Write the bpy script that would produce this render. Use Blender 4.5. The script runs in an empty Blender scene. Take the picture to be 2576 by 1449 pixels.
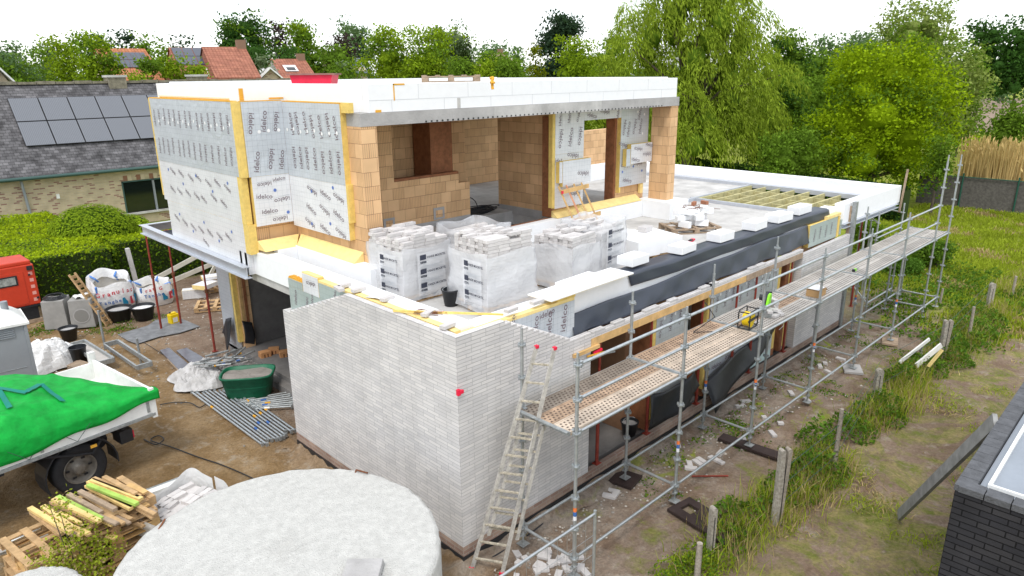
import bpy, math, random
import numpy as np
from math import radians as R, cos, sin, pi, sqrt
from mathutils import Vector, Matrix
random.seed(7); rng = np.random.default_rng(7)
SC = bpy.context.scene
COL = SC.collection
# ------------------------------------------------------------------ camera, sky, sun, exposure
CAM = [-5.590103, -6.788148, 6.87125, 0.795662, 0.296574, -0.010276, 1762.815493]
cx, cy, cz, yaw, pit, rol, FPX = CAM
fw = np.array([cos(pit)*cos(yaw), cos(pit)*sin(yaw), -sin(pit)])
rt = np.cross(fw, [0, 0, 1.]); rt /= np.linalg.norm(rt); up = np.cross(rt, fw)
rt, up = rt*cos(rol)+up*sin(rol), -rt*sin(rol)+up*cos(rol)
cd = bpy.data.cameras.new('camera'); cam = bpy.data.objects.new('camera', cd); COL.objects.link(cam)
m = Matrix(((rt[0], up[0], -fw[0], cx), (rt[1], up[1], -fw[1], cy), (rt[2], up[2], -fw[2], cz), (0, 0, 0, 1)))
cam.matrix_world = m
cd.sensor_width = 36; cd.lens = FPX/2576*36; cd.clip_end = 3000; cd.clip_start = .05
SC.camera = cam
W = bpy.data.worlds.new('World'); SC.world = W; W.use_nodes = True
nt = W.node_tree; nt.nodes.clear()
sky = nt.nodes.new('ShaderNodeTexSky'); sky.sky_type = 'NISHITA'; sky.sun_disc = False
SUN_EL, SUN_AZ = 58, 215      # sun direction: azimuth measured from +x toward +y
sky.sun_elevation = R(SUN_EL); sky.sun_rotation = R(90-SUN_AZ)
b1 = nt.nodes.new('ShaderNodeBackground'); b1.inputs[1].default_value = .05
b2 = nt.nodes.new('ShaderNodeBackground'); b2.inputs[0].default_value = (.97, .985, 1, 1); b2.inputs[1].default_value = .82
ad = nt.nodes.new('ShaderNodeAddShader'); wo = nt.nodes.new('ShaderNodeOutputWorld')
nt.links.new(sky.outputs[0], b1.inputs[0]); nt.links.new(b1.outputs[0], ad.inputs[0]); nt.links.new(b2.outputs[0], ad.inputs[1]); nt.links.new(ad.outputs[0], wo.inputs[0])
sl = bpy.data.lights.new('sun', 'SUN'); sl.energy = 1.3; sl.angle = R(14); sl.color = (1, .96, .9)
so = bpy.data.objects.new('sun', sl); COL.objects.link(so)
sd = Vector((cos(R(SUN_EL))*cos(R(SUN_AZ)), cos(R(SUN_EL))*sin(R(SUN_AZ)), sin(R(SUN_EL))))
so.rotation_euler = sd.to_track_quat('Z', 'Y').to_euler()
SC.view_settings.view_transform = 'Standard'; SC.view_settings.look = 'None'
SC.view_settings.exposure = .55; SC.view_settings.gamma = 1
SC.cycles.max_bounces = 6; SC.cycles.transparent_max_bounces = 12
# ------------------------------------------------------------------ surveying helpers (points measured on the plan)
GZ = -.15
def ray(x, y): return rt*((x-1288)/FPX)-up*((y-724.5)/FPX)+fw
def on(ax, v, x, y):
    d = ray(x, y); i = 'xyz'.index(ax); return Vector(np.array(CAM[:3])+d*((v-CAM[i])/d[i]))
def gp(x, y, z=GZ): return on('z', z, x, y)
def far(px, D):                       # ground point at horizontal distance D in the direction of picture column px
    d = ray(px, 185); h = d[:2]/np.linalg.norm(d[:2]); return Vector((cx+h[0]*D, cy+h[1]*D, GZ))
def farz(px, py, D):
    d = ray(px, py); return cz+D*d[2]/np.linalg.norm(d[:2])
# ------------------------------------------------------------------ materials
MATS = {}
def mat(name, col, rough=.8, metal=0., var=.0, vscale=3., bump=0., bscale=40., alpha=1., island=0., spec=.3, trans=0.):
    if name in MATS: return MATS[name]
    M = bpy.data.materials.new(name); MATS[name] = M; M.use_nodes = True
    n = M.node_tree; b = n.nodes['Principled BSDF']
    b.inputs['Base Color'].default_value = (*col, 1); b.inputs['Roughness'].default_value = rough; b.inputs['Metallic'].default_value = metal
    b.inputs['Specular IOR Level'].default_value = spec
    tc = n.nodes.new('ShaderNodeTexCoord')
    src = None
    if var:
        ns = n.nodes.new('ShaderNodeTexNoise'); ns.inputs['Scale'].default_value = vscale; ns.inputs['Detail'].default_value = 6; ns.inputs['Roughness'].default_value = .65
        n.links.new(tc.outputs['Object'], ns.inputs['Vector'])
        rp = n.nodes.new('ShaderNodeMapRange'); rp.inputs[1].default_value = .3; rp.inputs[2].default_value = .7; rp.inputs[3].default_value = 1-var; rp.inputs[4].default_value = 1+var
        n.links.new(ns.outputs['Fac'], rp.inputs[0]); src = rp.outputs[0]
    if island:
        g = n.nodes.new('ShaderNodeNewGeometry'); rp = n.nodes.new('ShaderNodeMapRange'); rp.inputs[3].default_value = 1-island; rp.inputs[4].default_value = 1+island
        n.links.new(g.outputs['Random Per Island'], rp.inputs[0])
        if src:
            mu = n.nodes.new('ShaderNodeMath'); mu.operation = 'MULTIPLY'; n.links.new(src, mu.inputs[0]); n.links.new(rp.outputs[0], mu.inputs[1]); src = mu.outputs[0]
        else: src = rp.outputs[0]
    if src:
        hs = n.nodes.new('ShaderNodeHueSaturation'); hs.inputs['Color'].default_value = (*col, 1); n.links.new(src, hs.inputs['Value']); n.links.new(hs.outputs[0], b.inputs['Base Color'])
    if bump:
        nb = n.nodes.new('ShaderNodeTexNoise'); nb.inputs['Scale'].default_value = bscale; nb.inputs['Detail'].default_value = 5; n.links.new(tc.outputs['Object'], nb.inputs['Vector'])
        bp = n.nodes.new('ShaderNodeBump'); bp.inputs['Strength'].default_value = bump; bp.inputs['Distance'].default_value = .03
        n.links.new(nb.outputs['Fac'], bp.inputs['Height']); n.links.new(bp.outputs[0], b.inputs['Normal'])
    if alpha < 1: b.inputs['Alpha'].default_value = alpha
    if trans:
        tr = n.nodes.new('ShaderNodeBsdfTranslucent'); mx = n.nodes.new('ShaderNodeMixShader'); mx.inputs[0].default_value = trans
        tr.inputs[0].default_value = (col[0]*1.5, col[1]*1.5, col[2], 1)
        o = n.nodes['Material Output']; n.links.new(b.outputs[0], mx.inputs[1]); n.links.new(tr.outputs[0], mx.inputs[2]); n.links.new(mx.outputs[0], o.inputs[0])
    return M
def wallmat(name, c1, c2, mortar, bw, bh, ms, off=.5, freq=2, bump=.6, var=.12, rough=.9, grooves=0., bias=0., extra=None, wx=None):
    """brick courses laid in the wall's own plane whatever way the wall faces"""
    M = bpy.data.materials.new(name); MATS[name] = M; M.use_nodes = True
    n = M.node_tree; L = n.links; b = n.nodes['Principled BSDF']; b.inputs['Roughness'].default_value = rough; b.inputs['Specular IOR Level'].default_value = .2
    tc = n.nodes.new('ShaderNodeTexCoord'); se = n.nodes.new('ShaderNodeSeparateXYZ'); L.new(tc.outputs['Object'], se.inputs[0])
    sn = n.nodes.new('ShaderNodeSeparateXYZ'); L.new(tc.outputs['Normal'], sn.inputs[0])
    def math_(op, a, bb=None, v=None):
        q = n.nodes.new('ShaderNodeMath'); q.operation = op; L.new(a, q.inputs[0])
        if bb is not None: L.new(bb, q.inputs[1])
        elif v is not None: q.inputs[1].default_value = v
        return q.outputs[0]
    ax = math_('GREATER_THAN', math_('ABSOLUTE', sn.outputs[0]), v=.7)
    az = math_('GREATER_THAN', math_('ABSOLUTE', sn.outputs[2]), v=.7)
    def mix(f, a, c):
        q = n.nodes.new('ShaderNodeMix'); q.data_type = 'FLOAT'; L.new(f, q.inputs[0]); L.new(a, q.inputs[2]); L.new(c, q.inputs[3]); return q.outputs[0]
    u = mix(ax, se.outputs[0], se.outputs[1]); v = mix(az, se.outputs[2], se.outputs[1])
    cb = n.nodes.new('ShaderNodeCombineXYZ'); L.new(u, cb.inputs[0]); L.new(v, cb.inputs[1])
    def brick(w, h, s, o, f, k1, k2, km):
        t = n.nodes.new('ShaderNodeTexBrick'); t.offset = o; t.offset_frequency = f; t.inputs['Scale'].default_value = 1
        t.inputs['Brick Width'].default_value = w; t.inputs['Row Height'].default_value = h; t.inputs['Mortar Size'].default_value = s
        t.inputs['Mortar Smooth'].default_value = .1; t.inputs['Bias'].default_value = bias
        t.inputs['Color1'].default_value = (*k1, 1); t.inputs['Color2'].default_value = (*k2, 1); t.inputs['Mortar'].default_value = (*km, 1)
        L.new(cb.outputs[0], t.inputs['Vector']); return t
    t = brick(bw, bh, ms, off, freq, c1, c2, mortar); colr = t.outputs['Color']
    ns = n.nodes.new('ShaderNodeTexNoise'); ns.inputs['Scale'].default_value = 2.2; ns.inputs['Detail'].default_value = 6; L.new(tc.outputs['Object'], ns.inputs['Vector'])
    rp = n.nodes.new('ShaderNodeMapRange'); rp.inputs[1].default_value = .3; rp.inputs[2].default_value = .7; rp.inputs[3].default_value = 1-var; rp.inputs[4].default_value = 1+var; L.new(ns.outputs['Fac'], rp.inputs[0])
    val = rp.outputs[0]
    if extra:     # some bricks of another tint
        t2 = brick(bw, bh, 0, off, freq, (0, 0, 0), (1, 1, 1), (0, 0, 0)); gt = math_('GREATER_THAN', t2.outputs['Color'], v=extra[1])
        q = n.nodes.new('ShaderNodeMix'); q.data_type = 'RGBA'; L.new(gt, q.inputs[0]); L.new(colr, q.inputs[6]); q.inputs[7].default_value = (*extra[0], 1); colr2 = q.outputs[2]
        q = n.nodes.new('ShaderNodeMix'); q.data_type = 'RGBA'; L.new(t.outputs['Fac'], q.inputs[0]); L.new(colr2, q.inputs[6]); q.inputs[7].default_value = (*mortar, 1); colr = q.outputs[2]
    if grooves:
        g = brick(.042, bh, .004, 0, 2, (1, 1, 1), (1, 1, 1), (1-grooves,)*3)
        g2 = brick(bw, bh, 0, off, freq, (0, 0, 0), (1, 1, 1), (0, 0, 0)); on_ = math_('GREATER_THAN', g2.outputs['Color'], v=.42)
        q = n.nodes.new('ShaderNodeMix'); q.data_type = 'RGBA'; L.new(on_, q.inputs[0]); q.inputs[6].default_value = (1, 1, 1, 1); L.new(g.outputs['Color'], q.inputs[7])
        w = n.nodes.new('ShaderNodeMix'); w.data_type = 'RGBA'; w.blend_type = 'MULTIPLY'; w.inputs[0].default_value = 1; L.new(colr, w.inputs[6]); L.new(q.outputs[2], w.inputs[7]); colr = w.outputs[2]
    hs = n.nodes.new('ShaderNodeHueSaturation'); L.new(colr, hs.inputs['Color']); L.new(val, hs.inputs['Value']); L.new(hs.outputs[0], b.inputs['Base Color'])
    iv = math_('SUBTRACT', t.outputs['Fac'], v=0); nb = n.nodes.new('ShaderNodeTexNoise'); nb.inputs['Scale'].default_value = 60; L.new(tc.outputs['Object'], nb.inputs['Vector'])
    h = math_('SUBTRACT', math_('MULTIPLY', nb.outputs['Fac'], v=.35), iv)
    bp = n.nodes.new('ShaderNodeBump'); bp.inputs['Strength'].default_value = bump; bp.inputs['Distance'].default_value = .012; L.new(h, bp.inputs['Height']); L.new(bp.outputs[0], b.inputs['Normal'])
    return M
def gridmat(name, col, line, cell=.1, rough=.35, metal=.25, lw=.004, var=.06, wr=.25):
    """foil face of an insulation board with its printed grid"""
    M = wallmat(name, col, col, line, cell, cell, lw/2, off=0, bump=0, var=var, rough=rough)
    n = M.node_tree; b = n.nodes['Principled BSDF']; b.inputs['Metallic'].default_value = metal
    ns = n.nodes.new('ShaderNodeTexNoise'); ns.inputs['Scale'].default_value = 3.5; ns.inputs['Detail'].default_value = 2; ns.inputs['Distortion'].default_value = 1.5
    tc = n.nodes.new('ShaderNodeTexCoord'); n.links.new(tc.outputs['Object'], ns.inputs['Vector'])
    bp = n.nodes.new('ShaderNodeBump'); bp.inputs['Strength'].default_value = wr; bp.inputs['Distance'].default_value = .05; n.links.new(ns.outputs['Fac'], bp.inputs['Height']); n.links.new(bp.outputs[0], b.inputs['Normal'])
    return M
BRK = wallmat('grey_veneer_brick', (.675, .65, .63), (.56, .545, .54), (.42, .415, .405), .27, .0555, .0042, off=.37, freq=3, bump=.7, var=.08)
BRD = wallmat('red_base_brick', (.28, .18, .14), (.38, .28, .22), (.36, .31, .27), .2, .068, .007, bump=.5, var=.25)
CLAY = wallmat('clay_block', (.73, .48, .265), (.63, .395, .21), (.36, .19, .1), .3, .249, .0035, off=.5, bump=.5, var=.10, grooves=.42)
FOIL = gridmat('foil_faced_board', (.60, .64, .68), (.38, .42, .46))
FOILW = gridmat('pale_foil_board', (.74, .75, .77), (.52, .55, .58), metal=.1)
FOILG = gridmat('green_foil_board', (.42, .49, .47), (.30, .36, .35), metal=.15)
INK = mat('printed_ink', (.20, .16, .18), .6)
INKB = mat('blue_print', (.06, .15, .40), .6)
INKR = mat('red_print', (.60, .05, .07), .6)
PLUG = mat('white_plug', (.9, .9, .9), .5)
BLUEP = mat('blue_plug', (.12, .2, .5), .5)
PIR = mat('yellow_foam', (.78, .57, .17), .9, var=.14, vscale=9, bump=.4, bscale=60)
PIRL = mat('pale_yellow_foam', (.84, .66, .28), .9, var=.1, vscale=9)
ORNG = mat('orange_foam', (.80, .42, .05), .7, bump=.6, bscale=80)
EPS = mat('white_polystyrene', (.86, .87, .88), .95, var=.025, vscale=6, bump=.15, bscale=150)
CONC = mat('concrete', (.40, .39, .38), .9, var=.18, vscale=2.2, bump=.3, bscale=30)
CONL = mat('light_concrete', (.50, .49, .47), .9, var=.25, vscale=1.6, bump=.35, bscale=25)
CONW = mat('pale_rough_concrete', (.535, .53, .50), .95, var=.13, vscale=11, bump=.8, bscale=55)
GALV = mat('galvanised_steel', (.46, .49, .50), .42, .65, var=.18, vscale=14)
GALD = mat('dull_galvanised_steel', (.36, .38, .38), .5, .5, var=.3, vscale=14)
BEAM = mat('primed_steel', (.52, .55, .60), .45, .3, var=.08)
RUST = mat('red_oxide_steel', (.26, .045, .03), .6, .1, var=.35, vscale=6)
RUSTB = mat('brown_rust', (.17, .07, .035), .9, .1, var=.3)
WOOD = mat('fresh_timber', (.62, .40, .17), .8, var=.25, vscale=5)
WOODG = mat('green_treated_timber', (.50, .46, .24), .8, var=.3, vscale=5)
WOODW = mat('weathered_timber', (.36, .27, .19), .9, var=.3, vscale=7, bump=.3, bscale=50)
WOODP = mat('pallet_timber', (.50, .33, .17), .9, var=.3, vscale=6, bump=.3)
WOODO = mat('old_grey_post', (.33, .29, .24), .95, var=.3, vscale=12, bump=.6, bscale=30)
BRWN = mat('brown_frame_timber', (.27, .11, .05), .7, var=.3, vscale=8)
MEMB = mat('dark_membrane', (.030, .038, .058), .38, 0, var=.10, vscale=1.2, bump=.1, bscale=3, spec=.6)
BLK = mat('black_plastic', (.018, .02, .024), .45, var=.3, vscale=10, spec=.5)
BLKR = mat('black_rubber', (.03, .03, .032), .85, var=.2, vscale=12)
DARK = mat('interior_shade', (.03, .026, .024), .9)  # near-black colour stands in for shade inside the house
WHT = mat('white_plastic_sheet', (.78, .78, .77), .35, bump=.8, bscale=9, spec=.5)
WRAP = mat('shrink_wrap', (.86, .87, .89), .2, bump=1., bscale=9, alpha=.48, spec=.7)
WHTP = mat('white_paint', (.80, .80, .77), .4, var=.1, vscale=4, spec=.4)
ORNP = mat('red_orange_paint', (.56, .05, .02), .4, var=.12, vscale=2.5, spec=.4)
GRYP = mat('grey_cabin_plastic', (.27, .29, .31), .5, var=.06)
GRNT = mat('green_tub_plastic', (.014, .14, .07), .45, var=.25, vscale=7)
YELP = mat('yellow_plastic', (.85, .60, .01), .4)
LIME = mat('lime_plastic', (.25, .75, .02), .4)
REDP = mat('red_plastic', (.72, .02, .06), .45, var=.15)
TARP = mat('green_net_tarp', (.004, .40, .05), .6, var=.28, vscale=4.5, bump=1., bscale=5, trans=.2)
TARPD = mat('tarp_print', (.0, .20, .15), .6)
SLATE = wallmat('slate_roof', (.085, .082, .085), (.15, .145, .15), (.03, .03, .03), .22, .12, .006, bump=.6, var=.5)
MOSS = mat('mossy_ridge', (.22, .2, .15), .95, var=.4, vscale=6, bump=.5)
BUFF = wallmat('buff_house_brick', (.55, .45, .30), (.46, .37, .25), (.50, .43, .32), .24, .075, .01, bump=.4, var=.15, extra=((.30, .17, .13), .84))
BLKB = wallmat('black_brick', (.026, .026, .03), (.038, .037, .04), (.008, .008, .009), .23, .065, .006, off=.4, bump=1, var=.25)
RTILE = wallmat('red_roof_tile', (.36, .155, .10), (.30, .125, .085), (.22, .08, .05), .25, .3, .02, off=0, bump=.8, var=.25)
RTILEO = wallmat('orange_roof_tile', (.46, .19, .09), (.38, .15, .08), (.25, .1, .05), .25, .3, .02, off=0, bump=.8, var=.15)
PANEL = mat('solar_glass', (.10, .11, .13), .35, .1, spec=.6)
GLASS = mat('dark_glass', (.008, .012, .012), .08, spec=.8)
TGRN = mat('green_gutter_paint', (.05, .10, .09), .5)
BARK = mat('bark', (.10, .08, .06), .95, var=.3)
DECK = mat('steel_deck', (.44, .38, .32), .6, .35, var=.22, vscale=3)
# ------------------------------------------------------------------ mesh helpers
class MB:
    def __init__(s): s.v = []; s.f = []; s.m = []; s.mats = []; s.sm = []
    def mi(s, M):
        if M not in s.mats: s.mats.append(M)
        return s.mats.index(M)
    def add(s, vs, fs, M, smooth=False):
        o = len(s.v); k = s.mi(M); s.v += [tuple(v) for v in vs]
        for f in fs: s.f.append([i+o for i in f]); s.m.append(k); s.sm.append(smooth)
        return s
    def box(s, a, b, M, rz=0, piv=None, X=None):
        x0, y0, z0 = a; x1, y1, z1 = b
        vs = [Vector(p) for p in ((x0, y0, z0), (x1, y0, z0), (x1, y1, z0), (x0, y1, z0), (x0, y0, z1), (x1, y0, z1), (x1, y1, z1), (x0, y1, z1))]
        if rz:
            p = Vector(piv) if piv else Vector(((x0+x1)/2, (y0+y1)/2, 0)); r = Matrix.Rotation(rz, 4, 'Z'); vs = [r @ (v-p)+p for v in vs]
        if X: vs = [X @ v for v in vs]
        return s.add(vs, [(0, 3, 2, 1), (4, 5, 6, 7), (0, 1, 5, 4), (1, 2, 6, 5), (2, 3, 7, 6), (3, 0, 4, 7)], M)
    def cbox(s, c, d, M, X=None):
        return s.box([c[i]-d[i]/2 for i in range(3)], [c[i]+d[i]/2 for i in range(3)], M, X=X)
    def beam(s, p, q, w, h, M, roll=0):
        """square bar from p to q"""
        p = Vector(p); q = Vector(q); d = q-p; L = d.length; t = d.to_track_quat('X', 'Z').to_matrix().to_4x4()
        X = Matrix.Translation(p) @ t @ Matrix.Rotation(roll, 4, 'X')
        return s.box((0, -w/2, -h/2), (L, w/2, h/2), M, X=X)
    def tube(s, p, q, r, M, r2=None, n=8, cap=True):
        p = Vector(p); q = Vector(q); r2 = r if r2 is None else r2; d = (q-p).normalized()
        a = d.orthogonal().normalized(); b = d.cross(a); vs = []
        for c, rr in ((p, r), (q, r2)):
            for i in range(n): t = 2*pi*i/n; vs.append(c+(a*cos(t)+b*sin(t))*rr)
        s.add(vs, [(i, (i+1) % n, n+(i+1) % n, n+i) for i in range(n)], M, True)
        if cap: s.add(vs, [tuple(range(n))[::-1], tuple(range(n, 2*n))], M)
        return s
    def path(s, pts, r, M, n=6):
        for a, b in zip(pts[:-1], pts[1:]): s.tube(a, b, r, M, n=n)
        return s
    def prism(s, prof, ax, a, b, M):
        """extrude a closed outline along an axis; outline given in the other two axes in x,y,z order"""
        def P(u, v, w): return {'x': (w, u, v), 'y': (u, w, v), 'z': (u, v, w)}[ax]
        n = len(prof); vs = [P(u, v, a) for u, v in prof]+[P(u, v, b) for u, v in prof]
        return s.add(vs, [tuple(range(n))[::-1], tuple(range(n, 2*n))]+[(i, (i+1) % n, n+(i+1) % n, n+i) for i in range(n)], M)
    def grid(s, fn, nu, nv, M, smooth=True, thick=0):
        vs = [Vector(fn(i/nu, j/nv)) for j in range(nv+1) for i in range(nu+1)]
        fs = [(j*(nu+1)+i, j*(nu+1)+i+1, (j+1)*(nu+1)+i+1, (j+1)*(nu+1)+i) for j in range(nv) for i in range(nu)]
        return s.add(vs, fs, M, smooth)
    def lathe(s, prof, M, c=(0, 0, 0), n=24, smooth=True, sx=1, sy=1):
        vs = [(c[0]+r*cos(2*pi*i/n)*sx, c[1]+r*sin(2*pi*i/n)*sy, c[2]+z) for r, z in prof for i in range(n)]
        fs = [(j*n+i, j*n+(i+1) % n, (j+1)*n+(i+1) % n, (j+1)*n+i) for j in range(len(prof)-1) for i in range(n)]
        return s.add(vs, fs, M, smooth)
    def build(s, name, parent=None, bevel=0, loc=None, rz=0):
        me = bpy.data.meshes.new(name); me.from_pydata(s.v, [], s.f)
        for M in s.mats: me.materials.append(M)
        me.polygons.foreach_set('material_index', s.m); me.polygons.foreach_set('use_smooth', s.sm); me.update()
        import bmesh
        bm = bmesh.new(); bm.from_mesh(me); bmesh.ops.recalc_face_normals(bm, faces=bm.faces) if len(bm.faces) < 60000 else 0; bm.to_mesh(me); bm.free()
        o = bpy.data.objects.new(name, me); COL.objects.link(o)
        if loc is not None: o.location = loc
        if rz: o.rotation_euler.z = rz
        if parent: o.parent = parent
        if bevel:
            md = o.modifiers.new('bevel', 'BEVEL'); md.width = bevel; md.segments = 2; md.limit_method = 'ANGLE'
        return o
def tag(o, label=None, cat=None, group=None, kind=None):
    for k, v in (('label', label), ('category', cat), ('group', group), ('kind', kind)):
        if v: o[k] = v
    return o
def empty(name, loc, label, cat, group=None, rz=0):
    o = bpy.data.objects.new(name, None); COL.objects.link(o); o.location = loc; o.rotation_euler.z = rz; o.empty_display_size = .1
    return tag(o, label, cat, group)
def copy_tree(o, parent=None):
    c = o.copy(); COL.objects.link(c); c.parent = parent
    for ch in list(o.children): copy_tree(ch, c)
    return c
def solid(o, t=.01):
    md = o.modifiers.new('thickness', 'SOLIDIFY'); md.thickness = t; return o
# lettering: outline of a word as flat triangles, cached
_T = {}
def word(txt, bold=0):
    if (txt, bold) not in _T:
        cu = bpy.data.curves.new('lettering', 'FONT'); cu.body = txt; cu.size = 1; cu.resolution_u = 2; cu.align_x = 'CENTER'; cu.align_y = 'CENTER'; cu.offset = bold
        o = bpy.data.objects.new('lettering', cu); COL.objects.link(o); dg = bpy.context.evaluated_depsgraph_get()
        me = bpy.data.meshes.new_from_object(o.evaluated_get(dg)); vs = [tuple(v.co) for v in me.vertices]; fs = [tuple(p.vertices) for p in me.polygons]
        bpy.data.objects.remove(o); bpy.data.curves.remove(cu); bpy.data.meshes.remove(me); _T[(txt, bold)] = (vs, fs)
    return _T[(txt, bold)]
def write(mb, txt, o, u, v, size, M, rot=0, bold=0, sx=1.):
    """letters on the plane through o spanned by u (reading direction) and v"""
    o, u, v = Vector(o), Vector(u).normalized(), Vector(v).normalized(); vs, fs = word(txt, bold); c, s_ = cos(rot), sin(rot)
    mb.add([o+(u*(x*sx*c-y*s_)+v*(x*sx*s_+y*c))*size for x, y, z in vs], fs, M)
def disc(mb, o, u, v, r, M, n=8):
    o, u, v = Vector(o), Vector(u), Vector(v); mb.add([o+(u*cos(2*pi*i/n)+v*sin(2*pi*i/n))*r for i in range(n)], [tuple(range(n))], M)
def logo(mb, o, u, v, size, rot=0, cut=None):
    write(mb, 'idelco', o, u, v, size, INK, rot, bold=.012, sx=1.12)
    o, u, v = Vector(o), Vector(u), Vector(v); c, s_ = cos(rot), sin(rot); U = u*c+v*s_; V = v*c-u*s_; q = o-V*size*.52   # the small line of print below the word
    for k in range(9): a = q+U*size*(-1.35+.3*k); mb.add([a, a+U*size*.22, a+U*size*.22+V*size*.05, a+V*size*.05], [(0, 1, 2, 3)], FOILL)
FOILL = mat('faint_print', (.36, .39, .42), .6)
def fast(name, V, F, M, parent=None, smooth=False, mi=None):
    me = bpy.data.meshes.new(name); nv, nf, k = len(V), len(F), F.shape[1]
    me.vertices.add(nv); me.vertices.foreach_set('co', V.astype(np.float32).ravel()); me.loops.add(nf*k); me.loops.foreach_set('vertex_index', F.astype(np.int32).ravel())
    me.polygons.add(nf); me.polygons.foreach_set('loop_start', np.arange(0, nf*k, k, dtype=np.int32)); me.polygons.foreach_set('loop_total', np.full(nf, k, np.int32))
    for m_ in (M if isinstance(M, list) else [M]): me.materials.append(m_)
    if mi is not None: me.polygons.foreach_set('material_index', mi.astype(np.int32))
    me.update(calc_edges=True); o = bpy.data.objects.new(name, me); COL.objects.link(o)
    if parent: o.parent = parent
    return o
# ------------------------------------------------------------------ ground
def ground_mat():
    M = bpy.data.materials.new('site_ground'); M.use_nodes = True; n = M.node_tree; L = n.links; b = n.nodes['Principled BSDF']; b.inputs['Roughness'].default_value = .95; b.inputs['Specular IOR Level'].default_value = .15
    g = n.nodes.new('ShaderNodeNewGeometry'); se = n.nodes.new('ShaderNodeSeparateXYZ'); L.new(g.outputs['Position'], se.inputs[0])
    def noise(sc, det=6, ro=.6, dist=0):
        t = n.nodes.new('ShaderNodeTexNoise'); t.inputs['Scale'].default_value = sc; t.inputs['Detail'].default_value = det; t.inputs['Roughness'].default_value = ro; t.inputs['Distortion'].default_value = dist; L.new(g.outputs['Position'], t.inputs['Vector']); return t.outputs['Fac']
    def mr(x, a, c, d=0., e=1.):
        t = n.nodes.new('ShaderNodeMapRange'); L.new(x, t.inputs[0]); t.inputs[1].default_value = a; t.inputs[2].default_value = c; t.inputs[3].default_value = d; t.inputs[4].default_value = e; return t.outputs[0]
    def ma(op, x, y):
        t = n.nodes.new('ShaderNodeMath'); t.operation = op
        for i, q in enumerate((x, y)):
            if isinstance(q, (int, float)): t.inputs[i].default_value = q
            else: L.new(q, t.inputs[i])
        return t.outputs[0]
    def mc(f, a, c):
        t = n.nodes.new('ShaderNodeMix'); t.data_type = 'RGBA'
        if isinstance(f, (int, float)): t.inputs[0].default_value = f
        else: L.new(f, t.inputs[0])
        for i, q in ((6, a), (7, c)):
            if isinstance(q, tuple): t.inputs[i].default_value = (*q, 1)
            else: L.new(q, t.inputs[i])
        return t.outputs[2]
    big, mid, fine = noise(.35, 5, .6, .5), noise(1.6, 7, .65), noise(18, 6, .75)
    soil = mc(mr(mid, .38, .62), (.235, .148, .066), (.34, .24, .135))        # brown yard soil
    soil2 = mc(mr(mid, .38, .62), (.19, .13, .09), (.275, .205, .15))        # greyer soil under the scaffold
    X, Y = se.outputs[0], se.outputs[1]
    soil = mc(mr(ma('ADD', X, ma('MULTIPLY', mid, 1.)), -.2, 1.2), soil, soil2)
    grit = mc(mr(noise(3.2, 6, .7), .56, .68), soil, (.40, .36, .30))
    soil = mc(.55, soil, grit)
    # mortar and grit spilt near the walls
    spl = ma('MULTIPLY', mr(ma('ABSOLUTE', ma('ADD', Y, .3), 0), 2.0, .2), mr(noise(2.1), .4, .62)); soil = mc(ma('MULTIPLY', spl, .6), soil, (.38, .34, .29))
    straw = mc(mr(noise(5, 6, .7), .4, .6), (.24, .19, .08), (.40, .32, .15))
    grn = mc(mr(mid, .35, .65), (.17, .22, .02), (.30, .345, .045))
    grn = mc(mr(noise(.9, 5, .7, 1), .55, .66, 0, .75), grn, straw)
    lanec = mc(mr(noise(2.3, 6, .75, .8), .40, .60), (.30, .245, .11), (.15, .17, .035)); grn = mc(ma('MULTIPLY', mr(se.outputs[1], -1.5, -2.5), mr(se.outputs[0], 30., 20.)), grn, lanec)
    # where grass grows: the field past the house, the verge beyond the fence posts, patches along the fence
    wob = ma('MULTIPLY', ma('SUBTRACT', big, .5), 9.); wob2 = ma('MULTIPLY', ma('SUBTRACT', mid, .5), 5.)
    fld = mr(ma('ADD', ma('ADD', X, wob), wob2), 17., 21.)
    vrg = ma('MULTIPLY', mr(ma('ADD', Y, wob2), -1.6, -2.6), mr(noise(.75, 7, .8, 1.2), .46, .56))
    far_ = mr(Y, 19., 20.)
    pat = ma('MULTIPLY', mr(X, 0., 6.), mr(noise(1.3, 6, .75, .6), .565, .63))
    f = ma('MAXIMUM', ma('MAXIMUM', fld, vrg), ma('MAXIMUM', far_, ma('MULTIPLY', pat, mr(Y, 1, 0))))
    col = mc(f, soil, grn)
    fn = mc(1., col, col); hs = n.nodes.new('ShaderNodeHueSaturation'); L.new(col, hs.inputs['Color']); L.new(mr(fine, .3, .7, .72, 1.28), hs.inputs['Value'])
    hs2 = n.nodes.new('ShaderNodeHueSaturation'); L.new(hs.outputs[0], hs2.inputs['Color']); L.new(mr(big, .35, .65, .85, 1.12), hs2.inputs['Value']); L.new(hs2.outputs[0], b.inputs['Base Color'])
    bp = n.nodes.new('ShaderNodeBump'); bp.inputs['Strength'].default_value = .8; bp.inputs['Distance'].default_value = .06; L.new(ma('ADD', fine, ma('MULTIPLY', noise(5, 5), 1.5)), bp.inputs['Height']); L.new(bp.outputs[0], b.inputs['Normal'])
    return M
GM = ground_mat()
def gh(x, y):                         # gentle unevenness of the soil away from the walls
    w = 1. if (y < -.4 or x < -.3 or x > 14.5) else 0.
    return GZ+w*.035*(sin(x*2.1+y)*cos(y*1.7-x*.6)+.6*sin(x*5.3)*cos(y*4.1))-.02
g_ = MB()
xs = [-1500, -300, -60, -15]+[-12+.4*i for i in range(110)]+[34, 60, 120, 300, 1500]; ys = [-1500, -300, -60, -20, -12]+[-9+.4*i for i in range(74)]+[24, 40, 90, 300, 1500]
vs = [(x, y, gh(x, y) if -12 < x < 32 and -9 < y < 20 else GZ-.02) for y in ys for x in xs]; nx = len(xs)
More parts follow.
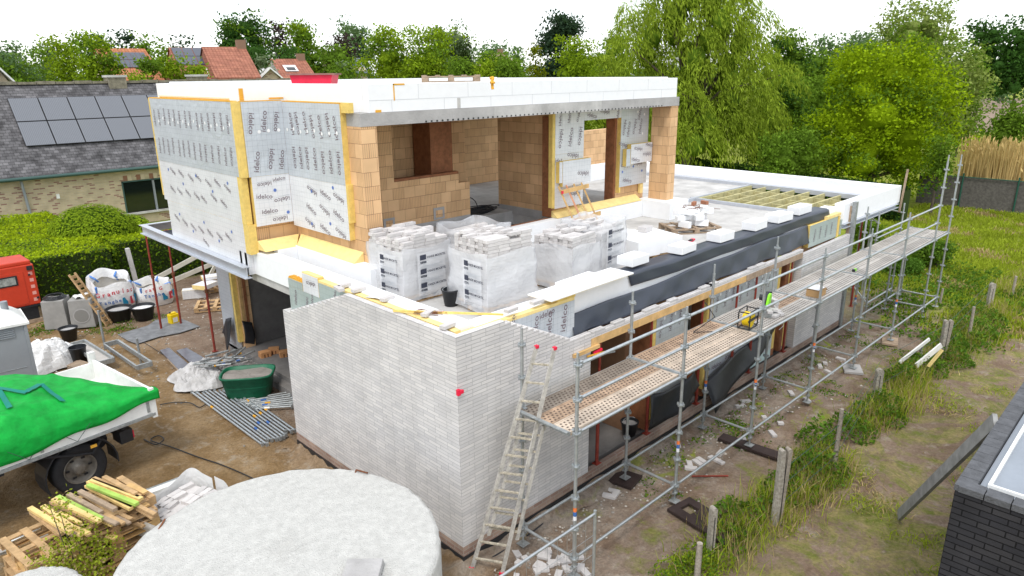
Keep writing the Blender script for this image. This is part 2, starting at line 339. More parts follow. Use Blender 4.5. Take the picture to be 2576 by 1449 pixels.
g_.add(vs, [(j*nx+i, j*nx+i+1, (j+1)*nx+i+1, (j+1)*nx+i) for j in range(len(ys)-1) for i in range(nx-1)], GM, True)
tag(g_.build('ground'), kind='structure')
g_ = MB(); PLO = mat('ploughed_soil', (.26, .19, .14), .95, var=.15, vscale=.3)
a, b, c, d = (gp(*p, z=GZ+.03) for p in ((2380, 246), (2700, 250), (2700, 325), (2420, 335))); g_.add([a, b, c, d], [(0, 1, 2, 3)], PLO); tag(g_.build('ploughed_field'), kind='structure')
# ------------------------------------------------------------------ the unfinished house
H = empty('unfinished_house', (0, 0, 0), 'unfinished two-storey brick house with open upper floor and white polystyrene roof edges', 'house')
def hb(name, boxes, M, bevel=0, parent=None):
    k = MB()
    for a, b in boxes: k.box(a, b, M)
    return k.build(name, parent or H, bevel)
hb('floor_slab', [((.27, .27, -.3), (13.6, 5.0, .12)), ((1.2, 5.0, -.3), (13.6, 10.9, .12)), ((1.0, 5.05, -.3), (1.3, 10.0, .0))], mat('shaded_floor_concrete', (.22, .21, .20), .9, var=.3, vscale=1.2))  # shade of the overhang is put into the darker floor colour
k = MB(); k.box((0, .0, .035), (13.85, .1, .2045), BRD); k.box((0, .1, .035), (.1, 5.0, .2045), BRD); k.build('brick_plinth', H)
k = MB(); k.box((-.012, -.012, -.35), (13.86, .1, .033), BLK); k.box((-.012, .1, -.35), (.1, 5.0, .033), BLK); k.build('damp_proof_sheet', H)
k = MB()
for (p, q, n_) in (((-.6, -.013), (14.0, -.013), (0, -1)), ((-.013, -.6), (-.013, 5.3), (-1, 0))):
    def fb(u, v): x = p[0]+(q[0]-p[0])*u; y = p[1]+(q[1]-p[1])*u; w = (.34+.1*sin(u*31)+.07*sin(u*83))*v; return (x+n_[0]*w, y+n_[1]*w, -.03-.15*v**.7+.025*sin(u*57+v*3)+.02*sin(u*131))
    k.grid(fb, 160, 6, GM)
tag(k.build('soil_bank'), kind='structure')
# veneer: left wall with the stepped top, right wall, strip over the openings, far bay
lp = [(0, .205), (5.0, .205), (5.0, 2.73), (4.72, 2.73)]; z = 2.73; y = 4.72
while z < 3.47: z += .0555; lp.append((y, z)); y -= .148; lp.append((y, z))
ztop = z; lp += [(0, z)]
k = MB(); k.prism(lp, 'x', 0, .1, BRK); k.box((.1, 4.9, .205), (.27, 5.0, 2.73), BRK); k.build('veneer_wall', H)
rp_ = [(.1, .205), (2.87, .205), (2.87, 2.80), (2.33, 2.80)]; z = 2.855; x = 2.33
rp_ += [(2.33, 2.855)]
while z < ztop-.02: x -= .118; rp_.append((x, z)); z += .0555; rp_.append((x, min(z, ztop)))
rp_[-1] = (rp_[-1][0], ztop); rp_ += [(.1, ztop)]
k = MB(); k.prism(rp_, 'y', 0, .1, BRK); k.build('veneer_wall', H)
k = MB(); k.box((2.872, .0, 2.69), (10.9, .1, 2.762), BRK)
for x in (2.9, 3.5, 4.4, 5.2, 6.3, 6.6, 8.3, 8.6): k.box((x, .0, 2.763), (x+.24+.3*random.random(), .1, 2.80), BRK)
k.build('lintel_course', H)
k = MB(); k.box((2.874, -.004, 2.55), (8.1, .045, 2.688), WOOD); k.box((8.11, -.004, 2.55), (10.9, .045, 2.688), WOODW); k.box((2.4, -.05, 2.50), (3.05, -.006, 2.56), WOOD); k.build('lintel_board', H)
rp2 = [(10.92, .205), (13.83, .205), (13.83, 2.66), (10.92, 2.62)]
k = MB(); k.prism(rp2, 'y', 0, .1, BRK); k.box((10.92, .1, .205), (11.02, .5, 2.6), BRK); k.build('veneer_wall', H)
# insulation boards with their print
def board(name, ax, p, a, b, M, words=(), thick=.12, edge=None, parent=None, flip=1, plugs=(), blue=()):
    """foil board on plane ax=p facing the street, spanning a..b (u,z), thickness going inward; words: (u, z, size, rotation)"""
    k = MB(); u0, z0 = a; u1, z1 = b
    if ax == 'x':
        k.box((p+.004, u0, z0), (p+thick, u1, z1), edge or PIR); k.box((p, u0+.001, z0+.001), (p+.004, u1-.001, z1-.001), M)
        P = lambda u, z, e=.003: (p-e, u, z); U = (0, -1, 0)
    else:
        k.box((u0, p+.004, z0), (u1, p+thick, z1), edge or PIR); k.box((u0+.001, p, z0+.001), (u1-.001, p+.004, z1-.001), M)
        P = lambda u, z, e=.003: (u, p-e, z); U = (1, 0, 0)
    for u, z, s_, r_ in words: logo(k, P(u, z), U, (0, 0, 1), s_, r_)
    for u, z in plugs: disc(k, P(u, z, .006), U, (0, 0, 1), .035, PLUG)
    for u, z in blue: disc(k, P(u, z, .006), U, (0, 0, 1), .035, BLUEP)
    return k.build(name, parent or H)
IB = 'insulation_board'
# ground floor, street side and flank
board(IB, 'x', .14, (.14, .3), (4.95, 3.18), FOILG, [(4.72, 3.0, .11, 1.45), (4.3, 2.95, .11, -1.75), (4.12, 3.05, .11, 1.4), (3.7, 3.02, .11, -1.7)])
board(IB, 'x', .14, (4.42, 3.182), (4.95, 3.33), FOILG)
board(IB, 'x', .138, (3.85, 3.182), (4.40, 3.53), FOILW, [(4.1, 3.38, .12, .05+pi)])
board(IB, 'x', .14, (.14, 3.182), (3.84, 3.46), FOILG, [(3.3, 3.38, .09, 1.2), (2.2, 3.4, .1, .2), (.6, 3.42, .1, .3)])
k = MB(); k.box((.145, .2, 3.462), (.255, 3.84, 3.50), PIRL); k.box((.145, 3.85, 3.532), (.255, 4.4, 3.55), PIRL)
for i in range(16): y = 4.42+.033*i; k.box((.15, y, 3.332), (.25, y+.03, 3.345+.03*random.random()), ORNG)
k.build('foam_top', H)
board(IB, 'y', .14, (.28, .3), (2.6, 3.40), FOIL, [(1.7, 3.15, .15, 1.5), (2.0, 3.12, .17, 1.5), (2.35, 3.15, .17, 1.45), (1.95, 3.33, .13, .1), (1.2, 3.33, .12, 1.4)])
k = MB(); k.box((.26, .145, 3.402), (2.6, .255, 3.45), PIRL); k.box((2.2, .142, 3.452), (2.62, .26, 3.50), PIR); k.build('foam_top', H)
# piers between the openings of the right front (u0,u1)
for a, b, M in ((4.98, 6.0, FOIL), (7.05, 9.98, FOIL)):
    ws = []
    for i in range(int((b-a)/.33)+1):
        u = a+.15+i*.33
        if u < b-.08: ws.append((u, 2.22+.05*((i*7) % 3), .13, 1.5 if i % 2 else -1.62))
    for rr in range(3):
        for i in range(int((b-a)/.55)+1):
            u = a+.32+i*.55+(rr % 2)*.2
            if u < b-.25: ws.append((u, 1.55-.38*rr+.05*(i % 2), .15, pi if (i+rr) % 2 else 0))
    board(IB, 'y', .14, (a, .42), (b, 2.548), M, ws, plugs=[(a+.25+.37*i, 2.42) for i in range(int((b-a-.3)/.37)+1)], blue=[(a+.5+.9*i, 1.2+.25*(i % 2)) for i in range(int((b-a)/.9))])
k = MB()
for a, b in ((4.98, 6.0), (7.05, 9.98)): k.box((a, .262, .12), (b, .55, 2.7), CLAY); k.box((a, .142, .205), (b, .26, .418), mat('pale_blue_board', (.55, .70, .68), .8))
for xa, xb in ((4.80, 4.97), (6.01, 6.12), (6.9, 7.04), (9.99, 10.18)): k.box((xa, .16, .206), (xb, .56, 2.545), BRWN)
k.box((4.972, .15, .5), (4.979, .25, 2.54), PIR); k.build('pier', H)
k = MB()
for a, b in ((4.84, 4.975), (9.985, 10.12)): k.box((a, .145, .4), (b, .158, 2.545), PIR)
k.box((6.83, .145, .4), (6.90, .25, 2.5), PIR); k.build('pier_insulation', H)
k = MB(); k.box((.28, .262, .12), (2.85, .55, 2.88), CLAY); k.box((10.95, .3, .12), (13.6, .55, 2.88), CLAY); k.box((.262, .55, .12), (.55, 5.0, 2.88), CLAY); k.build('inner_wall', H)
k = MB(); k.box((10.45, .16, .206), (10.60, .4, 2.5), BRWN); k.box((10.6, .17, .206), (10.9, .42, 2.5), WOODW); k.box((10.63, .165, .3), (10.72, .30, 2.5), PIR); k.build('pier', H)
# membranes hung under the polystyrene edge
def drape(name, x0, x1, zt, zb, y0, y1, nx, par, amp=.03, curve=0):
    k = MB()
    def fn(u, v):
        x = x0+(x1-x0)*u; t = v; fold = amp*(sin(x*3.1+t*4)+.6*sin(x*7.3-t*3+1)+.35*sin(x*15+t*7))
        return (x, y0+(y1-y0)*t+fold*(.25+t)*.8-.02, zt(x)+(zb(x)-zt(x))*t)
    k.grid(fn, nx, 10, MEMB); return solid(k.build(name, par), .006)
drape('roof_membrane', 2.56, 11.5, lambda x: 3.13+.02*sin(x*2.2)-(.0 if x > 4.5 else .0)+(.10*min(1, max(0, (x-4)/6))), lambda x: 2.79+.015*sin(x*3), .235, .125, 130, H, .012)
k = MB()
def fn(u, v):
    x = 4.15+8.6*u; fold = .007*sin(x*2.7+v*3)+.004*sin(x*6.1-v*5)
    if v < .45: t = v/.45; return (x, .60-.35*t, 3.468+fold*.6)
    t = (v-.45)/.55; return (x+.1*t, .243-.02*t+fold, 3.468-.235*t+.012*sin(x*1.9))
k.grid(fn, 120, 12, MEMB); solid(k.build('roof_membrane', H), .006)
# roof slab, polystyrene upstands
hb('roof_slab', [((.30, .30, 2.88), (13.55, 4.62, 3.05)), ((.30, 4.62, 2.88), (1.2, 6.86, 3.05)), ((1.2, 4.62, 2.88), (5.4, 10.7, 3.12)), ((5.4, 6.02, 2.88), (13.55, 11.9, 3.06)), ((7.0, 4.62, 2.88), (13.55, 6.02, 3.06)), ((.32, 6.86, 2.95), (1.2, 10.7, 3.12)), ((13.55, 4.8, 2.88), (17.5, 11.9, 3.06))], CONL)
UP = 'polystyrene_upstand'
hb(UP, [((.262, .27, 3.052), (.56, 6.84, 3.52)), ((.56, .262, 3.052), (4.16, .56, 3.44)), ((4.16, .262, 3.052), (13.3, .56, 3.44))], EPS, .004)
hb(UP, [((.95, 3.45, 3.052), (1.196, 6.3, 3.60)), ((.562, 6.05, 3.052), (.948, 6.3, 3.58))], EPS, .004)
hb(UP, [((1.62, 4.38, 3.052), (10.44, 4.60, 3.49)), ((10.45, 3.5, 3.052), (11.35, 4.60, 3.52))], EPS, .004)
hb(UP, [((13.45, .10, 2.98), (17.5, .36, 3.50)), ((17.5, .10, 2.98), (17.85, 12., 3.50)), ((11.4, 11.7, 3.06), (17.49, 12., 3.50)), ((11.06, 9.6, 3.06), (17.4, 9.85, 3.62))], EPS, .004)
k = MB(); k.box((11.06, 9.86, 3.06), (17.3, 10.1, 4.86), CLAY); k.build('parapet_wall', H)
# joisted opening in the flat roof with its steel channel
k = MB(); k.box((13.56, 1.0, 3.0), (13.66, 4.8, 3.14), BEAM); k.box((12.4, 4.62, 3.06), (13.56, 4.72, 3.14), BEAM); k.box((17.25, .4, 3.02), (17.49, 9.6, 3.16), BEAM); k.box((13.67, 4.70, 2.9), (17.24, 4.78, 3.13), BEAM); k.build('steel_channel', H)
for i in range(9): y = .62+.5*i; k = MB(); k.box((13.67, y, 2.86), (17.24, y+.06, 3.10), WOODG); k.build('roof_joist', H)
k = MB()
for i in range(8):
    for j in range(3): x = 14.5+j*.95+.1*(i % 2); y = .62+.5*i; k.box((x, y+.062, 2.90), (x+.05, y+.498, 3.06), WOODG)
k.build('joist_blocking', H)
k = MB(); k.box((13.4, .12, 2.86), (17.6, .17, 2.978), BEAM); k.box((13.4, .02, 2.86), (17.62, .12, 2.875), BEAM); k.box((13.4, .03, 2.963), (17.62, .12, 2.977), BEAM); k.build('steel_beam', H)
board(IB, 'y', .14, (11.5, 2.66), (13.2, 3.22), FOILG, [(11.8, 2.93, .12, 1.5), (12.15, 2.95, .12, -1.6), (12.5, 2.93, .12, 1.5), (12.85, 2.95, .12, -1.6)])
k = MB(); k.box((13.22, .13, 2.66), (13.34, .26, 3.20), PIR); k.box((12.5, .13, 3.222), (13.35, .255, 3.30), PIRL); k.box((13.36, .11, 2.7), (13.44, .26, 3.1), FOILG); k.build('foam_top', H)
# upper volume: facade A, return B, facade C
def rows(u0, u1, z, size, step, rot, jit=.03, alt=True):
    o = []; n = int((u1-u0)/step)
    for i in range(n): o.append((u0+step*(i+.5)+random.uniform(-jit, jit), z+random.uniform(-jit, jit), size, rot if (i % 2 or not alt) else rot+pi))
    return o
A1 = rows(6.6, 10.8, 6.02, .135, .30, 1.52)+rows(6.6, 10.8, 5.38, .135, .30, 1.5)
board(IB, 'x', .138, (6.5, 5.02), (10.85, 6.42), FOIL, A1, plugs=[(6.65+.29*i, 6.0-.012*(i % 3)-.06*(i % 2)) for i in range(14)])
wl = []
for r_ in range(5): wl += rows(6.95+.25*(r_ % 2), 10.6, 4.78-.36*r_, .115, .47, -.4+pi*(r_ % 2), jit=.06)
board(IB, 'x', .142, (6.62, 4.1), (10.85, 5.018), FOILW, [w for w in wl if w[1] > 4.25], blue=[(7.1+.8*i, 4.85-.25*(i % 2)) for i in range(5)])
board(IB, 'x', .14, (6.62, 3.22), (10.68, 4.098), FOILW, [w for w in wl if 3.38 < w[1] < 4.0], blue=[(7.2+.7*i, 3.85-.3*(i % 2)) for i in range(5)])
board(IB, 'y', 6.35, (.262, 5.02), (1.08, 6.42), FOIL, [(.42, 6.02, .15, -1.7), (.68, 6.05, .15, 1.4), (.93, 6.03, .14, -1.75), (.45, 5.3, .15, 1.4), (.75, 5.33, .15, -1.75), (.96, 5.3, .14, 1.4)], plugs=[(.56, 5.86), (.75, 5.87), (.96, 5.87)])
board(IB, 'y', 6.35, (.30, 4.05), (1.08, 5.018), FOILW, [(.55, 4.86, .11, 3.2), (.86, 4.93, .10, .1), (.52, 4.62, .125, -.1), (.88, 4.52, .125, 3.25), (.6, 4.32, .125, 0.), (.8, 4.14, .12, 3.2)], blue=[(.75, 4.72), (.98, 4.25)])
C1 = rows(4.3, 6.25, 6.0, .16, .27, -1.4)+rows(4.3, 6.25, 5.35, .16, .27, 1.6); C2 = rows(4.3, 6.2, 4.75, .14, .48, -.3)+rows(4.3, 6.2, 4.4, .14, .5, -.4+pi)+rows(4.3, 6.2, 4.08, .14, .55, -.35)
board(IB, 'x', 1.08, (4.26, 4.98), (6.348, 6.40), FOIL, C1, plugs=[(4.4+.26*i, 5.9-.02*(i % 3)) for i in range(8)])
board(IB, 'x', 1.082, (4.26, 3.97), (6.348, 4.978), FOILW, C2, blue=[(4.7, 4.9), (5.5, 4.75), (4.9, 4.2), (5.6, 4.1)])
k = MB()   # foam edges, corner strips, sealing strips
k.box((.13, 6.36, 5.02), (.255, 6.498, 6.43), PIR); k.box((.135, 6.43, 4.095), (.257, 6.618, 5.015), PIR); k.box((.14, 6.4, 3.5), (.30, 6.618, 4.09), PIR); k.box((.14, 6.86, 2.96), (.25, 6.95, 3.5), PIR); k.box((.14, 6.6, 3.05), (.26, 6.72, 3.5), FOILW)
k.box((.13, 10.852, 4.2), (.25, 10.90, 6.43), PIR)
k.box((1.085, 4.20, 4.3), (1.2, 4.257, 5.0), PIR); k.box((1.08, 4.262, 6.402), (1.2, 6.35, 6.42), ORNG); k.box((.14, 6.5, 6.422), (.26, 10.85, 6.44), ORNG); k.box((1.1, 4.0, 6.25), (1.2, 4.25, 6.42), PIR); k.box((.262, 6.352, 6.422), (1.08, 6.45, 6.436), ORNG)
k.add([(1.19, 4.0, 3.602), (.97, 4.0, 3.602), (1.19, 4.0, 3.78), (1.19, 6.3, 3.602), (.97, 6.1, 3.602), (1.19, 6.3, 3.78)], [(0, 1, 2), (3, 5, 4), (0, 3, 4, 1), (1, 4, 5, 2), (0, 2, 5, 3)], PIRL)
k.add([(.3, 6.4, 3.582), (.3, 6.1, 3.582), (.3, 6.4, 3.76), (1.19, 6.4, 3.582), (.96, 6.1, 3.582), (1.19, 6.4, 3.76)], [(0, 1, 2), (3, 5, 4), (0, 3, 4, 1), (1, 4, 5, 2), (0, 2, 5, 3)], PIRL)
k.build('foam_strip', H)
hb('clay_wall', [((.262, 6.76, 3.15), (.5, 10.8, 6.22)), ((.31, 6.472, 3.12), (1.2, 6.75, 6.22)), ((1.2, 4.445, 3.55), (1.5, 6.75, 6.02)), ((.5, 10.5, 3.12), (4.6, 10.8, 6.02)), ((8.6, 10.5, 3.12), (11.0, 10.8, 6.02))], CLAY)
hb('corner_pillar', [((1.2, 3.83, 3.53), (1.53, 4.44, 6.02))], CLAY, .004)
hb('corner_pillar', [((10.76, 3.83, 3.522), (11.09, 4.43, 6.02))], CLAY, .004)
k = MB(); k.box((1.2, 3.82, 6.022), (11.1, 10.8, 6.245), CONC); k.box((.30, 6.48, 6.222), (1.198, 10.75, 6.245), CONC)
for i in range(60): x = 2.6+.13*i; k.box((x, 3.812, 6.03), (x+.035, 3.819, 6.06), BLK)
k.box((4.35, 3.815, 6.023), (7.8, 3.819, 6.243), CONL); k.build('roof_beam', H)
EJ = mat('joint_line', (.55, .56, .58), .9)
k = MB(); k.box((1.42, 3.86, 6.247), (11.02, 4.16, 6.73), EPS); k.box((1.22, 4.16, 6.247), (1.52, 6.7, 6.73), EPS); k.box((.30, 6.5, 6.247), (1.22, 6.8, 6.745), EPS); k.box((.30, 6.8, 6.247), (.6, 10.75, 6.745), EPS)
k.box((10.72, 4.16, 6.247), (11.02, 10.75, 6.755), EPS); k.box((.6, 10.45, 6.247), (10.72, 10.75, 6.775), EPS); k.build(UP, H, .004)
k = MB(); k.box((1.43, 3.857, 6.45), (11.0, 3.86, 6.456), EJ); k.box((.297, 6.9, 6.47), (.30, 10.7, 6.478), PIR)
for x in (1.9, 3.1, 4.3, 5.5, 6.7, 7.9, 9.1, 10.3): k.box((x, 3.857, 6.25), (x+.005, 3.86, 6.45), EJ); k.box((x-.6, 3.857, 6.456), (x-.595, 3.86, 6.73), EJ)
k.box((3.42, 3.855, 6.25), (3.5, 3.859, 6.44), CONL); k.box((1.95, 3.855, 6.44), (1.975, 3.859, 6.72), ORNG); k.box((1.95, 3.855, 6.70), (2.2, 3.859, 6.73), ORNG)
k.box((.285, 6.9, 6.44), (.299, 10.6, 6.458), ORNG); k.box((.32, 6.49, 6.44), (.40, 6.499, 6.66), ORNG); k.box((.9, 6.49, 6.45), (1.2, 6.499, 6.48), ORNG); k.box((1.55, 3.84, 6.247), (1.66, 3.86, 6.29), ORNG); k.build('joint_foam', H)
hb('roof_deck', [((.6, 6.8, 6.246), (1.52, 10.45, 6.40)), ((1.52, 4.16, 6.246), (10.72, 10.45, 6.40))], CONL)
# upper floor inside
hb('upper_floor', [((1.53, 4.61, 3.12), (5.4, 10.5, 3.48)), ((5.4, 6.02, 3.12), (11.0, 10.5, 3.48)), ((7.02, 4.61, 3.12), (11.0, 6.02, 3.48)), ((1.53, 3.9, 3.052), (1.62, 4.60, 3.5))], CONL)
k = MB(); k.box((1.53, 4.604, 3.482), (6.85, 4.66, 3.50), BRWN); k.build('door_sill', H)
# dark interior wall with a niche, the wall along the stair, the back wall
k = MB(); k.box((1.53, 6.0, 3.6), (3.35, 6.15, 6.02), CLAY); k.box((3.35, 6.0, 3.6), (5.2, 6.15, 4.62), CLAY); k.box((1.53, 5.99, 3.482), (5.54, 6.15, 3.6), CONC); k.box((3.35, 6.0, 4.622), (5.2, 6.15, 4.68), BRWN); k.box((5.2, 6.0, 3.6), (5.54, 6.15, 4.4), CLAY)
k.box((3.35, 6.9, 3.48), (6.2, 7.1, 6.02), CLAY); k.box((4.55, 6.2, 3.48), (5.2, 6.85, 6.02), BRWN)  # brown column darkens the right part of the niche
k.build('interior_wall', H)
hb('interior_wall', [((7.02, 4.96, 3.6), (7.2, 6.55, 6.02))], CLAY)
hb('interior_wall', [((7.0, 4.96, 3.40), (7.018, 6.55, 3.60))], CONC)
hb('interior_wall', [((8.6, 10.2, 3.482), (10.9, 10.48, 6.02))], CLAY)
k = MB(); k.box((3.0, 5.985, 3.60), (3.3, 5.998, 3.85), CONC); k.box((4.4, 5.985, 3.62), (4.72, 5.998, 3.9), CONC); k.box((3.06, 5.98, 3.6), (3.24, 5.984, 3.80), CLAY); k.box((4.46, 5.98, 3.67), (4.66, 5.984, 3.84), CLAY); k.build('wall_patch', H)
# insulated wall with the door opening
k = MB(); k.box((7.2, 4.62, 3.5), (8.0, 4.95, 6.02), CLAY); k.box((8.0, 4.62, 5.78), (9.5, 4.95, 6.02), CLAY); k.box((9.5, 4.62, 3.5), (10.76, 4.95, 6.02), CLAY); k.box((7.0, 4.63, 3.5), (7.2, 4.955, 6.02), CLAY); k.build('clay_wall', H)
k = MB(); k.box((9.42, 4.64, 3.5), (9.497, 4.93, 5.775), BRWN); k.box((6.93, 4.62, 3.5), (6.998, 4.9, 5.9), BRWN); k.box((8.0, 4.62, 3.485), (9.42, 4.93, 3.52), BRWN); k.build('door_frame', H)
def wd(l): return l
board(IB, 'y', 4.5, (6.95, 5.02), (8.0, 6.0), FOILW, [(7.12, 5.85, .13, 1.5), (7.45, 5.9, .13, 1.4), (7.8, 5.9, .13, -1.9), (7.15, 5.38, .17, -1.7), (7.5, 5.4, .17, 1.4), (7.86, 5.4, .17, -1.7), ])
board(IB, 'y', 4.502, (6.95, 3.72), (8.0, 5.018), FOILW, [(7.15, 4.85, .16, -.15), (7.6, 4.95, .16, 3.0), (7.7, 4.0, .15, 3.1)])
board(IB, 'y', 4.5, (8.002, 5.76), (9.498, 6.0), FOILW, [(8.3, 5.87, .14, -.2), (8.8, 5.93, .14, 3.0), (9.35, 5.9, .13, 1.4)])
board(IB, 'y', 4.5, (9.5, 4.95), (10.72, 6.0), FOIL, [(9.65, 5.5, .15, -1.75), (9.82, 5.45, .15, 1.4), (10.1, 5.5, .15, -1.8), (10.35, 5.5, .15, 1.4), (9.62, 5.05, .16, 2.9), (10.3, 5.85, .14, 1.3)], plugs=[(10.2, 5.88), (10.5, 5.8), (10.45, 5.3)])
board(IB, 'y', 4.502, (9.5, 3.95), (10.72, 4.948), FOIL, [(9.75, 4.5, .15, 3.1), (10.3, 4.5, .15, 3.1), (9.85, 4.1, .15, -.2)], blue=[(9.62, 4.35), (10.1, 4.45), (10.5, 4.3)])
board(IB, 'y', 4.38, (7.1, 4.25), (8.15, 4.86), FOILW, [(7.85, 4.5, .16, 3.05)], thick=.115); board(IB, 'y', 4.385, (6.98, 4.35), (7.09, 4.85), FOILW, thick=.11)
board(IB, 'y', 4.36, (9.78, 4.55), (10.74, 5.06), FOILW, [(10.1, 4.92, .14, 3.0), (10.5, 4.75, .14, 3.1), (10.0, 4.65, .14, -.2), (10.6, 5.0, .13, -.2)], thick=.13); board(IB, 'y', 4.37, (9.6, 4.5), (9.77, 4.95), FOIL, thick=.12)
k = MB(); k.box((6.85, 4.50, 3.75), (6.945, 4.62, 5.98), PIR); k.box((9.502, 4.504, 3.8), (9.56, 4.618, 5.74), PIR)
k.add([(6.95, 4.61, 3.502), (6.95, 4.40, 3.502), (6.95, 4.61, 3.66), (10.4, 4.61, 3.502), (10.4, 4.40, 3.502), (10.4, 4.61, 3.66)], [(0, 1, 2), (3, 5, 4), (0, 3, 4, 1), (1, 4, 5, 2), (0, 2, 5, 3)], PIRL)
k.box((10.5, 4.52, 3.67), (10.62, 4.60, 3.94), PIRL); k.box((10.74, 4.40, 6.0), (11.1, 4.0, 6.019), ORNG); k.build('foam_strip', H)
# ground floor, open side
k = MB(); k.box((1.2, 10.35, .05), (1.32, 11.1, 2.9), FOIL); k.box((1.22, 10.24, .3), (1.34, 10.349, 2.9), PIR); k.box((1.345, 10.2, .06), (1.62, 10.9, 2.9), CLAY); k.box((1.345, 10.18, .3), (1.42, 10.199, 2.9), WOOD); k.box((1.46, 10.18, .3), (1.53, 10.199, 2.9), BRWN); k.build('pier', H)
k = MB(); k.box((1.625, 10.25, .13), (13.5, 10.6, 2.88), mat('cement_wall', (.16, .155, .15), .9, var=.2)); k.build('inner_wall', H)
k = MB(); k.box((4.6, .56, .13), (4.8, 10.2, 2.88), mat('interior_plaster', (.30, .17, .10), .9, var=.2)); k.build('interior_wall', H)
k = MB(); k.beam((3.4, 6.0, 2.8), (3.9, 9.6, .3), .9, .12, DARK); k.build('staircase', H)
k = MB(); k.box((13.45, .56, .13), (13.6, 10.2, 1.0), CLAY); k.box((10.9, 5.2, .13), (13.4, 5.35, 2.88), CLAY); k.build('interior_wall', H)
# long steel beam carrying the overhang
k = MB(); k.box((-.02, 6.45, 3.02), (.13, 12.6, 3.034), BEAM); k.box((.05, 6.5, 3.034), (.062, 12.6, 3.235), BEAM); k.box((-.02, 6.5, 3.235), (.13, 12.6, 3.249), BEAM); k.box((.062, 12.585, 3.034), (.9, 12.6, 3.235), BEAM); k.box((.13, 12.45, 3.235), (.9, 12.6, 3.249), BEAM); k.build('steel_beam', H)
k = MB(); k.box((.31, 10.85, 3.0), (.9, 12.4, 3.04), MEMB); k.box((.14, 6.9, 3.195), (.20, 10.7, 3.225), CONC); k.build('canopy_tray', H)
# ------------------------------------------------------------------ scaffold
XS, BL, YO, YI, ZD = .948, 2.614, -1.329, -.30, 2.22
SCF = empty('scaffold', (XS, YO, GZ), 'long galvanised steel scaffold with perforated decks along the brick front', 'scaffold')
SO = Vector((XS, YO, GZ))
def rel(p): return Vector(p)-SO
STK = [mat('orange_sticker', (.8, .2, .05), .6), INKB, mat('white_sticker', (.8, .8, .82), .6)]
def standard(x, y, z0, z1, gap=0):
    k = MB(); k.tube(rel((x, y, z0)), rel((x, y, z1-.18)), .026, GALV, n=10); k.tube(rel((x, y, z1-.18)), rel((x, y, z1)), .019, GALV, n=8)
    z = ZD-2
    while z < z1-.15:
        if z > z0-.01:
            k.tube(rel((x, y, z-.006)), rel((x, y, z+.006)), .062, GALV, n=12)
            for a in range(4): k.cbox(rel((x+.05*cos(a*pi/2), y+.05*sin(a*pi/2), z)), (.03, .03, .045), GALV)
        z += .5
    if gap:
        for i, M in enumerate(STK): k.tube(rel((x, y, gap-.07*i-.05)), rel((x, y, gap-.07*i+.015)), .0275, M, n=10, cap=False)
    o = k.build('standard', SCF); return o
def jack(x, y):
    k = MB(); k.tube(rel((x, y, GZ+.07)), rel((x, y, ZD-1.95)), .018, GALD); k.cbox(rel((x, y, GZ+.075)), (.15, .15, .008), GALD); k.tube(rel((x, y, GZ+.22)), rel((x, y, GZ+.245)), .045, GALD, n=6); k.beam(rel((x-.08, y, GZ+.235)), rel((x+.08, y, GZ+.235)), .02, .02, GALD); k.build('base_jack', SCF)
def ledger(p, q, name='ledger', r=.0242, M=None):
    k = MB(); p, q = Vector(p), Vector(q); d = (q-p).normalized(); M = M or GALV
    k.tube(rel(p+d*.05), rel(q-d*.05), r, M, n=8)
    for a, s_ in ((p+d*.055, 1), (q-d*.055, -1)): k.cbox(rel(a), (.06, .05, .075), GALV); k.cbox(rel(a-d*s_*.015+Vector((0, 0, .045))), (.012, .012, .06), GALD)
    return k.build(name, SCF)
OX = [XS+BL*i for i in range(7)]; XE = OX[6]+BL/2
for i, x in enumerate(OX+[XE]):
    top = ZD+1.17 if i < 6 else ZD+2.4-.1*(i == 7)
    standard(x, YO, GZ+.2, top, gap=1.05 if i in (0, 1, 5) else (1.3 if i in (2, 3) else 0)); jack(x, YO)
IX = [(0, ZD+1.25), (1, ZD+1.2), (2, ZD+1.15), (3, ZD+1.25), (5, ZD+1.2)]
for i, t in IX: standard(OX[i], YI, GZ+.2, t, gap=.95 if i in (2, 5) else 0); jack(OX[i], YI)
for x in (OX[4], OX[6], XE): standard(x, YI, GZ+.2, ZD+.05); jack(x, YI)
for i in range(6):
    a, b = OX[i], OX[i+1]
    ledger((a, YO, ZD+1.0), (b, YO, ZD+1.0), 'guard_rail'); ledger((a, YO, ZD+.5), (b, YO, ZD+.5), 'guard_rail')
    ledger((a, YO, ZD), (b, YO, ZD)); ledger((a, YO, ZD-2), (b, YO, ZD-2)); ledger((a, YI, ZD), (b, YI, ZD)); ledger((a, YI, ZD-2), (b, YI, ZD-2))
for y in (YO, YI): ledger((OX[6], y, ZD), (XE, y, ZD)); ledger((OX[6], y, ZD-2), (XE, y, ZD-2))
for x in OX+[XE]: ledger((x, YI, ZD), (x, YO, ZD), 'transom'); ledger((x, YI, ZD-2), (x, YO, ZD-2), 'transom')
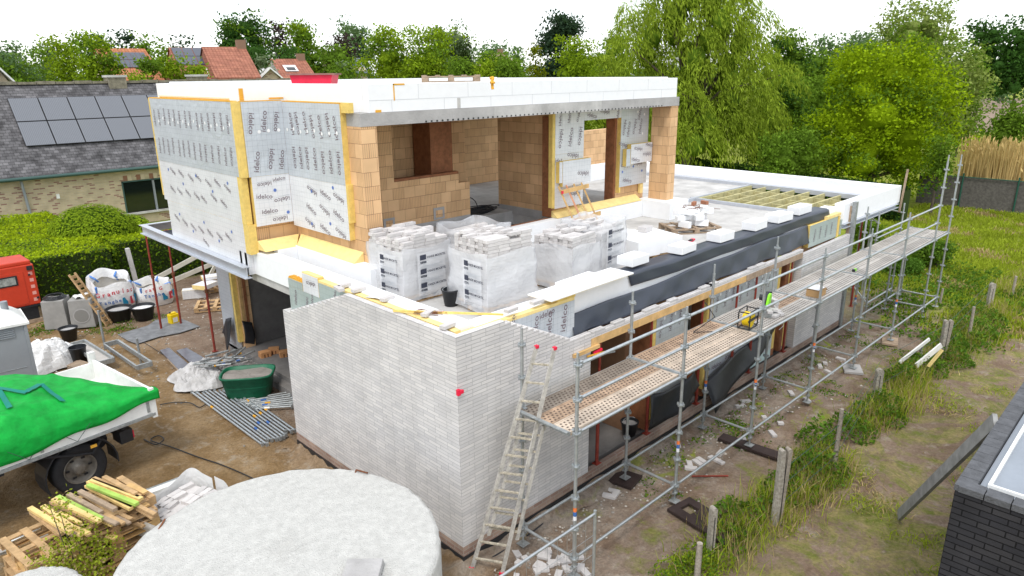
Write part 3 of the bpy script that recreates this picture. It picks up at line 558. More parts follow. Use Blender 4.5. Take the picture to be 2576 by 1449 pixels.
# decks: pressed steel planks with slot shade painted as dark patches
def plank(x0, x1, y, w, tint, slot=True):
    k = MB(); z = ZD+.03; k.box(rel((x0, y, z-.055)), rel((x0+.03, y+w, z)), GALD); k.box(rel((x1-.03, y, z-.055)), rel((x1, y+w, z)), GALD)
    k.box(rel((x0+.03, y, z-.055)), rel((x1-.03, y+.02, z+.004)), tint); k.box(rel((x0+.03, y+w-.02, z-.055)), rel((x1-.03, y+w, z+.004)), tint)
    k.box(rel((x0+.03, y+.02, z-.012)), rel((x1-.03, y+w-.02, z-.006)), tint)
    n = int((x1-x0-.1)/.075)
    for i in range(n):
        for j in range(4):
            X_ = x0+.06+i*.075+(j % 2)*.036; Y_ = y+.045+j*(w-.09)/3.6
            k.box(rel((X_, Y_, z-.0055)), rel((X_+.03, Y_+.028, z-.0045)), SLOT_SHADE); k.box(rel((X_+.026, Y_, z-.005)), rel((X_+.036, Y_+.03, z+.004)), tint)
    return k.build('deck_plank', SCF)
SLOT_SHADE = mat('deck_slot_shade', (.10, .075, .06), .9)
DR = mat('rusty_deck', (.42, .30, .21), .75, .15, var=.4, vscale=5); DG = mat('dusty_deck', (.52, .49, .45), .7, .2, var=.25, vscale=1.5); DP = mat('pale_rusty_deck', (.60, .50, .40), .7, .15, var=.25, vscale=4)
DK = mat('dark_deck', (.27, .23, .19), .7, .3, var=.3, vscale=4)
bays = [(OX[i]-(.12 if i == 0 else 0), OX[i+1]) for i in range(6)]+[(OX[6], XE+.05)]
for i, (a, b) in enumerate(bays):
    tn = [(DP, DR, DK), (DP, DP, DR), (DG, DR, DG), (DG, DG, DG), (DG, DG, DG), (DG, DG, DG), (DG, DG, DG)][i]
    for j in range(3): plank(a+.02, b-.02, YO+.045+j*.325, .315, tn[j])
k = MB()
for i, (a, b) in enumerate(bays): # coupling strip
    k.box(rel((a-.03, YO+.05, ZD+.031)), rel((a+.03, YI-.06, ZD+.040)), GALD)
k.build('deck_joint', SCF)
# back scaffold standing behind the far corner
S2 = empty('scaffold', (14.3, 1.7, GZ), 'short scaffold frame standing in the weeds behind the far corner of the house', 'scaffold')
def rel2(p): return Vector(p)-Vector((14.3, 1.7, GZ))
for x, y in ((15.6, -.1), (17.2, .9), (17.7, -.1), (18.4, 1.0)):
    k = MB(); k.tube(rel2((x, y, GZ)), rel2((x, y, 3.0)), .025, GALV)
    for q in range(6): k.tube(rel2((x, y, .2+.5*q)), rel2((x, y, .212+.5*q)), .06, GALV, n=10)
    k.build('standard', S2)
for p, q in (((15.6, -.1, .3), (17.7, -.1, .3)), ((17.2, .9, .3), (18.4, 1., .3)), ((15.6, -.1, .3), (17.2, .9, .3)), ((15.6, -.1, 2.7), (17.2, .9, 2.7)), ((17.7, -.1, 2.7), (18.4, 1., 2.7)), ((15.6, -.1, 2.25), (17.7, -.1, 2.25))):
    k = MB(); k.tube(rel2(p), rel2(q), .024, GALV); k.build('ledger', S2)
# sole boards under the jacks
PHE = mat('dark_phenolic_board', (.045, .032, .03), .4, var=.3, vscale=6)
k = MB(); k.box((-.28, -.95, 0), (.28, -.12, .05), PHE); k.box((-.28, .1, 0), (.28, .22, .05), PHE); k.box((-.28, -.12, 0), (-.1, .1, .05), PHE); k.box((.12, -.12, 0), (.28, .1, .05), PHE)
o = k.build('sole_board', loc=(OX[1]+.0, YO-.28, GZ), rz=-.15); tag(o, 'dark plywood sole board with a square hole under the second scaffold leg', 'board')
k = MB(); k.box((-.12, -1.0, 0), (.14, .35, .05), PHE); o = k.build('sole_board', loc=(OX[2], YO+.25, GZ), rz=.08); tag(o, 'long dark plywood sole board lying across under the third scaffold leg', 'board')
k = MB(); k.box((-.3, -.18, 0), (.3, .2, .05), WOODW); o = k.build('sole_board', loc=(OX[5], YO, GZ), rz=.3); tag(o, 'grey weathered board under the outer scaffold leg near the far end', 'board')
k = MB(); k.box((-.25, -.2, 0), (.3, .22, .05), CONC); o = k.build('sole_board', loc=(OX[4], YO, GZ), rz=.5); tag(o, 'small concrete slab under an outer scaffold leg before the far end', 'slab')
k = MB(); k.box((-.22, -.22, 0), (.26, .22, .05), PHE); o = k.build('sole_board', loc=(OX[1], YI, GZ), rz=.2); tag(o, 'small dark board under the inner scaffold leg beside the brick plinth', 'board')
# ladder
def ladder_at():
    f1, f2 = gp(1186, 1436), gp(1262, 1449)
    L = empty('ladder', f1, 'worn aluminium extension ladder leaning on the near end of the scaffold', 'ladder')
    t1 = on('y', f1.y-.42, 1350, 872); t2 = t1+(f2-f1)*.55
    for a, b, s_ in ((f1, t1, 0), (f2, t2, 1)): k = MB(); k.beam(a-f1, b-f1, .022, .06, ALW); k.cbox(a-f1+Vector((0, 0, .03)), (.06, .05, .07), REDP); k.cbox(b-f1, (.05, .05, .04), REDP); k.build('stile', L)
    for i in range(12):
        t = .06+i*.079; k = MB(); k.beam(f1.lerp(t1, t)-f1, f2.lerp(t2, t)-f1, .032, .022, ALR); k.build('rung', L)
    off = Vector((.10, -.05, .0)); s1, s2 = f1.lerp(t1, .16)+off, f2.lerp(t2, .16)+off; e1, e2 = f1.lerp(t1, .66)+off, f2.lerp(t2, .66)+off
    for a, b in ((s1, e1), (s2, e2)): k = MB(); k.beam(a-f1, b-f1, .02, .05, ALW); k.cbox(b-f1, (.05, .04, .07), ALW); k.build('stile', L)
    for i in range(7): t = (i+.5)/7; k = MB(); k.beam(s1.lerp(e1, t)-f1, s2.lerp(e2, t)-f1, .03, .022, ALR); k.build('rung', L)
ALW = mat('dirty_aluminium', (.50, .48, .44), .6, .2, var=.35, vscale=12); ALR = mat('mortar_splashed_rung', (.42, .38, .30), .8, .1, var=.5, vscale=20)
ladder_at()
# site fence panel in the foreground
a, b = on('z', 1.35, 1497, 1292), on('z', 1.35, 1262, 1449); dr = (a-b).normalized(); b = a-dr*2.2
FP = empty('site_fence', (a.x, a.y, GZ), 'steel mesh site fence panel in the foreground at the foot of the scaffold', 'fence')
k = MB(); o_ = Vector((a.x, a.y, GZ)); k.tube((0, 0, 0), a-o_+Vector((0, 0, .05)), .021, GALV); k.build('post', FP); k = MB(); k.tube(a-o_, b-o_, .019, GALV); k.build('top_rail', FP)
k = MB()
for i in range(3): k.tube(a-o_-Vector((0, 0, .32+.3*i)), b-o_-Vector((0, 0, .32+.3*i)), .003, GALV, n=4)
for i in range(1, 12): q = a.lerp(b, i/12)-o_; k.tube(q, q-Vector((0, 0, 1.3)), .0022, GALV, n=4)
k.build('wire_mesh', FP)
# ------------------------------------------------------------------ steel props
def prop(x, y, z0, z1, label, grp=None, plate=True):
    o = empty('steel_prop', (x, y, z0), label, 'prop', grp); h = z1-z0
    k = MB(); k.tube((0, 0, 0), (0, 0, h*.55), .032, RUST, n=8); k.build('outer_tube', o)
    k = MB(); k.tube((0, 0, h*.55), (0, 0, h), .024, RUST, n=8); k.build('inner_tube', o)
    k = MB(); k.cbox((0, 0, .004), (.14, .12, .008), RUST); k.cbox((0, 0, h-.004), (.14, .12, .008), RUST); k.build('end_plate', o)
    k = MB(); k.tube((0, 0, h*.53), (0, 0, h*.56), .05, RUSTB, n=8); k.tube((-.09, 0, h*.55), (.09, 0, h*.55), .008, RUSTB, n=6); k.build('collar', o)
prop(.55, 14.1, GZ, 2.78, 'red-brown steel prop farthest left under the end of the grey beam', 'props under the overhang')
prop(1.12, 14.14, GZ, 2.70, 'red-brown steel prop in the middle, standing beside the yellow canister', 'props under the overhang')
prop(.95, 11.28, GZ, 2.93, 'red-brown steel prop nearest the house, above the crumpled white sheets', 'props under the overhang')
for x, lab in ((3.2, 'red steel prop in the first opening beside the near brick bay'), (4.72, 'red steel prop beside the black bucket in the first opening'), (6.5, 'red steel prop at the second opening with the hanging black sheet'), (7.9, 'red steel prop standing before the long insulated pier, left one'), (8.75, 'red steel prop standing before the long insulated pier, right one'), (10.52, 'red steel prop in the last opening beside the far brick bay')):
    prop(x, .07, .207, 2.548, lab, 'props under the lintel board')
prop(16.4, .6, GZ, 2.87, 'red steel prop under the far steel beam of the flat roof')
# grey steel stanchion bolted at the far corner
k = MB(); k.box((13.86, -.05, GZ), (14.0, .05, 3.52), GALD); k.box((13.84, .055, GZ), (13.9, .13, 3.4), WOODW); o = k.build('steel_column'); tag(o, 'tall grey steel upright strapped to the far corner of the brick bay', 'post')
k = MB(); k.beam((17.75, .03, 2.7), (17.85, .0, 4.0), .05, .04, WOODW); o = k.build('wooden_stake'); tag(o, 'brown wooden stake sticking up at the outer corner of the white roof edge', 'stake')
# black sheets and the pale board hanging at the foot of the piers
k = MB(); k.grid(lambda u, v: (4.75+1.5*u+.3*v*(u-.5), .05-.12*sin(3*u)-.1*v-.04*sin(9*u+3*v), 1.05-.25*u+.3*u*u-(.65-.25*u)*v), 16, 8, BLK); o = solid(k.build('plastic_sheet'), .006); tag(o, 'black plastic sheet hanging loose at the foot of the short pier', 'plastic sheet')
k = MB(); k.grid(lambda u, v: (6.75+3.2*u, .06-.28*(1-u)*v-.05*sin(8*u+2*v), .62+.55*u+.07*sin(6*u)-(.62*(1-.5*u)+.1*sin(5*u))*v), 24, 8, BLK); o = solid(k.build('plastic_sheet'), .006); tag(o, 'long black plastic sheet sagging along the foot of the long insulated pier', 'plastic sheet')
k = MB(); k.grid(lambda u, v: (1.12-.07*sin(5*u)-.12*v, 10.3+.55*u-.1*v*sin(4*u), 1.0-.2*u-.75*v*(.8+.3*sin(5*u))), 12, 8, BLK); k.grid(lambda u, v: (1.3+.25*u, 10.13-.1*sin(3*v), .9-.6*v-.1*u), 6, 6, BLK); o = solid(k.build('plastic_sheet'), .006); tag(o, 'black plastic flap curling from the foot of the pier in the yard', 'plastic sheet')
# ------------------------------------------------------------------ buckets
def bucket(loc, r, h, label, fill=None, handle=True, grp=None, M=None):
    M = M or BLK; o = empty('bucket', loc, label, 'bucket', grp); k = MB(); k.lathe([(0, .003), (r*.72, .003), (r, h), (r*1.05, h), (r*1.05, h-.02), (r*1.0, h-.03)], M, n=20); k.lathe([(r*.96, h), (r*.7, .02), (0, .02)], M, n=20); k.build('tub', o)
    if fill: k = MB(); k.lathe([(0, h*.86), (r*.5, h*.84), (r*.93, h*.80)], fill, n=20); k.build('mortar', o)
    if handle:
        k = MB(); k.path([(r*1.03*cos(t), r*.9*sin(t)*.6, h+r*.15*sin(t)) for t in np.linspace(0, pi, 9)], .006, GALV); k.build('handle', o)
bucket((1.72, 2.18, 3.052), .16, .30, 'black bucket between the two brick pallets on the roof terrace')
bucket((4.45, .28, .207), .17, .29, 'black mortar bucket in the first opening above the plinth', CONL)
bucket((-.02, 15.85, GZ), .36, .40, 'wide black mortar tub in front of the open sand bag', CONC, False)
bucket((.52, 15.45, GZ), .34, .42, 'wide black tub filled with crumpled white sheet', WHT, False)
bucket((-1.56, 15.1, GZ), .24, .36, 'black mortar bucket beside the grey concrete boxes', CONC, False)
bucket((-1.83, 13.0, GZ), .2, .45, 'black bucket half hidden behind the white wrapped sacks', None)
bucket((8.75, 5.9, 3.485), .22, .36, 'black bucket standing inside the upper door opening', None)
bucket((8.15, 6.3, 3.66), .25, .40, 'black bucket stacked behind the leaning pallet', None)
# ------------------------------------------------------------------ pallets and brick stacks
def pallet_mesh(k, w, d, z, M, X=None):
    for i in range(5): x = -w/2+i*(w-.1)/4; k.box((x, -d/2, z+.122), (x+.1, d/2, z+.144), M, X=X)
    for j in range(3):
        y = -d/2+j*(d-.1)/2; k.box((-w/2, y, z+.100), (w/2, y+.1, z+.1215), M, X=X); k.box((-w/2, y+.001, z), (w/2, y+.099, z+.02), M, X=X)
        for i in range(3): x = -w/2+i*(w-.13)/2; k.box((x, y+.002, z+.0205), (x+.13, y+.098, z+.0995), M, X=X)
def wrapped(loc, w, d, hw, hb_, rz, label, wrapM=None, text=True, bare=.25, seed=1, mirror=False):
    rr = random.Random(seed); o = empty('brick_pallet', loc, label, 'brick pallet', 'wrapped brick pallets on the roof terrace', rz)
    k = MB(); pallet_mesh(k, w, d, 0, WOODP); k.build('pallet', o)
    k = MB(); k.box((-w/2+.02, -d/2+.02, .146), (w/2-.02, d/2-.02, hb_-bare), BRK)
    z = hb_-bare; lay = int(bare/.056)+2
    for L_ in range(lay):
        n = int(w/.245); m_ = int(d/.11)
        for i in range(n):
            for j in range(m_):
                e = L_-(lay-3)
                if e > 0 and rr.random() < .28*e+.18*(abs(i-n/2)/n+abs(j-m_/2)/m_)*e: continue
                if (L_+j) % 2: x = -w/2+.02+i*.243; dx = .03*(L_ % 2)
                else: x = -w/2+.02+i*.243; dx = 0
                y = -d/2+.02+j*.108; k.box((x+dx, y, z+.002), (x+dx+.236, y+.101, z+.054), BRKL, rz=rr.uniform(-.06, .06)*(1 if L_ > lay-4 else .2))
        z += .0565
    k.build('brick_stack', o)
    # plastic hood
    k = MB(); n = 48
    def per(t, z, e):
        a = t*4; s_ = int(a) % 4; f = a-int(a); P = [(-1, -1), (1, -1), (1, 1), (-1, 1)]; p, q = P[s_], P[(s_+1) % 4]
        x = (p[0]+(q[0]-p[0])*f)*(w/2+e); y = (p[1]+(q[1]-p[1])*f)*(d/2+e); return x, y
    def fn(u, v):
        e = .015+.05*v**3+.018*sin(u*40+seed)+.012*sin(v*11+u*17); zz = hw-(hw-.06)*v+.035*sin(u*23+seed*2)*(1-v)**2; x, y = per(u % 1, zz, e); return (x, y, zz)
    k.grid(fn, 64, 14, wrapM or WRAP); k.build('plastic_wrap', o)
    if text:
        k = MB()
        def panel(org, u, cols):
            v = Vector((0, 0, 1)); org = Vector(org); u = Vector(u); nrm = u.cross(v)
            k.add([org+u*0+v*.12, org+u*.46+v*.12, org+u*.46+v*(hw-.10), org+v*(hw-.10)], [(0, 1, 2, 3)], FILM)
            r_ = 0
            zz = hw-.25
            while zz > .22:
                a = org+u*.04+v*zz+nrm*.004; q = (lambda s0, t0, s1, t1, M: k.add([a+u*s0+v*t0, a+u*s1+v*t0, a+u*s1+v*t1, a+u*s0+v*t1], [(0, 1, 2, 3)], M))
                q(0, .03, .10, .12, INKF); q(0, -.035, .10, .005, INKF); q(.0, -.045, .09, -.005, FILM2); 
                write(k, 'VANDE MOORTEL', a+u*.27+v*.06, u*(-1 if mirror else 1), v, .058, INKF, 0, .02, .9); write(k, 'BRICKWORKS   DESIGN', a+u*.26+v*.02, u, v, .022, FOILL)
                for ln in range(3): q(0, -.09-.025*ln, .38-.07*(ln % 2), -.083-.025*ln, FOILL)
                zz -= .25
        if seed == 1: panel((w/2-.86, -d/2-.065, 0), (1.35, 0, 0), 1)
        if seed == 4: panel((-w/2+.1, -d/2-.065, 0), (1.2, 0, 0), 1)
        panel((-w/2-.065, d/2-.42 if seed != 4 else d/2-.1, 0), (0, -1.05, 0), 1)
        k.build('printed_film', o)
    return o
BRKL = mat('loose_grey_brick', (.60, .575, .56), .85, var=.08, vscale=12, island=.13, bump=.3, bscale=70)
INKF = mat('film_ink', (.05, .055, .08), .5); FILM = mat('printed_white_film', (.88, .89, .91), .3, alpha=.45, bump=.5, bscale=12, spec=.5); FILM2 = mat('film_grey', (.55, .57, .60), .5)
wrapped((1.68, 3.24, 3.052), 1.12, 1.02, .98, 1.12, .03, 'wrapped grey brick pallet next to the clay corner pillar', seed=1)
wrapped((2.30, 1.72, 3.052), 1.08, .98, 1.02, 1.24, -.05, 'wrapped grey brick pallet nearest the corner, plastic torn open at the top', seed=2)
wrapped((4.00, 1.55, 3.052), .86, .9, .86, 1.0, .08, 'grey brick pallet in loosely sagging milky plastic beside the white board', seed=3, text=False)
wrapped((4.95, 1.68, 3.052), .80, .9, 1.12, .95, .08, 'wrapped brick pallet at the right end with large mirrored print', seed=4, mirror=True)
wrapped((3.05, 3.05, 3.052), 1.0, .95, 1.12, .95, .1, 'wrapped brick pallet standing behind, its clear plastic bulging over the top', seed=5, text=False)
# leaning pallet
o = empty('leaning_pallet', (7.0, 4.22, 3.052), 'wooden pallet leaning upright against the white upstand by the upper door', 'pallet', rz=.0)
for i in range(4): k = MB(); x = .28*i; k.beam((x+.15, -.42, 0), (x-.15, .08, 1.25), .10, .022, WOOD if i != 1 else mat('pink_timber', (.62, .30, .18), .8, var=.2)); k.build('slat', o)
for z_, xx in ((.45, .02), (1.12, -.14)): k = MB(); t = z_/1.25; k.beam((xx-.02, -.46+.5*t, z_), (xx+1.0, -.46+.5*t, z_+.04), .03, .1, WOOD); k.cbox((xx, -.49+.5*t, z_), (.07, .012, .07), REDP); k.build('bearer', o)
# flat pallet with broken polystyrene and rebar
o = empty('flat_pallet', (9.75, 2.45, 3.052), 'old pallet loaded with white polystyrene offcuts and rusty wire on the terrace', 'pallet', rz=-.55)
k = MB(); pallet_mesh(k, 1.3, .85, 0, WOODW); k.build('deck', o)
for i in range(22):
    k = MB(); L_ = random.uniform(.15, .4); X = Matrix.Translation((random.uniform(-.35, .5), random.uniform(-.3, .3), .17+.14*(i % 3)+.05)) @ Matrix.Rotation(random.uniform(0, 3), 4, 'Z') @ Matrix.Rotation(random.uniform(-.15, .15), 4, 'X')
    k.cbox((0, 0, 0), (L_, random.uniform(.1, .2), random.uniform(.1, .16)), EPS, X=X); q = k.build('polystyrene_offcut', bevel=.008); q.matrix_world = Matrix.Translation((9.75, 2.45, 3.052)) @ Matrix.Rotation(-.55, 4, 'Z'); tag(q, 'white polystyrene offcut heaped on the old pallet on the terrace', 'offcut', 'polystyrene offcuts on the terrace pallet')
k = MB()
for i in range(4): k.path([(9.75+.25*cos(t+i)*(1-.1*i)+.1*i, 2.45+.2*sin(t+i)+.05*i, 3.60+.05*sin(2*t+i)) for t in np.linspace(0, 5, 12)], .006, RUSTB, n=5)
k.tube((9.9, 2.4, 3.62), (10.4, 2.0, 3.56), .006, RUSTB); tag(k.build('rebar_wire'), 'rusty bent wire lying on top of the polystyrene offcuts', 'wire')
# stacks of polystyrene blocks
def eblock(p, d, label, rz=0, name='polystyrene_block', cat='polystyrene block', grp=None, M=None):
    k = MB(); k.box((-d[0]/2, -d[1]/2, 0), (d[0]/2, d[1]/2, d[2]), M or EPS); return tag(k.build(name, bevel=.006, loc=p, rz=rz), label, cat, grp)
o = empty('small_pallet', (6.75, 1.75, 3.052), 'low pallet under the big white polystyrene pile', 'pallet', rz=-.25); k = MB(); pallet_mesh(k, 1.2, .8, 0, WOODP); k.build('deck', o)
eblock((6.45, 1.78, 3.20), (.62, .95, .34), 'big white polystyrene block, left one on the low pallet', -.2)
eblock((7.12, 1.68, 3.20), (.66, .95, .32), 'big white polystyrene block, right one on the low pallet', -.25)
eblock((6.35, 2.0, 3.545), (.35, .45, .12), 'small white polystyrene piece on top of the big left block', .2)
eblock((7.1, 1.95, 3.525), (.3, .2, .12), 'grey brick-sized block on the big white pile', .1, 'brick_block', 'brick', M=BRKL)
sp = [((4.72, .55, 3.52), (.52, .35, .16), .0, 'white polystyrene block at the end of the dark roof sheet, first from the white board'), ((6.20, .45, 3.49), (.55, .33, .15), .05, 'white polystyrene block on the dark roof edge beside the big white pile'), ((7.62, .42, 3.49), (.56, .34, .17), .0, 'white polystyrene block on the dark roof edge in front of the old pallet'),
      ((9.15, .44, 3.49), (.58, .34, .18), .04, 'white polystyrene block on the dark roof edge beyond the old pallet'), ((9.75, .62, 3.49), (.4, .2, .1), .0, 'low flat polystyrene piece between two blocks on the roof edge'), ((10.35, .44, 3.49), (.7, .36, .18), -.03, 'long white polystyrene block on the roof edge near the joists'), ((11.6, .5, 3.49), (.7, .32, .19), .0, 'farthest white polystyrene block on the dark roof edge')]
for p, d, r_, l in sp: eblock(p, d, l, r_)
k = MB(); k.box((0, 0, 0), (2.15, .5, .02), EPS); k.box((.0, 0, -.004), (2.15, .5, -.0005), PIRL); o = k.build('polystyrene_sheet', loc=(1.95, .05, 3.535), rz=.015); tag(o, 'long white sheet laid over the parapet with a red sticker', 'sheet')
k = MB(); k.box((1.0, .45, .021), (1.2, .47, .026), REDP); k.build('sticker', o)
eblock((3.05, .38, 3.557), (.9, .4, .05), 'thin white polystyrene slab lying on the long white sheet', .05)
k = MB(); k.box((.0, -.02, 0), (.35, .06, .03), REDP); k.box((.05, -.015, .03), (.2, .05, .05), BLK); tag(k.build('hand_saw', loc=(6.9, .7, 3.49), rz=.3), 'dark red tool lying on the roof edge between two white blocks', 'tool')
# things on the left parapet and the corner
def bricks(pts, lab, grp, z):
    for i, (x, y, r_) in enumerate(pts):
        k = MB(); k.box((-.12, -.05, 0), (.12, .05, .052), BRKL); tag(k.build('loose_brick', bevel=.003, loc=(x, y, z), rz=r_), lab[i] if isinstance(lab, list) else lab, 'brick', grp)
bricks([(.2, 3.10, .1), (.05, 3.0, 1.4), (.24, 2.72, .0), (.3, 2.0, .2), (.3, .98, .3), (.16, .36, .15), (1.25, .22, .1), (1.78, .2, .05)], ['grey brick laid crosswise on the yellow foam, farthest left', 'grey brick lying on the top course at the peak of the flank wall', 'grey brick laid crosswise on the foam left of the torn white scrap', 'pale grey brick on the foam beside the white scrap', 'grey brick at the inner edge near the rusty ties', 'grey brick lying beside the yellow level in the corner', 'grey brick on the white strip right of the corner', 'grey brick at the end of the foam beside the long white sheet'], None, 3.522)
k = MB(); k.beam((.02, 1.45, 3.54), (1.0, .12, 3.555), .03, .028, PIR); k.beam((.42, .905, 3.556), (.56, .715, 3.556), .018, .01, REDP); k.beam((.62, .635, 3.558), (.74, .472, 3.558), .018, .01, REDP); tag(k.build('spirit_level'), 'yellow spirit level lying across the near corner of the wall', 'level')
k = MB()
for i in range(9): k.beam((.16+.02*i, 1.15+.012*i, 3.53+.008*(i % 3)), (.33+.02*i, .78+.03*(i % 4), 3.55+.008*(i % 4)), .007, .007, RUSTB)
tag(k.build('wall_ties'), 'bundle of rusty wall ties on the foam near the corner', 'ties')
k = MB(); k.grid(lambda u, v: (.18+.28*u+.02*sin(5*v), 1.95+.45*v, 3.53+.02*sin(6*u+4*v)), 6, 6, WHT); tag(solid(k.build('white_scrap'), .01), 'torn white scrap lying on the yellow foam of the flank wall', 'scrap')
k = MB(); k.cbox((0, 0, 0), (.05, .05, .09), REDP); k.cbox((.04, -.01, .0), (.07, .04, .05), REDP); tag(k.build('line_block', bevel=.006, loc=(-.012, -.03, 2.72)), 'small red bricklayer line block on the brick corner', 'line block')
# reel, saw and boxes on the deck
def on_deck(px, py): return gp(px, py, ZD+.035)
q = on_deck(1880, 822); o = empty('cable_reel', q, 'yellow cable reel in a black tube frame on the scaffold deck', 'cable reel', rz=.1)
k = MB(); k.tube((0, -.05, .16), (0, .07, .16), .135, YELP, n=28); k.tube((0, -.075, .16), (0, -.05, .16), .15, YELP, n=28); k.build('drum', o)
k = MB(); c_ = [(-.19, 0), (.19, 0), (.20, .05), (.20, .30), (.17, .34), (-.17, .34), (-.2, .3), (-.2, .05), (-.19, 0)]
for yy in (-.11, .11): k.path([(a, yy, b+.015) for a, b in c_], .012, BLK)
for a in (-.19, .19): k.tube((a, -.11, .02), (a, .11, .02), .012, BLK); k.tube((a, -.11, .33), (a, .11, .33), .012, BLK)
k.box((-.2, -.10, .15), (.2, -.08, .19), BLK); k.build('frame', o)
k = MB(); k.path([tuple(q+Vector(p)) for p in ((-.2, .1, .1), (-.35, .15, .05), (-.6, .2, .02), (-1.0, .55, .015), (-.7, .3, .3), (-.75, .5, .55))], .008, BLK); tag(k.build('cable'), 'black power cable trailing from the yellow reel across the deck', 'cable')
q = on_deck(1925, 790); o = empty('chop_saw', q, 'lime green and black masonry saw standing on the scaffold deck', 'saw', rz=.2)
k = MB(); k.box((-.2, -.16, 0), (.2, .16, .08), GALD); k.box((-.24, -.05, .08), (.0, .05, .1), GALV); k.build('base', o)
k = MB(); k.tube((.06, -.02, .28), (.06, .03, .28), .15, BLK, n=24); k.tube((.06, -.035, .28), (.06, -.02, .28), .07, GALD, n=16); k.box((.02, .0, .08), (.1, .05, .28), BLK); k.tube((.15, -.05, .42), (.2, .08, .38), .02, BLK); k.tube((.1, .03, .3), (.1, .16, .3), .06, BLK, n=14); k.build('blade_guard', o)
k = MB(); k.prism([(-.19, .24), (-.08, .42), (.03, .44), (.10, .36), (.04, .2)], 'y', -.075, -.03, LIME); k.build('hood', o, .008)
k = MB(); k.path([tuple(q+Vector(p)) for p in ((.25, -.05, .12), (.32, -.1, .05), (.33, -.22, -.1), (.25, -.28, -.25), (.12, -.26, -.3))], .006, WHTP); tag(k.build('cable'), 'white cable hanging over the deck edge below the saw', 'cable')
for i, (dx, dy, dz) in enumerate(((.42, .05, 0), (.42, .06, .056), (.43, .05, .112), (.41, .06, .168))):
    k = MB(); k.box((-.12, -.05, 0), (.12, .05, .052), BRKL); tag(k.build('stacked_brick', bevel=.003, loc=q+Vector((dx, dy, dz)), rz=1.1), 'grey brick in the small stack beside the green saw', 'brick', 'bricks stacked beside the saw')
for i, (dx, dy) in enumerate(((-.02, -.22), (.15, -.2), (.22, -.12), (-.1, -.12), (.05, -.14))):
    k = MB(); k.box((-.1, -.05, 0), (.08, .05, .05), BRKL); tag(k.build('cut_brick', bevel=.003, loc=q+Vector((dx, dy, .0 if i < 3 else .085)), rz=i*1.3), 'cut piece of grey brick lying round the foot of the saw', 'brick', 'cut brick pieces by the saw')
q = on_deck(2052, 742); o = empty('cardboard_box', q, 'open brown cardboard box with white sacking on the scaffold deck', 'box', rz=.0)
CARD = mat('cardboard', (.45, .28, .13), .85, var=.1)
k = MB(); k.box((-.2, -.13, 0), (.2, -.122, .15), CARD); k.box((-.2, .122, 0), (.2, .13, .15), CARD); k.box((-.2, -.122, 0), (-.192, .122, .15), CARD); k.box((.192, -.122, 0), (.2, .122, .15), CARD); k.add([(.2, -.12, .15), (.2, .12, .15), (.34, .12, .06), (.34, -.12, .06)], [(0, 1, 2, 3)], CARD); k.build('carton', o)
k = MB(); k.grid(lambda u, v: (-.2+.34*u, -.13+.26*v, .15+.05*sin(3*u*pi)*sin(pi*v)+.02), 10, 8, WHT); k.build('sacking', o)
q = on_deck(2150, 682); k = MB(); k.cbox((0, 0, .03), (.12, .05, .05), LIME); k.cbox((-.07, 0, .03), (.06, .06, .06), BLK); k.beam((.06, 0, .03), (.3, .03, .02), .01, .02, GALD); tag(k.build('foam_gun', loc=q), 'small lime and black tool lying on the far deck', 'tool')
k = MB(); k.beam((2.75, -.02, 2.42), (3.35, -.12, 2.40), .012, .03, ORNG); k.beam((2.9, -.03, 2.44), (3.1, -.05, 2.46), .03, .04, REDP); k.beam((3.0, -.05, 2.38), (3.4, -.1, 2.34), .01, .02, GALV); tag(k.build('bar_clamp'), 'red bar clamp holding the timber at the first opening', 'clamp')
# upper roof things
q = Vector((.65, 7.5, 6.42)); c0 = far(791, 17.0)
o = empty('mortar_tub', (c0.x, c0.y, 6.41), 'red plastic mortar tub standing on the high roof', 'tub', rz=R(-45)+.02)
k = MB(); k.prism([(-.40, .18), (.40, .18), (.47, .50), (-.47, .50)], 'y', -.33, .33, REDP); k.build('tub', o); k = MB(); k.box((-.52, -.38, .48), (.52, .38, .515), mat('dirty_rim', (.28, .14, .12), .8, var=.3)); k.build('rim', o)
c0 = far(1690*0+1134, 15.4); o = empty('roof_pallet', (c0.x, c0.y, 6.58), 'grey wooden pallet raised on the high roof edge', 'pallet', rz=R(-44)+.08); k = MB(); pallet_mesh(k, 1.2, .8, 0.14, WOODW); k.build('deck', o)
c1 = far(1100, 15.0); eblock((c1.x, c1.y, 6.402), (.3, .3, .30), 'white polystyrene block under the grey pallet on the high roof', .6)
k = MB(); c1 = far(1238, 13.6); k.path([(c1.x+.06*sin(5*t), c1.y+.12*t, 6.76+.05*sin(4*t)) for t in np.linspace(-.6, .6, 9)], .025, ORNG); k.path([(c1.x-.0, c1.y, 6.78), (c1.x-.02, c1.y-.02, 6.66), (c1.x-.02, c1.y-.03, 6.6)], .03, ORNG); tag(k.build('foam_blob'), 'curl of orange foam on the high roof edge right of the pallet', 'foam')
# things in the upper room
k = MB()
for i in range(14): k.path([(6.05+.12*(i % 3)+(.25+.03*(i % 5))*cos(t)*1.6, 6.35+.05*(i % 4)+(.16+.02*(i % 4))*sin(t), 3.50+.015*i*(1 if i < 9 else .4)) for t in np.linspace(0, 2*pi, 15)], .012, BLK, n=5)
k.path([(5.7+.35*cos(t), 6.3, 3.6+.36*sin(t)) for t in np.linspace(0, pi, 10)], .012, BLK, n=5); tag(k.build('hose_coil'), 'black hose coil lying on the upper floor by the interior doorway', 'hose')
q = MB(); q.box((0, 0, 0), (.55, .45, .42), CARD); tag(q.build('cardboard_box', loc=(8.3, 5.5, 3.485), rz=.2), 'plain brown cardboard box inside the upper door opening', 'box')
eblock((8.2, 6.3, 3.485), (.7, .5, .17), 'pale yellow insulation slab under the stacked black bucket', .2, 'insulation_slab', 'insulation', M=PIRL)
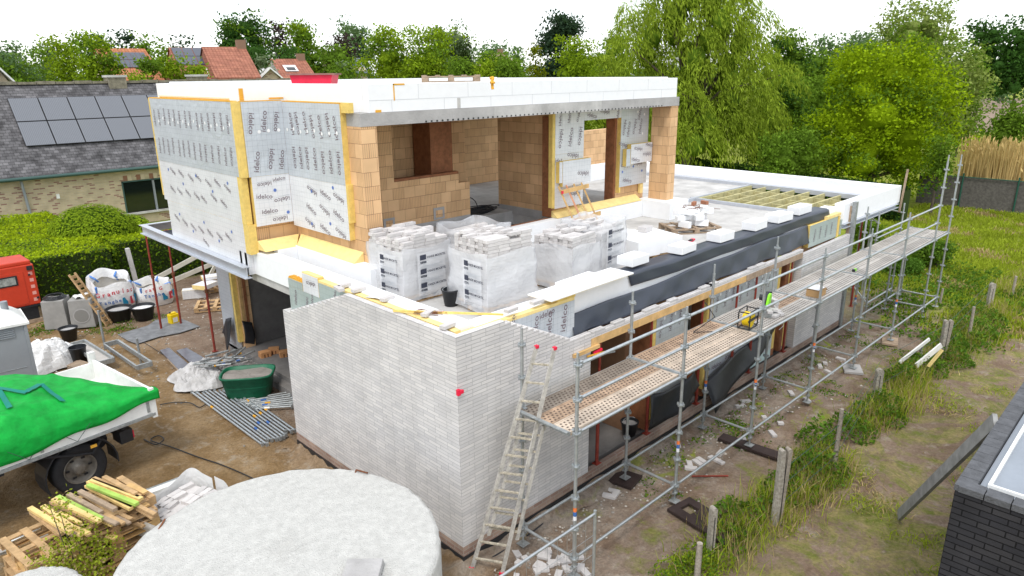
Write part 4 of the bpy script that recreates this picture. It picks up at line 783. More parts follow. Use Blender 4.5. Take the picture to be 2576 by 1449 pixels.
eblock((12.2, 7.6, 3.062), (.25, .2, .14), 'small yellow foam block on the far flat roof', .3, 'foam_block', 'foam block', M=PIRL)
for i, (x, y) in enumerate(((12.9, 4.25), (13.25, 4.1))): k = MB(); k.box((-.12, -.05, 0), (.12, .05, .1), mat('red_brick', (.38, .17, .1), .9)); tag(k.build('red_brick', loc=(x, y, 3.052), rz=.3+i), ['red brick on the terrace by the steel channel, left one', 'red brick on the terrace by the steel channel, right one'][i], 'brick')
# ------------------------------------------------------------------ truck
TR = empty('tipper_truck', (-2.1, 6.28, GZ), 'white open-bed truck parked with a green net over its load', 'truck', rz=R(8.5))
def tl(x, y, z): return (x, y, z)      # local: +x to the rear, y across (0 near side), z above ground
k = MB(); k.box((-5.2, .0, 1.08), (0, 2.35, 1.16), WHTP); k.build('bed_floor', TR)
k = MB(); k.box((-5.2, -.03, 1.10), (-.02, .01, 1.50), WHTP); k.box((-5.2, -.045, 1.04), (0, .03, 1.098), GALD); k.box((-5.2, -.04, 1.44), (-.03, -.031, 1.49), GALD)
for x in (-.14, -1.9, -3.6): k.box((x, -.05, 1.14), (x+.05, -.031, 1.46), GALD)
k.build('side_board', TR, .006)
k = MB(); k.box((-5.2, 2.34, 1.10), (-.02, 2.38, 1.50), WHTP); k.build('side_board', TR, .006)
k = MB(); k.box((-.02, .02, 1.12), (.03, 2.33, 1.56), WHTP)
for i in range(5): k.box((.031, .1+.5*i, 1.16), (.05, .16+.5*i, 1.5), WHTP)
k.build('tailgate', TR, .006)
k = MB(); k.box((-.05, -.04, 1.0), (.035, .02, 1.58), WHTP); k.box((.036, -.03, 1.45), (.08, .01, 1.53), GALD); k.build('corner_post', TR); k = MB(); k.box((-.06, 2.33, 1.0), (.06, 2.42, 1.72), WHTP); k.build('corner_post', TR)
k = MB(); k.box((-5.2, .75, .70), (-.5, .87, .95), BLKR); k.box((-5.2, 1.5, .70), (-.5, 1.62, .95), BLKR); k.box((-.5, .25, .62), (-.38, 2.1, .74), BLKR)
for x in (-.6, -1.5, -2.5, -3.6): k.box((x, .05, .955), (x+.08, 2.3, 1.078), BLKR)
k.build('chassis', TR)
k = MB(); k.tube((-.9, .35, .78), (-.9, .95, .78), .16, BLKR, n=14); k.box((-.62, .1, .66), (-.40, .42, .9), BLK); k.box((-.39, .12, .70), (-.37, .40, .84), REDP); k.box((-1.15, -.0, .86), (-1.05, .02, .91), ORNG); k.path([(-1.9, .1, 1.0), (-1.4, .12, .8), (-1.1, .1, .72), (-.9, .15, .9)], .025, BLKR); k.build('tail_lamp', TR)
def wheel(x, y, par, s_=-1):
    k = MB(); rr, w = .455, .26
    def ring(prof, M, sm=True):
        n = 32; vs = [(x+r*cos(2*pi*i/n), y+a, .455+r*sin(2*pi*i/n)) for r, a in prof for i in range(n)]
        k.add(vs, [(j*n+i, j*n+(i+1) % n, (j+1)*n+(i+1) % n, (j+1)*n+i) for j in range(len(prof)-1) for i in range(n)], M, sm)
    ring([(.27, .01), (.30, -.012), (.40, -.02), (.44, .0), (.455, .04), (.455, .22), (.43, .25), (.27, .25)], BLKR); w_ = k.build('wheel', par)
    k = MB(); RM = mat('dusty_rim', (.22, .20, .17), .6, .4, var=.3, vscale=8)
    n = 32
    def ring2(prof, M):
        vs = [(x+r*cos(2*pi*i/n), y+a, .455+r*sin(2*pi*i/n)) for r, a in prof for i in range(n)]
        k.add(vs, [(j*n+i, j*n+(i+1) % n, (j+1)*n+(i+1) % n, (j+1)*n+i) for j in range(len(prof)-1) for i in range(n)], M, True)
    ring2([(.272, .0), (.262, -.01), (.25, .02), (.235, .10), (.12, .07), (.10, .0), (.06, -.01), (.0, -.01)], RM)
    for i in range(6): a = i*pi/3; k.cbox((x+.185*cos(a), y+.07, .455+.185*sin(a)), (.06, .02, .03), BLK, X=None)
    for i in range(6): a = i*pi/3+.3; k.tube((x+.09*cos(a), y-.015, .455+.09*sin(a)), (x+.09*cos(a), y+.02, .455+.09*sin(a)), .012, RM, n=6)
    k.build('rim', w_)
wheel(-1.30, .22, TR); wheel(-1.30, 1.95, TR)
k = MB(); n = 14; pr_ = [(.60*cos(a), .60*sin(a)) for a in np.linspace(-.15, pi+.35, n)]
for (a, b), (c, d) in zip(pr_[:-1], pr_[1:]): k.add([(-1.30+a, .10, .455+b), (-1.30+a, .55, .455+b), (-1.30+c, .55, .455+d), (-1.30+c, .10, .455+d), (-1.30+a*.96, .10, .455+b*.96), (-1.30+c*.96, .10, .455+d*.96)], [(0, 1, 2, 3), (0, 3, 5, 4)], BLK)
k.build('mudguard', TR)
# net over the load
k = MB()
def tarp(u, v):
    s_ = -5.2*u; wmax = 2.5 if s_ < -1.75 else .16+2.34*(min(1, -s_/1.75))**1.2
    t = -.085+(wmax+.04)*v; e = min(1, -s_/1.8); heap = .50*e*max(0, sin(pi*min(1, (t+.1)/2.7)))**.7*(1 if v > .02 else 0)
    rg = lambda x: (1-abs(sin(x)))**3
    fold = .05*sin(s_*1.9+t*1.1)+.06*rg(s_*1.5+t*1.2+.5*sin(t*3))+.045*rg(s_*2.6-t*1.7+sin(s_*1.3))+.03*rg(s_*.7+t*3.1+.7*sin(s_*2))+.008*sin(s_*13+t*9)
    z = 1.53+heap+fold*(.2+e)
    if v < .06: z = 1.53-(.06-v)/.06*(.17+.22*min(1, -s_/3)+.03*sin(s_*5)); t = -.085-.012*sin(s_*6)
    if v > .95 and e < 1: z = 1.50-.1*e
    return (s_+.1, t, z)
k.grid(tarp, 150, 80, TARP); tp = solid(k.build('load_net'), .01); tp.parent = TR; tp.name = 'load_net'
k = MB(); k.path([tarp(.55+.0*i, v) for i, v in enumerate(np.linspace(.2, .2, 2))], .001, TARPD)
def strip(pts, w):
    for (u0, v0), (u1, v1) in zip(pts[:-1], pts[1:]):
        for j in range(4):
            a0, b0 = u0+(u1-u0)*j/4, v0+(v1-v0)*j/4; a1, b1 = u0+(u1-u0)*(j+1)/4, v0+(v1-v0)*(j+1)/4
            du, dv = a1-a0, b1-b0; L_ = math.hypot(du*5.2, dv*2.5)+1e-6; nu, nv = -dv*2.5/L_*w/5.2, du*5.2/L_*w/2.5
            k.add([Vector(tarp(p, q))+Vector((0, -.012, .035)) for p, q in ((a0-nu, b0-nv), (a1-nu, b1-nv), (a1+nu, b1+nv), (a0+nu, b0+nv))], [(0, 1, 2, 3)], TARPD)
strip([(.42, .15), (.40, .46), (.35, .28), (.29, .46), (.275, .18)], .04); strip([(.60, .10), (.60, .40), (.55, .42), (.55, .12)], .035)
k.build('net_print', tp)
for (a, b) in ((.28, .75), (.42, .9)):
    k = MB(); x0 = -5.2*a+.1; k.path([(x0-.3, -.07, 1.42), (x0, -.08, 1.12), (x0+.3, -.07, 1.42)], .005, TGRN, n=4); k.build('net_cord', TR)
# ------------------------------------------------------------------ yard
def heap_sheet(name, c, rx, ry, h, M, label, cat, seed=0, grp=None, sharp=1.):
    rr = random.Random(seed); ph = [rr.uniform(0, 6) for _ in range(8)]; k = MB()
    def fn(u, v):
        a = 2*pi*u; r_ = v*(1+.14*sin(3*a+ph[0])+.1*sin(5*a+ph[1])); f = (1-v**2.2)
        z = h*f*(.78+.2*sin(4*a+ph[2])*v)+sharp*.055*(sin(9*a+8*v+ph[3])+.8*sin(14*v+5*a+ph[4])+.8*abs(sin(17*a-9*v+ph[5]))+rr.uniform(-.5,.5))*(v**.5)*min(1, f*2+.2)*(1 if h > .2 else .4)
        return (c[0]+rx*r_*cos(a), c[1]+ry*r_*sin(a), GZ+.01+max(0, z)+c[2])
    k.grid(fn, 56, 22, M, smooth=False); return tag(k.build(name), label, cat, grp)
# generator
GX, GY = -1.62, 17.45
o = empty('generator', (GX-1.6, GY+.6, GZ), 'red generator cabinet with a small window beside the hedge', 'generator', rz=.04)
k = MB(); k.box((-1.9, -.6, .55), (1.55, .6, 1.78), ORNP); k.box((-1.9, -.58, 1.781), (1.5, .5, 1.90), ORNP); k.build('cabinet', o, .03)
k = MB(); k.box((-1.9, -.55, .12), (1.45, .55, .52), BLK); k.box((-1.9, -.6, 0), (1.5, .6, .10), WOODW); k.box((-1.9, -.62, .50), (1.57, .62, .548), BLK); k.build('skid', o)
k = MB(); k.box((.42, -.615, .62), (1.25, -.603, 1.60), ORNP); k.build('door', o, .004); k = MB(); k.box((.50, -.632, 1.22), (1.08, -.617, 1.52), BLK); k.build('window', o, .004); k = MB(); k.box((.55, -.637, 1.26), (1.03, -.633, 1.48), mat('window_glass', (.25, .27, .25), .2, var=.6, vscale=9)); k.build('pane', o)
k = MB(); write(k, '20KVA', (.55, -.606, 1.70), (1, 0, 0), (0, 0, 1), .10, WHTP, 0, .03); 
for i in range(5): k.box((1.38, -.604, .66+.2*i), (1.48, -.602, .76+.2*i), mat('pink_reflector', (.75, .35, .3), .5))
k.build('lettering', o)
k = MB(); k.box((.28, -.62, 1.02), (.42, -.604, 1.12), GALD); k.box((1.36, -.66, 1.62), (1.50, -.58, 1.74), BLK); k.box((1.36, -.625, 1.45), (1.42, -.604, 1.5), BLK); k.box((1.46, -.625, .72), (1.52, -.604, .78), BLK); k.tube((.02, -.62, 1.4), (.02, -.602, 1.4), .05, GALD); k.build('latch', o)
# portable toilet
o = empty('portable_toilet', (-3.62, 11.35, GZ), 'grey portable toilet cabin with a white roof at the left edge', 'portable toilet', rz=-.06)
k = MB(); k.box((-.55, -.55, .08), (.55, .55, 1.98), GRYP)
for s_ in (-.56, .50): k.box((s_, -.585, .08), (s_+.06, -.551, 2.0), GRYP)
for i in range(5): k.box((-.42, -.575, 1.72+.045*i), (.32, -.552, 1.738+.045*i), GRYP)
k.box((-.4, -.56, 1.0), (.4, -.552, 1.012), GALV); k.build('cabin', o, .012)
k = MB(); k.grid(lambda u, v: (-.60+1.2*u, -.60+1.2*v, 2.0+.30*(1-abs(2*u-1)**2.6)*(1-abs(2*v-1)**5)), 16, 16, WHTP); k.box((-.61, -.61, 1.96), (.61, .61, 2.01), WHTP); k.build('roof', o)
k = MB(); k.tube((.28, -.1, 2.2), (.28, -.1, 2.42), .07, GRYP, n=14); k.build('vent', o)
# concrete boxes, big bags
for (x, y, s_, lab, rim) in ((-.86, 16.15, .64, 'grey concrete box with a round recess, nearest the leaning pallet', 1), (-1.45, 16.6, .62, 'grey concrete box with black hoses on top behind the other', 0)):
    o = empty('concrete_box', (x, y, GZ), lab, 'concrete box', rz=-.5); k = MB(); k.prism([(-s_/2, 0), (s_/2, 0), (s_/2*.93, .86), (-s_/2*.93, .86)], 'y', -s_/2, s_/2, mat('box_concrete', (.30, .295, .28), .9, var=.15)); k.build('body', o, .02)
    if rim: k = MB(); k.tube((0, -s_/2-.012, .38), (0, -s_/2-.002, .38), .22, CONC, n=24); k.tube((0, -s_/2-.016, .38), (0, -s_/2-.0125, .38), .19, mat('box_concrete'and'recess_shade', (.22, .215, .2), .9), n=24); k.build('recess', o)  # flat raised disc, recess shade put into its darker colour
    else: k = MB(); [k.path([(.3*cos(t)*(1-.1*i), .3*sin(t)*(1-.08*i), 0.89+.02*i) for t in np.linspace(0, 2*pi, 14)], .014, BLK) for i in range(4)]; k.build('hose', o)
k = MB(); k.grid(lambda u, v: (-.86-.2+.4*u, 16.15-.2+.4*v, GZ+.90+.05*sin(9*u)*cos(8*v)), 8, 8, WHT); tag(k.build('clear_scrap'), 'scrap of clear plastic lying on the nearer concrete box', 'scrap')
o = empty('leaning_pallet', (-.1, 15.75, GZ), 'long wooden pallet leaning against the grey concrete boxes', 'pallet')
for i, (dx, dy) in enumerate(((0, 0), (.18, .14))): k = MB(); k.beam((-.38+dx, -.15+dy, 0), (-1.0+dx, .25+dy, 1.62), .09, .03, WOODP); k.build('bearer', o)
for i in range(11): k = MB(); t = .04+.09*i; p = Vector((-.38, -.15, 0)).lerp(Vector((-1.0, .25, 1.62)), t); k.beam(p+Vector((-.02, -.02, 0)), p+Vector((.20, .16, 0)), .02, .09, WOODP); k.build('slat', o)
def bigbag(c, r, h, lab, txt, seed, tilt=0):
    o = empty('big_bag', c, lab, 'big bag'); k = MB()
    def fn(u, v):
        a = 2*pi*u; sq = 1/max(abs(cos(a)), abs(sin(a)))**.55; rr_ = r*(.90+.10*sin(v*pi))*sq*(1+.05*sin(5*a+seed)*v+.03*sin(9*a+v*9))
        return (rr_*cos(a), rr_*sin(a), h*v*(1+tilt*sin(a)*.9*v+.05*sin(4*a+seed)*v))
    k.grid(fn, 44, 14, WHT); k.build('sack', o)
    k = MB()
    def fi(u, v):
        x, y, z = fn(u, 1); f = 1-.12*v; return (x*f*(1-.5*v*0), y*f, z+.05*sin(v*pi)-.28*v)
    k.grid(fi, 44, 6, WHT); k.build('rolled_rim', o)
    k = MB(); k.lathe([(0, h*.66), (r*.5, h*.62), (r*.98, h*.55)], mat('sand', (.36, .29, .17), .95, var=.2), n=20); k.build('sand', o)
    k = MB()
    for i, a in enumerate((3.9, 5.6, .9, 2.3)): x, y, z = fn(a/2/pi, .95); k.path([(x*.98, y*.98, z*.75), (x*1.03, y*1.03, z*1.03), (x*.7, y*.7, z*.92), (x*.72+.1, y*.72+.1, z*.8)], .028, mat('blue_strap', (.10, .25, .62), .6))
    k.build('strap', o)
    k = MB()
    for s_, zz, sz, M, dx in txt:
        for ci, ch in enumerate(s_):
            if ch == ' ': continue
            a = -pi/2-.22+dx+(ci-len(s_)/2)*sz*.62/r; p = Vector(fn((a/2/pi) % 1, zz)); nrm = Vector((cos(a), sin(a), 0)); u = Vector((-sin(a), cos(a), 0)); write(k, ch, p*1.0+nrm*.03, u, (0, 0, 1), sz, M, 0, .02)
    for i, M in enumerate((mat('cyan_print', (.02, .25, .42), .6), INKR, mat('cyan_print', (0, 0, 0)))):
        if not txt[0][0].startswith('G'): break
    a0 = -pi/2+.35
    for i, M in enumerate((MATS['cyan_print'], INKR, MATS['cyan_print'])):
        a = a0+i*.30; p = Vector(fn((a/2/pi) % 1, .25)); nrm = Vector((cos(a), sin(a), 0)); u = Vector((-sin(a), cos(a), 0)); b = p+nrm*.03; w = .085
        k.add([b-u*w, b+u*w, b+u*w+Vector((0, 0, .24)), b-u*w+Vector((0, 0, .24))], [(0, 1, 2, 3)], M)
    k.build('print', o)
bigbag(tuple(gp(290, 790)+Vector((.1, .45, 0))), .60, 1.10, 'big white bag of sand with blue straps, standing open beside the concrete boxes', [('Granulat G', .70, .2, INKR, .5), ('Tanghe', .42, .15, INKB, .0), ('089 50 28', .24, .1, INK, -.2)], 1, .14)
bigbag(tuple(gp(392, 770)+Vector((.1, .45, 0))), .56, .72, 'smaller white big bag with red and blue picture squares behind the props', [('rat G', .82, .16, INKR, .1), ('Tanghe', .55, .15, INKB, .1)], 2, .05)
# posts and boards by the hedge
p = gp(297, 728); k = MB(); k.beam((0, 0, 0), (-.12, 0, 1.55), .14, .12, CONL); tag(k.build('concrete_post', loc=(1.35, 18.6, GZ)), 'short concrete post in front of the clipped hedge', 'post')
for i, (a, b, lab) in enumerate((((1.9, 17.9, .1), (4.6, 18.4, .55), 'long white board on the pile by the hedge, lowest one'), ((1.6, 18.1, .25), (4.3, 18.5, 1.05), 'long white board rising to the right on the pile by the hedge'), ((3.3, 17.6, .0), (4.7, 18.5, 1.25), 'white board sticking up highest on the pile by the hedge'))):
    k = MB(); k.beam(a, b, .03, .16, mat('cream_board', (.66, .64, .55), .8, var=.12)); tag(k.build('white_board'), lab, 'board')
for i, (p_, d, rz, lab) in enumerate(((gp(492, 748), (.75, .3, .3), -.45, 'thick foil-faced insulation offcut on the soil left of the pier'), (gp(530, 752)+Vector((0, .3, .35)), (.65, .5, .14), .5, 'pale insulation offcut tilted on the small pallet by the hedge'), (gp(545, 745)+Vector((.1, .5, .5)), (.6, .4, .1), -.2, 'upper insulation offcut on the pile by the hedge'))):
    k = MB(); k.cbox((0, 0, d[2]/2), d, PIRL); k.cbox((0, -d[1]/2-.003, d[2]/2), (d[0]-.01, .004, d[2]-.01), FOILW); k.cbox((0, 0, d[2]+.002), (d[0]-.01, d[1]-.01, .004), FOILW); tag(k.build('insulation_offcut', loc=p_, rz=rz), lab, 'insulation')
for p_, rz, lab in ((gp(545, 772), -.5, 'wooden pallet on the soil just left of the insulated pier'), (gp(528, 738)+Vector((.3, .4, 0)), -.2, 'wooden pallet under the insulation offcuts by the hedge')):
    o = empty('yard_pallet', p_, lab, 'pallet', rz=rz); k = MB(); pallet_mesh(k, 1.2, .9, 0, WOODP); k.build('deck', o)
# yellow canister
o = empty('canister', gp(438, 813), 'yellow plastic canister on the steel mat under the overhang', 'canister', rz=.2)
k = MB(); k.box((-.13, -.1, 0), (.13, .1, .30), YELP); k.box((-.09, -.07, .3), (.09, .07, .345), YELP); k.build('body', o, .02); k = MB(); k.tube((-.08, 0, .34), (-.08, 0, .37), .03, BLK); k.build('cap', o); k = MB(); k.box((-.07, -.106, .06), (.07, -.101, .2), WHTP); k.build('sticker', o)
# flat mats and boards on the soil
def flat(pts, t, M, name, lab, cat):
    k = MB(); v = [gp(*p, z=GZ+.012) for p in pts]; n = len(v); k.add([q for q in v]+[q+Vector((0, 0, t)) for q in v], [tuple(range(n)), tuple(range(n, 2*n))]+[(i, (i+1) % n, n+(i+1) % n, n+i) for i in range(n)], M); return tag(k.build(name), lab, cat)
flat([(296, 842), (322, 858), (345, 866), (400, 848), (452, 838), (503, 822), (470, 808), (440, 796), (392, 806), (372, 820)], .015, mat('grey_mat', (.17, .175, .18), .6, var=.35, vscale=5), 'rubber_mat', 'flat grey mat spread on the soil under the two left props', 'mat')
PHG = mat('wet_phenolic_board', (.10, .10, .12), .2, var=.3, vscale=4, spec=.6)
flat([(402, 884), (426, 878), (492, 934), (462, 946)], .04, PHG, 'formwork_board', 'dark shiny formwork board on the soil, left one', 'board'); flat([(444, 884), (470, 877), (530, 912), (498, 932)], .03, PHG, 'formwork_board', 'dark shiny formwork board on the soil, right one partly under the white sheets', 'board')
flat([(420, 905), (428, 903), (470, 944), (462, 950)], .03, WOODW, 'old_board', 'rotten narrow board along the left dark formwork board', 'board')
k = MB(); a_, b_ = gp(628, 848), gp(682, 878); k.beam(a_+Vector((0, 0, .18)), b_+Vector((0, 0, .18)), .10, .14, WOODP); tag(k.build('timber_kerb'), 'squared timber lying at the edge of the floor slab by the pier', 'timber')
# crumpled sheets with scaffold bits, green tub, clay blocks
c = gp(535, 955); heap_sheet('crumpled_sheet', (c.x, c.y+.2, 0), .95, .72, .5, mat('dusty_clear_sheet', (.52, .51, .50), .4, var=.25, vscale=3, bump=1., bscale=8), 'crumpled white plastic sheets heaped beside the green tub', 'plastic sheet', 3)
for i in range(16):
    a = random.uniform(-.6, .6); q = c+Vector((random.uniform(-.25, .75), random.uniform(-.35, .25), .42+.05*(i % 4))); L_ = random.uniform(.4, .8); k = MB(); k.tube((-L_/2*cos(a), -L_/2*sin(a), 0), (L_/2*cos(a), L_/2*sin(a), random.uniform(-.08, .08)), .024, GALD); k.tube((-.04, 0, 0), (.04, .0, 0), .026, [INKB, ORNG, GALD, GALD][i % 4]); tag(k.build('scaffold_tube', loc=q), 'short grey scaffold tube thrown on the crumpled white sheets', 'tube', 'short tubes on the crumpled sheets')
c = gp(630, 992); o = empty('mortar_tub', c, 'green plastic mortar tub full of grey sand beside the brick corner', 'tub', rz=-.62)
k = MB()
def tubring(s_, z): return [(x*s_, y*s_, z) for x, y in [(.56*np.sign(cos(a))*abs(cos(a))**.45, .38*np.sign(sin(a))*abs(sin(a))**.45) for a in np.linspace(0, 2*pi, 33)[:-1]]]
rings = [tubring(.80, 0), tubring(.84, .03), tubring(1.0, .52), tubring(1.06, .53), tubring(1.06, .57), tubring(.98, .57), tubring(.93, .3)]
k.add([p for r_ in rings for p in r_]+[(0, 0, 0)], [(j*32+i, j*32+(i+1) % 32, (j+1)*32+(i+1) % 32, (j+1)*32+i) for j in range(6) for i in range(32)]+[(i, (i+1) % 32, 32*7) for i in range(32)], GRNT, True); k.build('tub', o)
k = MB(); k.add([(x, y, .5+.025*sin(x*9)+.02*cos(y*12)) for x, y, z in tubring(.95, 0)]+[(0, 0, .5)], [(i, (i+1) % 32, 32) for i in range(32)], mat('grey_sand', (.33, .30, .27), .95, var=.2, vscale=5, bump=.8)); k.build('sand', o)
CB = mat('orange_clay_block', (.60, .30, .13), .9, var=.15)
cb = gp(700, 925, z=-.13)
for i, (dx, dy, dz, r_) in enumerate(((-.15, .35, 0, .3), (.12, .38, 0, .2), (.05, .0, 0, .4), (.3, .1, 0, .35), (-.15, .35, .2, .5), (.12, .40, .2, .1), (.22, .02, .2, .3), (.34, -.15, 0, .35))):
    k = MB(); k.box((-.13, -.1, 0), (.13, .1, .19), CB); k.box((-.05, -.103, .05), (-.02, -.1005, .14), RUSTB); k.box((.03, -.103, .05), (.06, -.1005, .14), RUSTB); tag(k.build('clay_block', bevel=.004, loc=cb+Vector((dx, dy, dz)), rz=r_-.6), 'orange hollow clay block in the small pile behind the green tub', 'clay block', 'clay blocks behind the green tub')
# bundles of tubes
def tubes(A0, A1, B0, B1, n, z, lab, grp, M=GALV, r=.024, jit=.12):
    for i in range(n):
        t = i/(n-1); a = gp(A0[0]+(A1[0]-A0[0])*t, A0[1]+(A1[1]-A0[1])*t, GZ+z+.025*(i % 2)); b = gp(B0[0]+(B1[0]-B0[0])*t, B0[1]+(B1[1]-B0[1])*t, GZ+z+.025*(i % 2)); d = (b-a); a += d*random.uniform(-jit, jit)*.3; b += d*random.uniform(-jit, jit)*.3; d.normalize()
        k = MB(); k.tube(a, b, r, M); m_ = a.lerp(b, random.uniform(.3, .8)); k.tube(m_-d*.06, m_+d*.06, r+.001, random.choice([ORNG, INKB, WHTP, M, M])); k.cbox(b, (.05, .05, .08), GALD); k.cbox(a, (.05, .05, .07), GALD); tag(k.build('scaffold_tube'), lab, 'tube', grp)
tubes((487, 990), (590, 975), (662, 1120), (742, 1082), 11, .04, 'long bright scaffold tube in the fan of tubes on the brown soil', 'long scaffold tubes on the soil')
tubes((600, 1008), (640, 1028), (735, 985), (738, 1022), 8, .04, 'scaffold tube in the bundle pushed against the brick wall in front of the green tub', 'scaffold tubes beside the brick wall', GALD)
# steel walkway frames lying behind the truck
for i, (p, q, lab) in enumerate((((178, 868), (250, 915), 'steel walkway deck lying behind the truck bed'), ((262, 868), (345, 925), 'pair of grey rails lying behind the tailgate'))):
    a, b = gp(*p, z=GZ+.25), gp(*q, z=GZ+.25); d = (b-a); s_ = Vector((-d.y, d.x, 0)).normalized()*.34; k = MB(); k.beam(a, b, .04, .09, GALD); k.beam(a+s_, b+s_, .05, .12, GALD); k.beam(a, a+s_, .05, .12, GALD); k.beam(b, b+s_, .05, .12, GALD)
    if i == 0: k.add([a+Vector((0, 0, -.02)), b+Vector((0, 0, -.02)), b+s_+Vector((0, 0, -.02)), a+s_+Vector((0, 0, -.02))], [(0, 1, 2, 3)], DG)
    tag(k.build('walkway_frame'), lab, 'frame')
for px, py, h, lab in ((265, 878, 1.1, 'upright grey tube standing behind the truck, left one'), (355, 915, .7, 'upright grey tube standing behind the tailgate, right one')): a = gp(px, py); k = MB(); k.tube((0, 0, 0), (0, 0, h), .03, GALD); tag(k.build('upright_tube', loc=a), lab, 'tube')
# white wrapped sacks
c = gp(118, 925); heap_sheet('wrapped_sacks', (c.x, c.y+.1, 0), .75, .6, .85, WHT, 'pile of sacks wrapped in white plastic beside the grey toilet', 'sacks', 8, sharp=.9)
flat([(170, 930), (200, 915), (235, 925), (215, 945)], .12, WOODW, 'plank_pile', 'short weathered planks on the soil right of the white sacks', 'planks')
# cables
def cable(pts, lab, r=.012, z=.02):
    P = [gp(*p, z=GZ+z) for p in pts]; out = []
    for i in range(len(P)-1):
        p0, p1, p2, p3 = P[max(0, i-1)], P[i], P[i+1], P[min(len(P)-1, i+2)]
        for j in range(5): t = j/5; out.append(.5*((2*p1)+(p2-p0)*t+(2*p0-5*p1+4*p2-p3)*t*t+(3*p1-p0-3*p2+p3)*t**3))
    out.append(P[-1]); k = MB(); k.path(out, r, BLK, n=5); tag(k.build('cable'), lab, 'cable')
cable([(402, 1018), (440, 1012), (480, 1014), (505, 1024), (540, 1000), (580, 985)], 'black cable running from the tailgate to the tubes')
cable([(362, 1105), (392, 1118), (412, 1105), (398, 1096), (380, 1108), (430, 1124), (500, 1150), (560, 1170), (640, 1205), (700, 1240)], 'black cable snaking across the brown soil to the round tank')
cable([(290, 830), (350, 855), (400, 885), (430, 905)], 'thin black cable behind the truck near the rubber mat', .008)
cable([(1200, 1425), (1330, 1345), (1420, 1270), (1520, 1190), (1600, 1140)], 'black hose along the foot of the brick plinth', .012)
# pallet stack with green-edged timbers
PS = [(gp(262, 1262, z=.62), .98), (gp(150, 1330, z=.55), .9)]
psr = .30
def pstack(c, n, lab, rz, wtop):
    o = empty('pallet_stack', (c.x, c.y, GZ), lab, 'pallet stack', rz=rz)
    for i in range(n): k = MB(); X = Matrix.Translation((random.uniform(-.05, .05), random.uniform(-.05, .05), i*.147)) @ Matrix.Rotation(random.uniform(-.06, .06), 4, 'Z'); pallet_mesh(k, 1.2, 1.0, 0, WOODP if i % 3 else WOOD, X=X); k.build('pallet', o)
    return o
def nearest(px, py, z): return gp(px, py, z=z)
c1 = nearest(275, 1262, .72); c1.x -= .12; pstack(c1, 6, 'stack of wooden pallets beside the truck wheel, right one', .12, 0)
c2 = nearest(150, 1335, .58); pstack(c2, 5, 'stack of wooden pallets at the left, half behind the shrub', .12, 0)
def timber(p, q, z, M, lab, w=.07, h=.045): k = MB(); a, b = gp(*p, z=z), gp(*q, z=z); k.beam(a, b, w, h, M); tag(k.build('timber_batten'), lab, 'batten', 'battens on the pallet stacks')
GT = mat('lime_edged_timber', (.34, .50, .10), .8, var=.3); YT = mat('yellow_timber', (.74, .54, .22), .8, var=.2, vscale=6)
tb = [((222, 1212), (350, 1262), YT), ((230, 1208), (356, 1256), YT), ((222, 1220), (345, 1268), GT), ((226, 1226), (335, 1276), GT), ((235, 1204), (352, 1250), WOODP), ((262, 1200), (342, 1243), WOODP), ((218, 1222), (330, 1280), YT), ((145, 1250), (255, 1306), GT), ((135, 1256), (250, 1312), YT), ((130, 1262), (240, 1312), WOODP), ((172, 1244), (255, 1290), WOODW), ((75, 1278), (178, 1340), YT), ((80, 1288), (155, 1345), WOODP), ((108, 1274), (185, 1330), YT), ((200, 1236), (290, 1282), WOODW)]
for i, (p, q, M) in enumerate(tb): timber(p, q, .80+.035*(i % 3), M, 'loose batten lying across the pallet stacks')
for i in range(26):
    a0 = random.uniform(90, 330); b0 = 1200+(360-a0)*.42+random.uniform(-5, 60); L_ = random.uniform(50, 110); timber((a0, b0), (a0+L_*random.uniform(.8, 1), b0+L_*random.uniform(.3, .52)), random.uniform(.45, .84), random.choice([WOODP, WOODW, WOOD, YT]), 'loose batten lying across the pallet stacks', random.uniform(.05, .10), .03)
timber((60, 1360), (120, 1430), .3, WOODP, 'brown plank leaning at the left foot of the pallet stack', .16, .04); timber((55, 1415), (115, 1449), .25, WOODP, 'brown plank lying at the bottom left below the pallet stack', .14, .05)
# long aluminium bundle behind the pallets
for i, (p, q, M, w, lab) in enumerate((((-20, 1388), (505, 1192), WHTP, .14, 'long white aluminium beam behind the pallet stacks'), ((-20, 1398), (515, 1200), GALV, .06, 'grey tube alongside the white aluminium beam'), ((200, 1322), (520, 1206), GALD, .07, 'lower grey tube under the white aluminium beam'), ((-20, 1380), (480, 1194), GALD, .05, 'thin grey tube at the back of the aluminium bundle'))):
    a, b = gp(*p, z=GZ+.30-.05*i), gp(*q, z=GZ+.30-.05*i); k = MB(); k.beam(a, b, w, .06, M); tag(k.build('metal_beam'), lab, 'beam')
# opened brick pack beside the tank
c = gp(455, 1285, z=.25); o = empty('opened_brick_pack', (c.x, c.y, GZ), 'opened pack of pale grey bricks in white plastic between pallets and round tank', 'brick pallet', rz=.35)
k = MB(); k.box((-.6, -.5, 0), (.6, .5, .42), BRKL)
for i in range(5):
    for j in range(9):
        if random.random() < .75: k.box((-.6+.24*i, -.5+.108*j, .422), (-.37+.24*i, -.40+.108*j, .475), BRKL, rz=random.uniform(-.2, .2))
k.build('brick_stack', o)
k = MB(); k.grid(lambda u, v: ((.66+.05*sin(20*u))*(1 if 0 else np.sign(cos(2*pi*u))*abs(cos(2*pi*u))**.4), (.58+.04*sin(17*u))*np.sign(sin(2*pi*u))*abs(sin(2*pi*u))**.4, .62*(1-v)+.07*sin(19*u)*(1-v)), 60, 8, WHT, smooth=False); k.build('plastic_wrap', o)
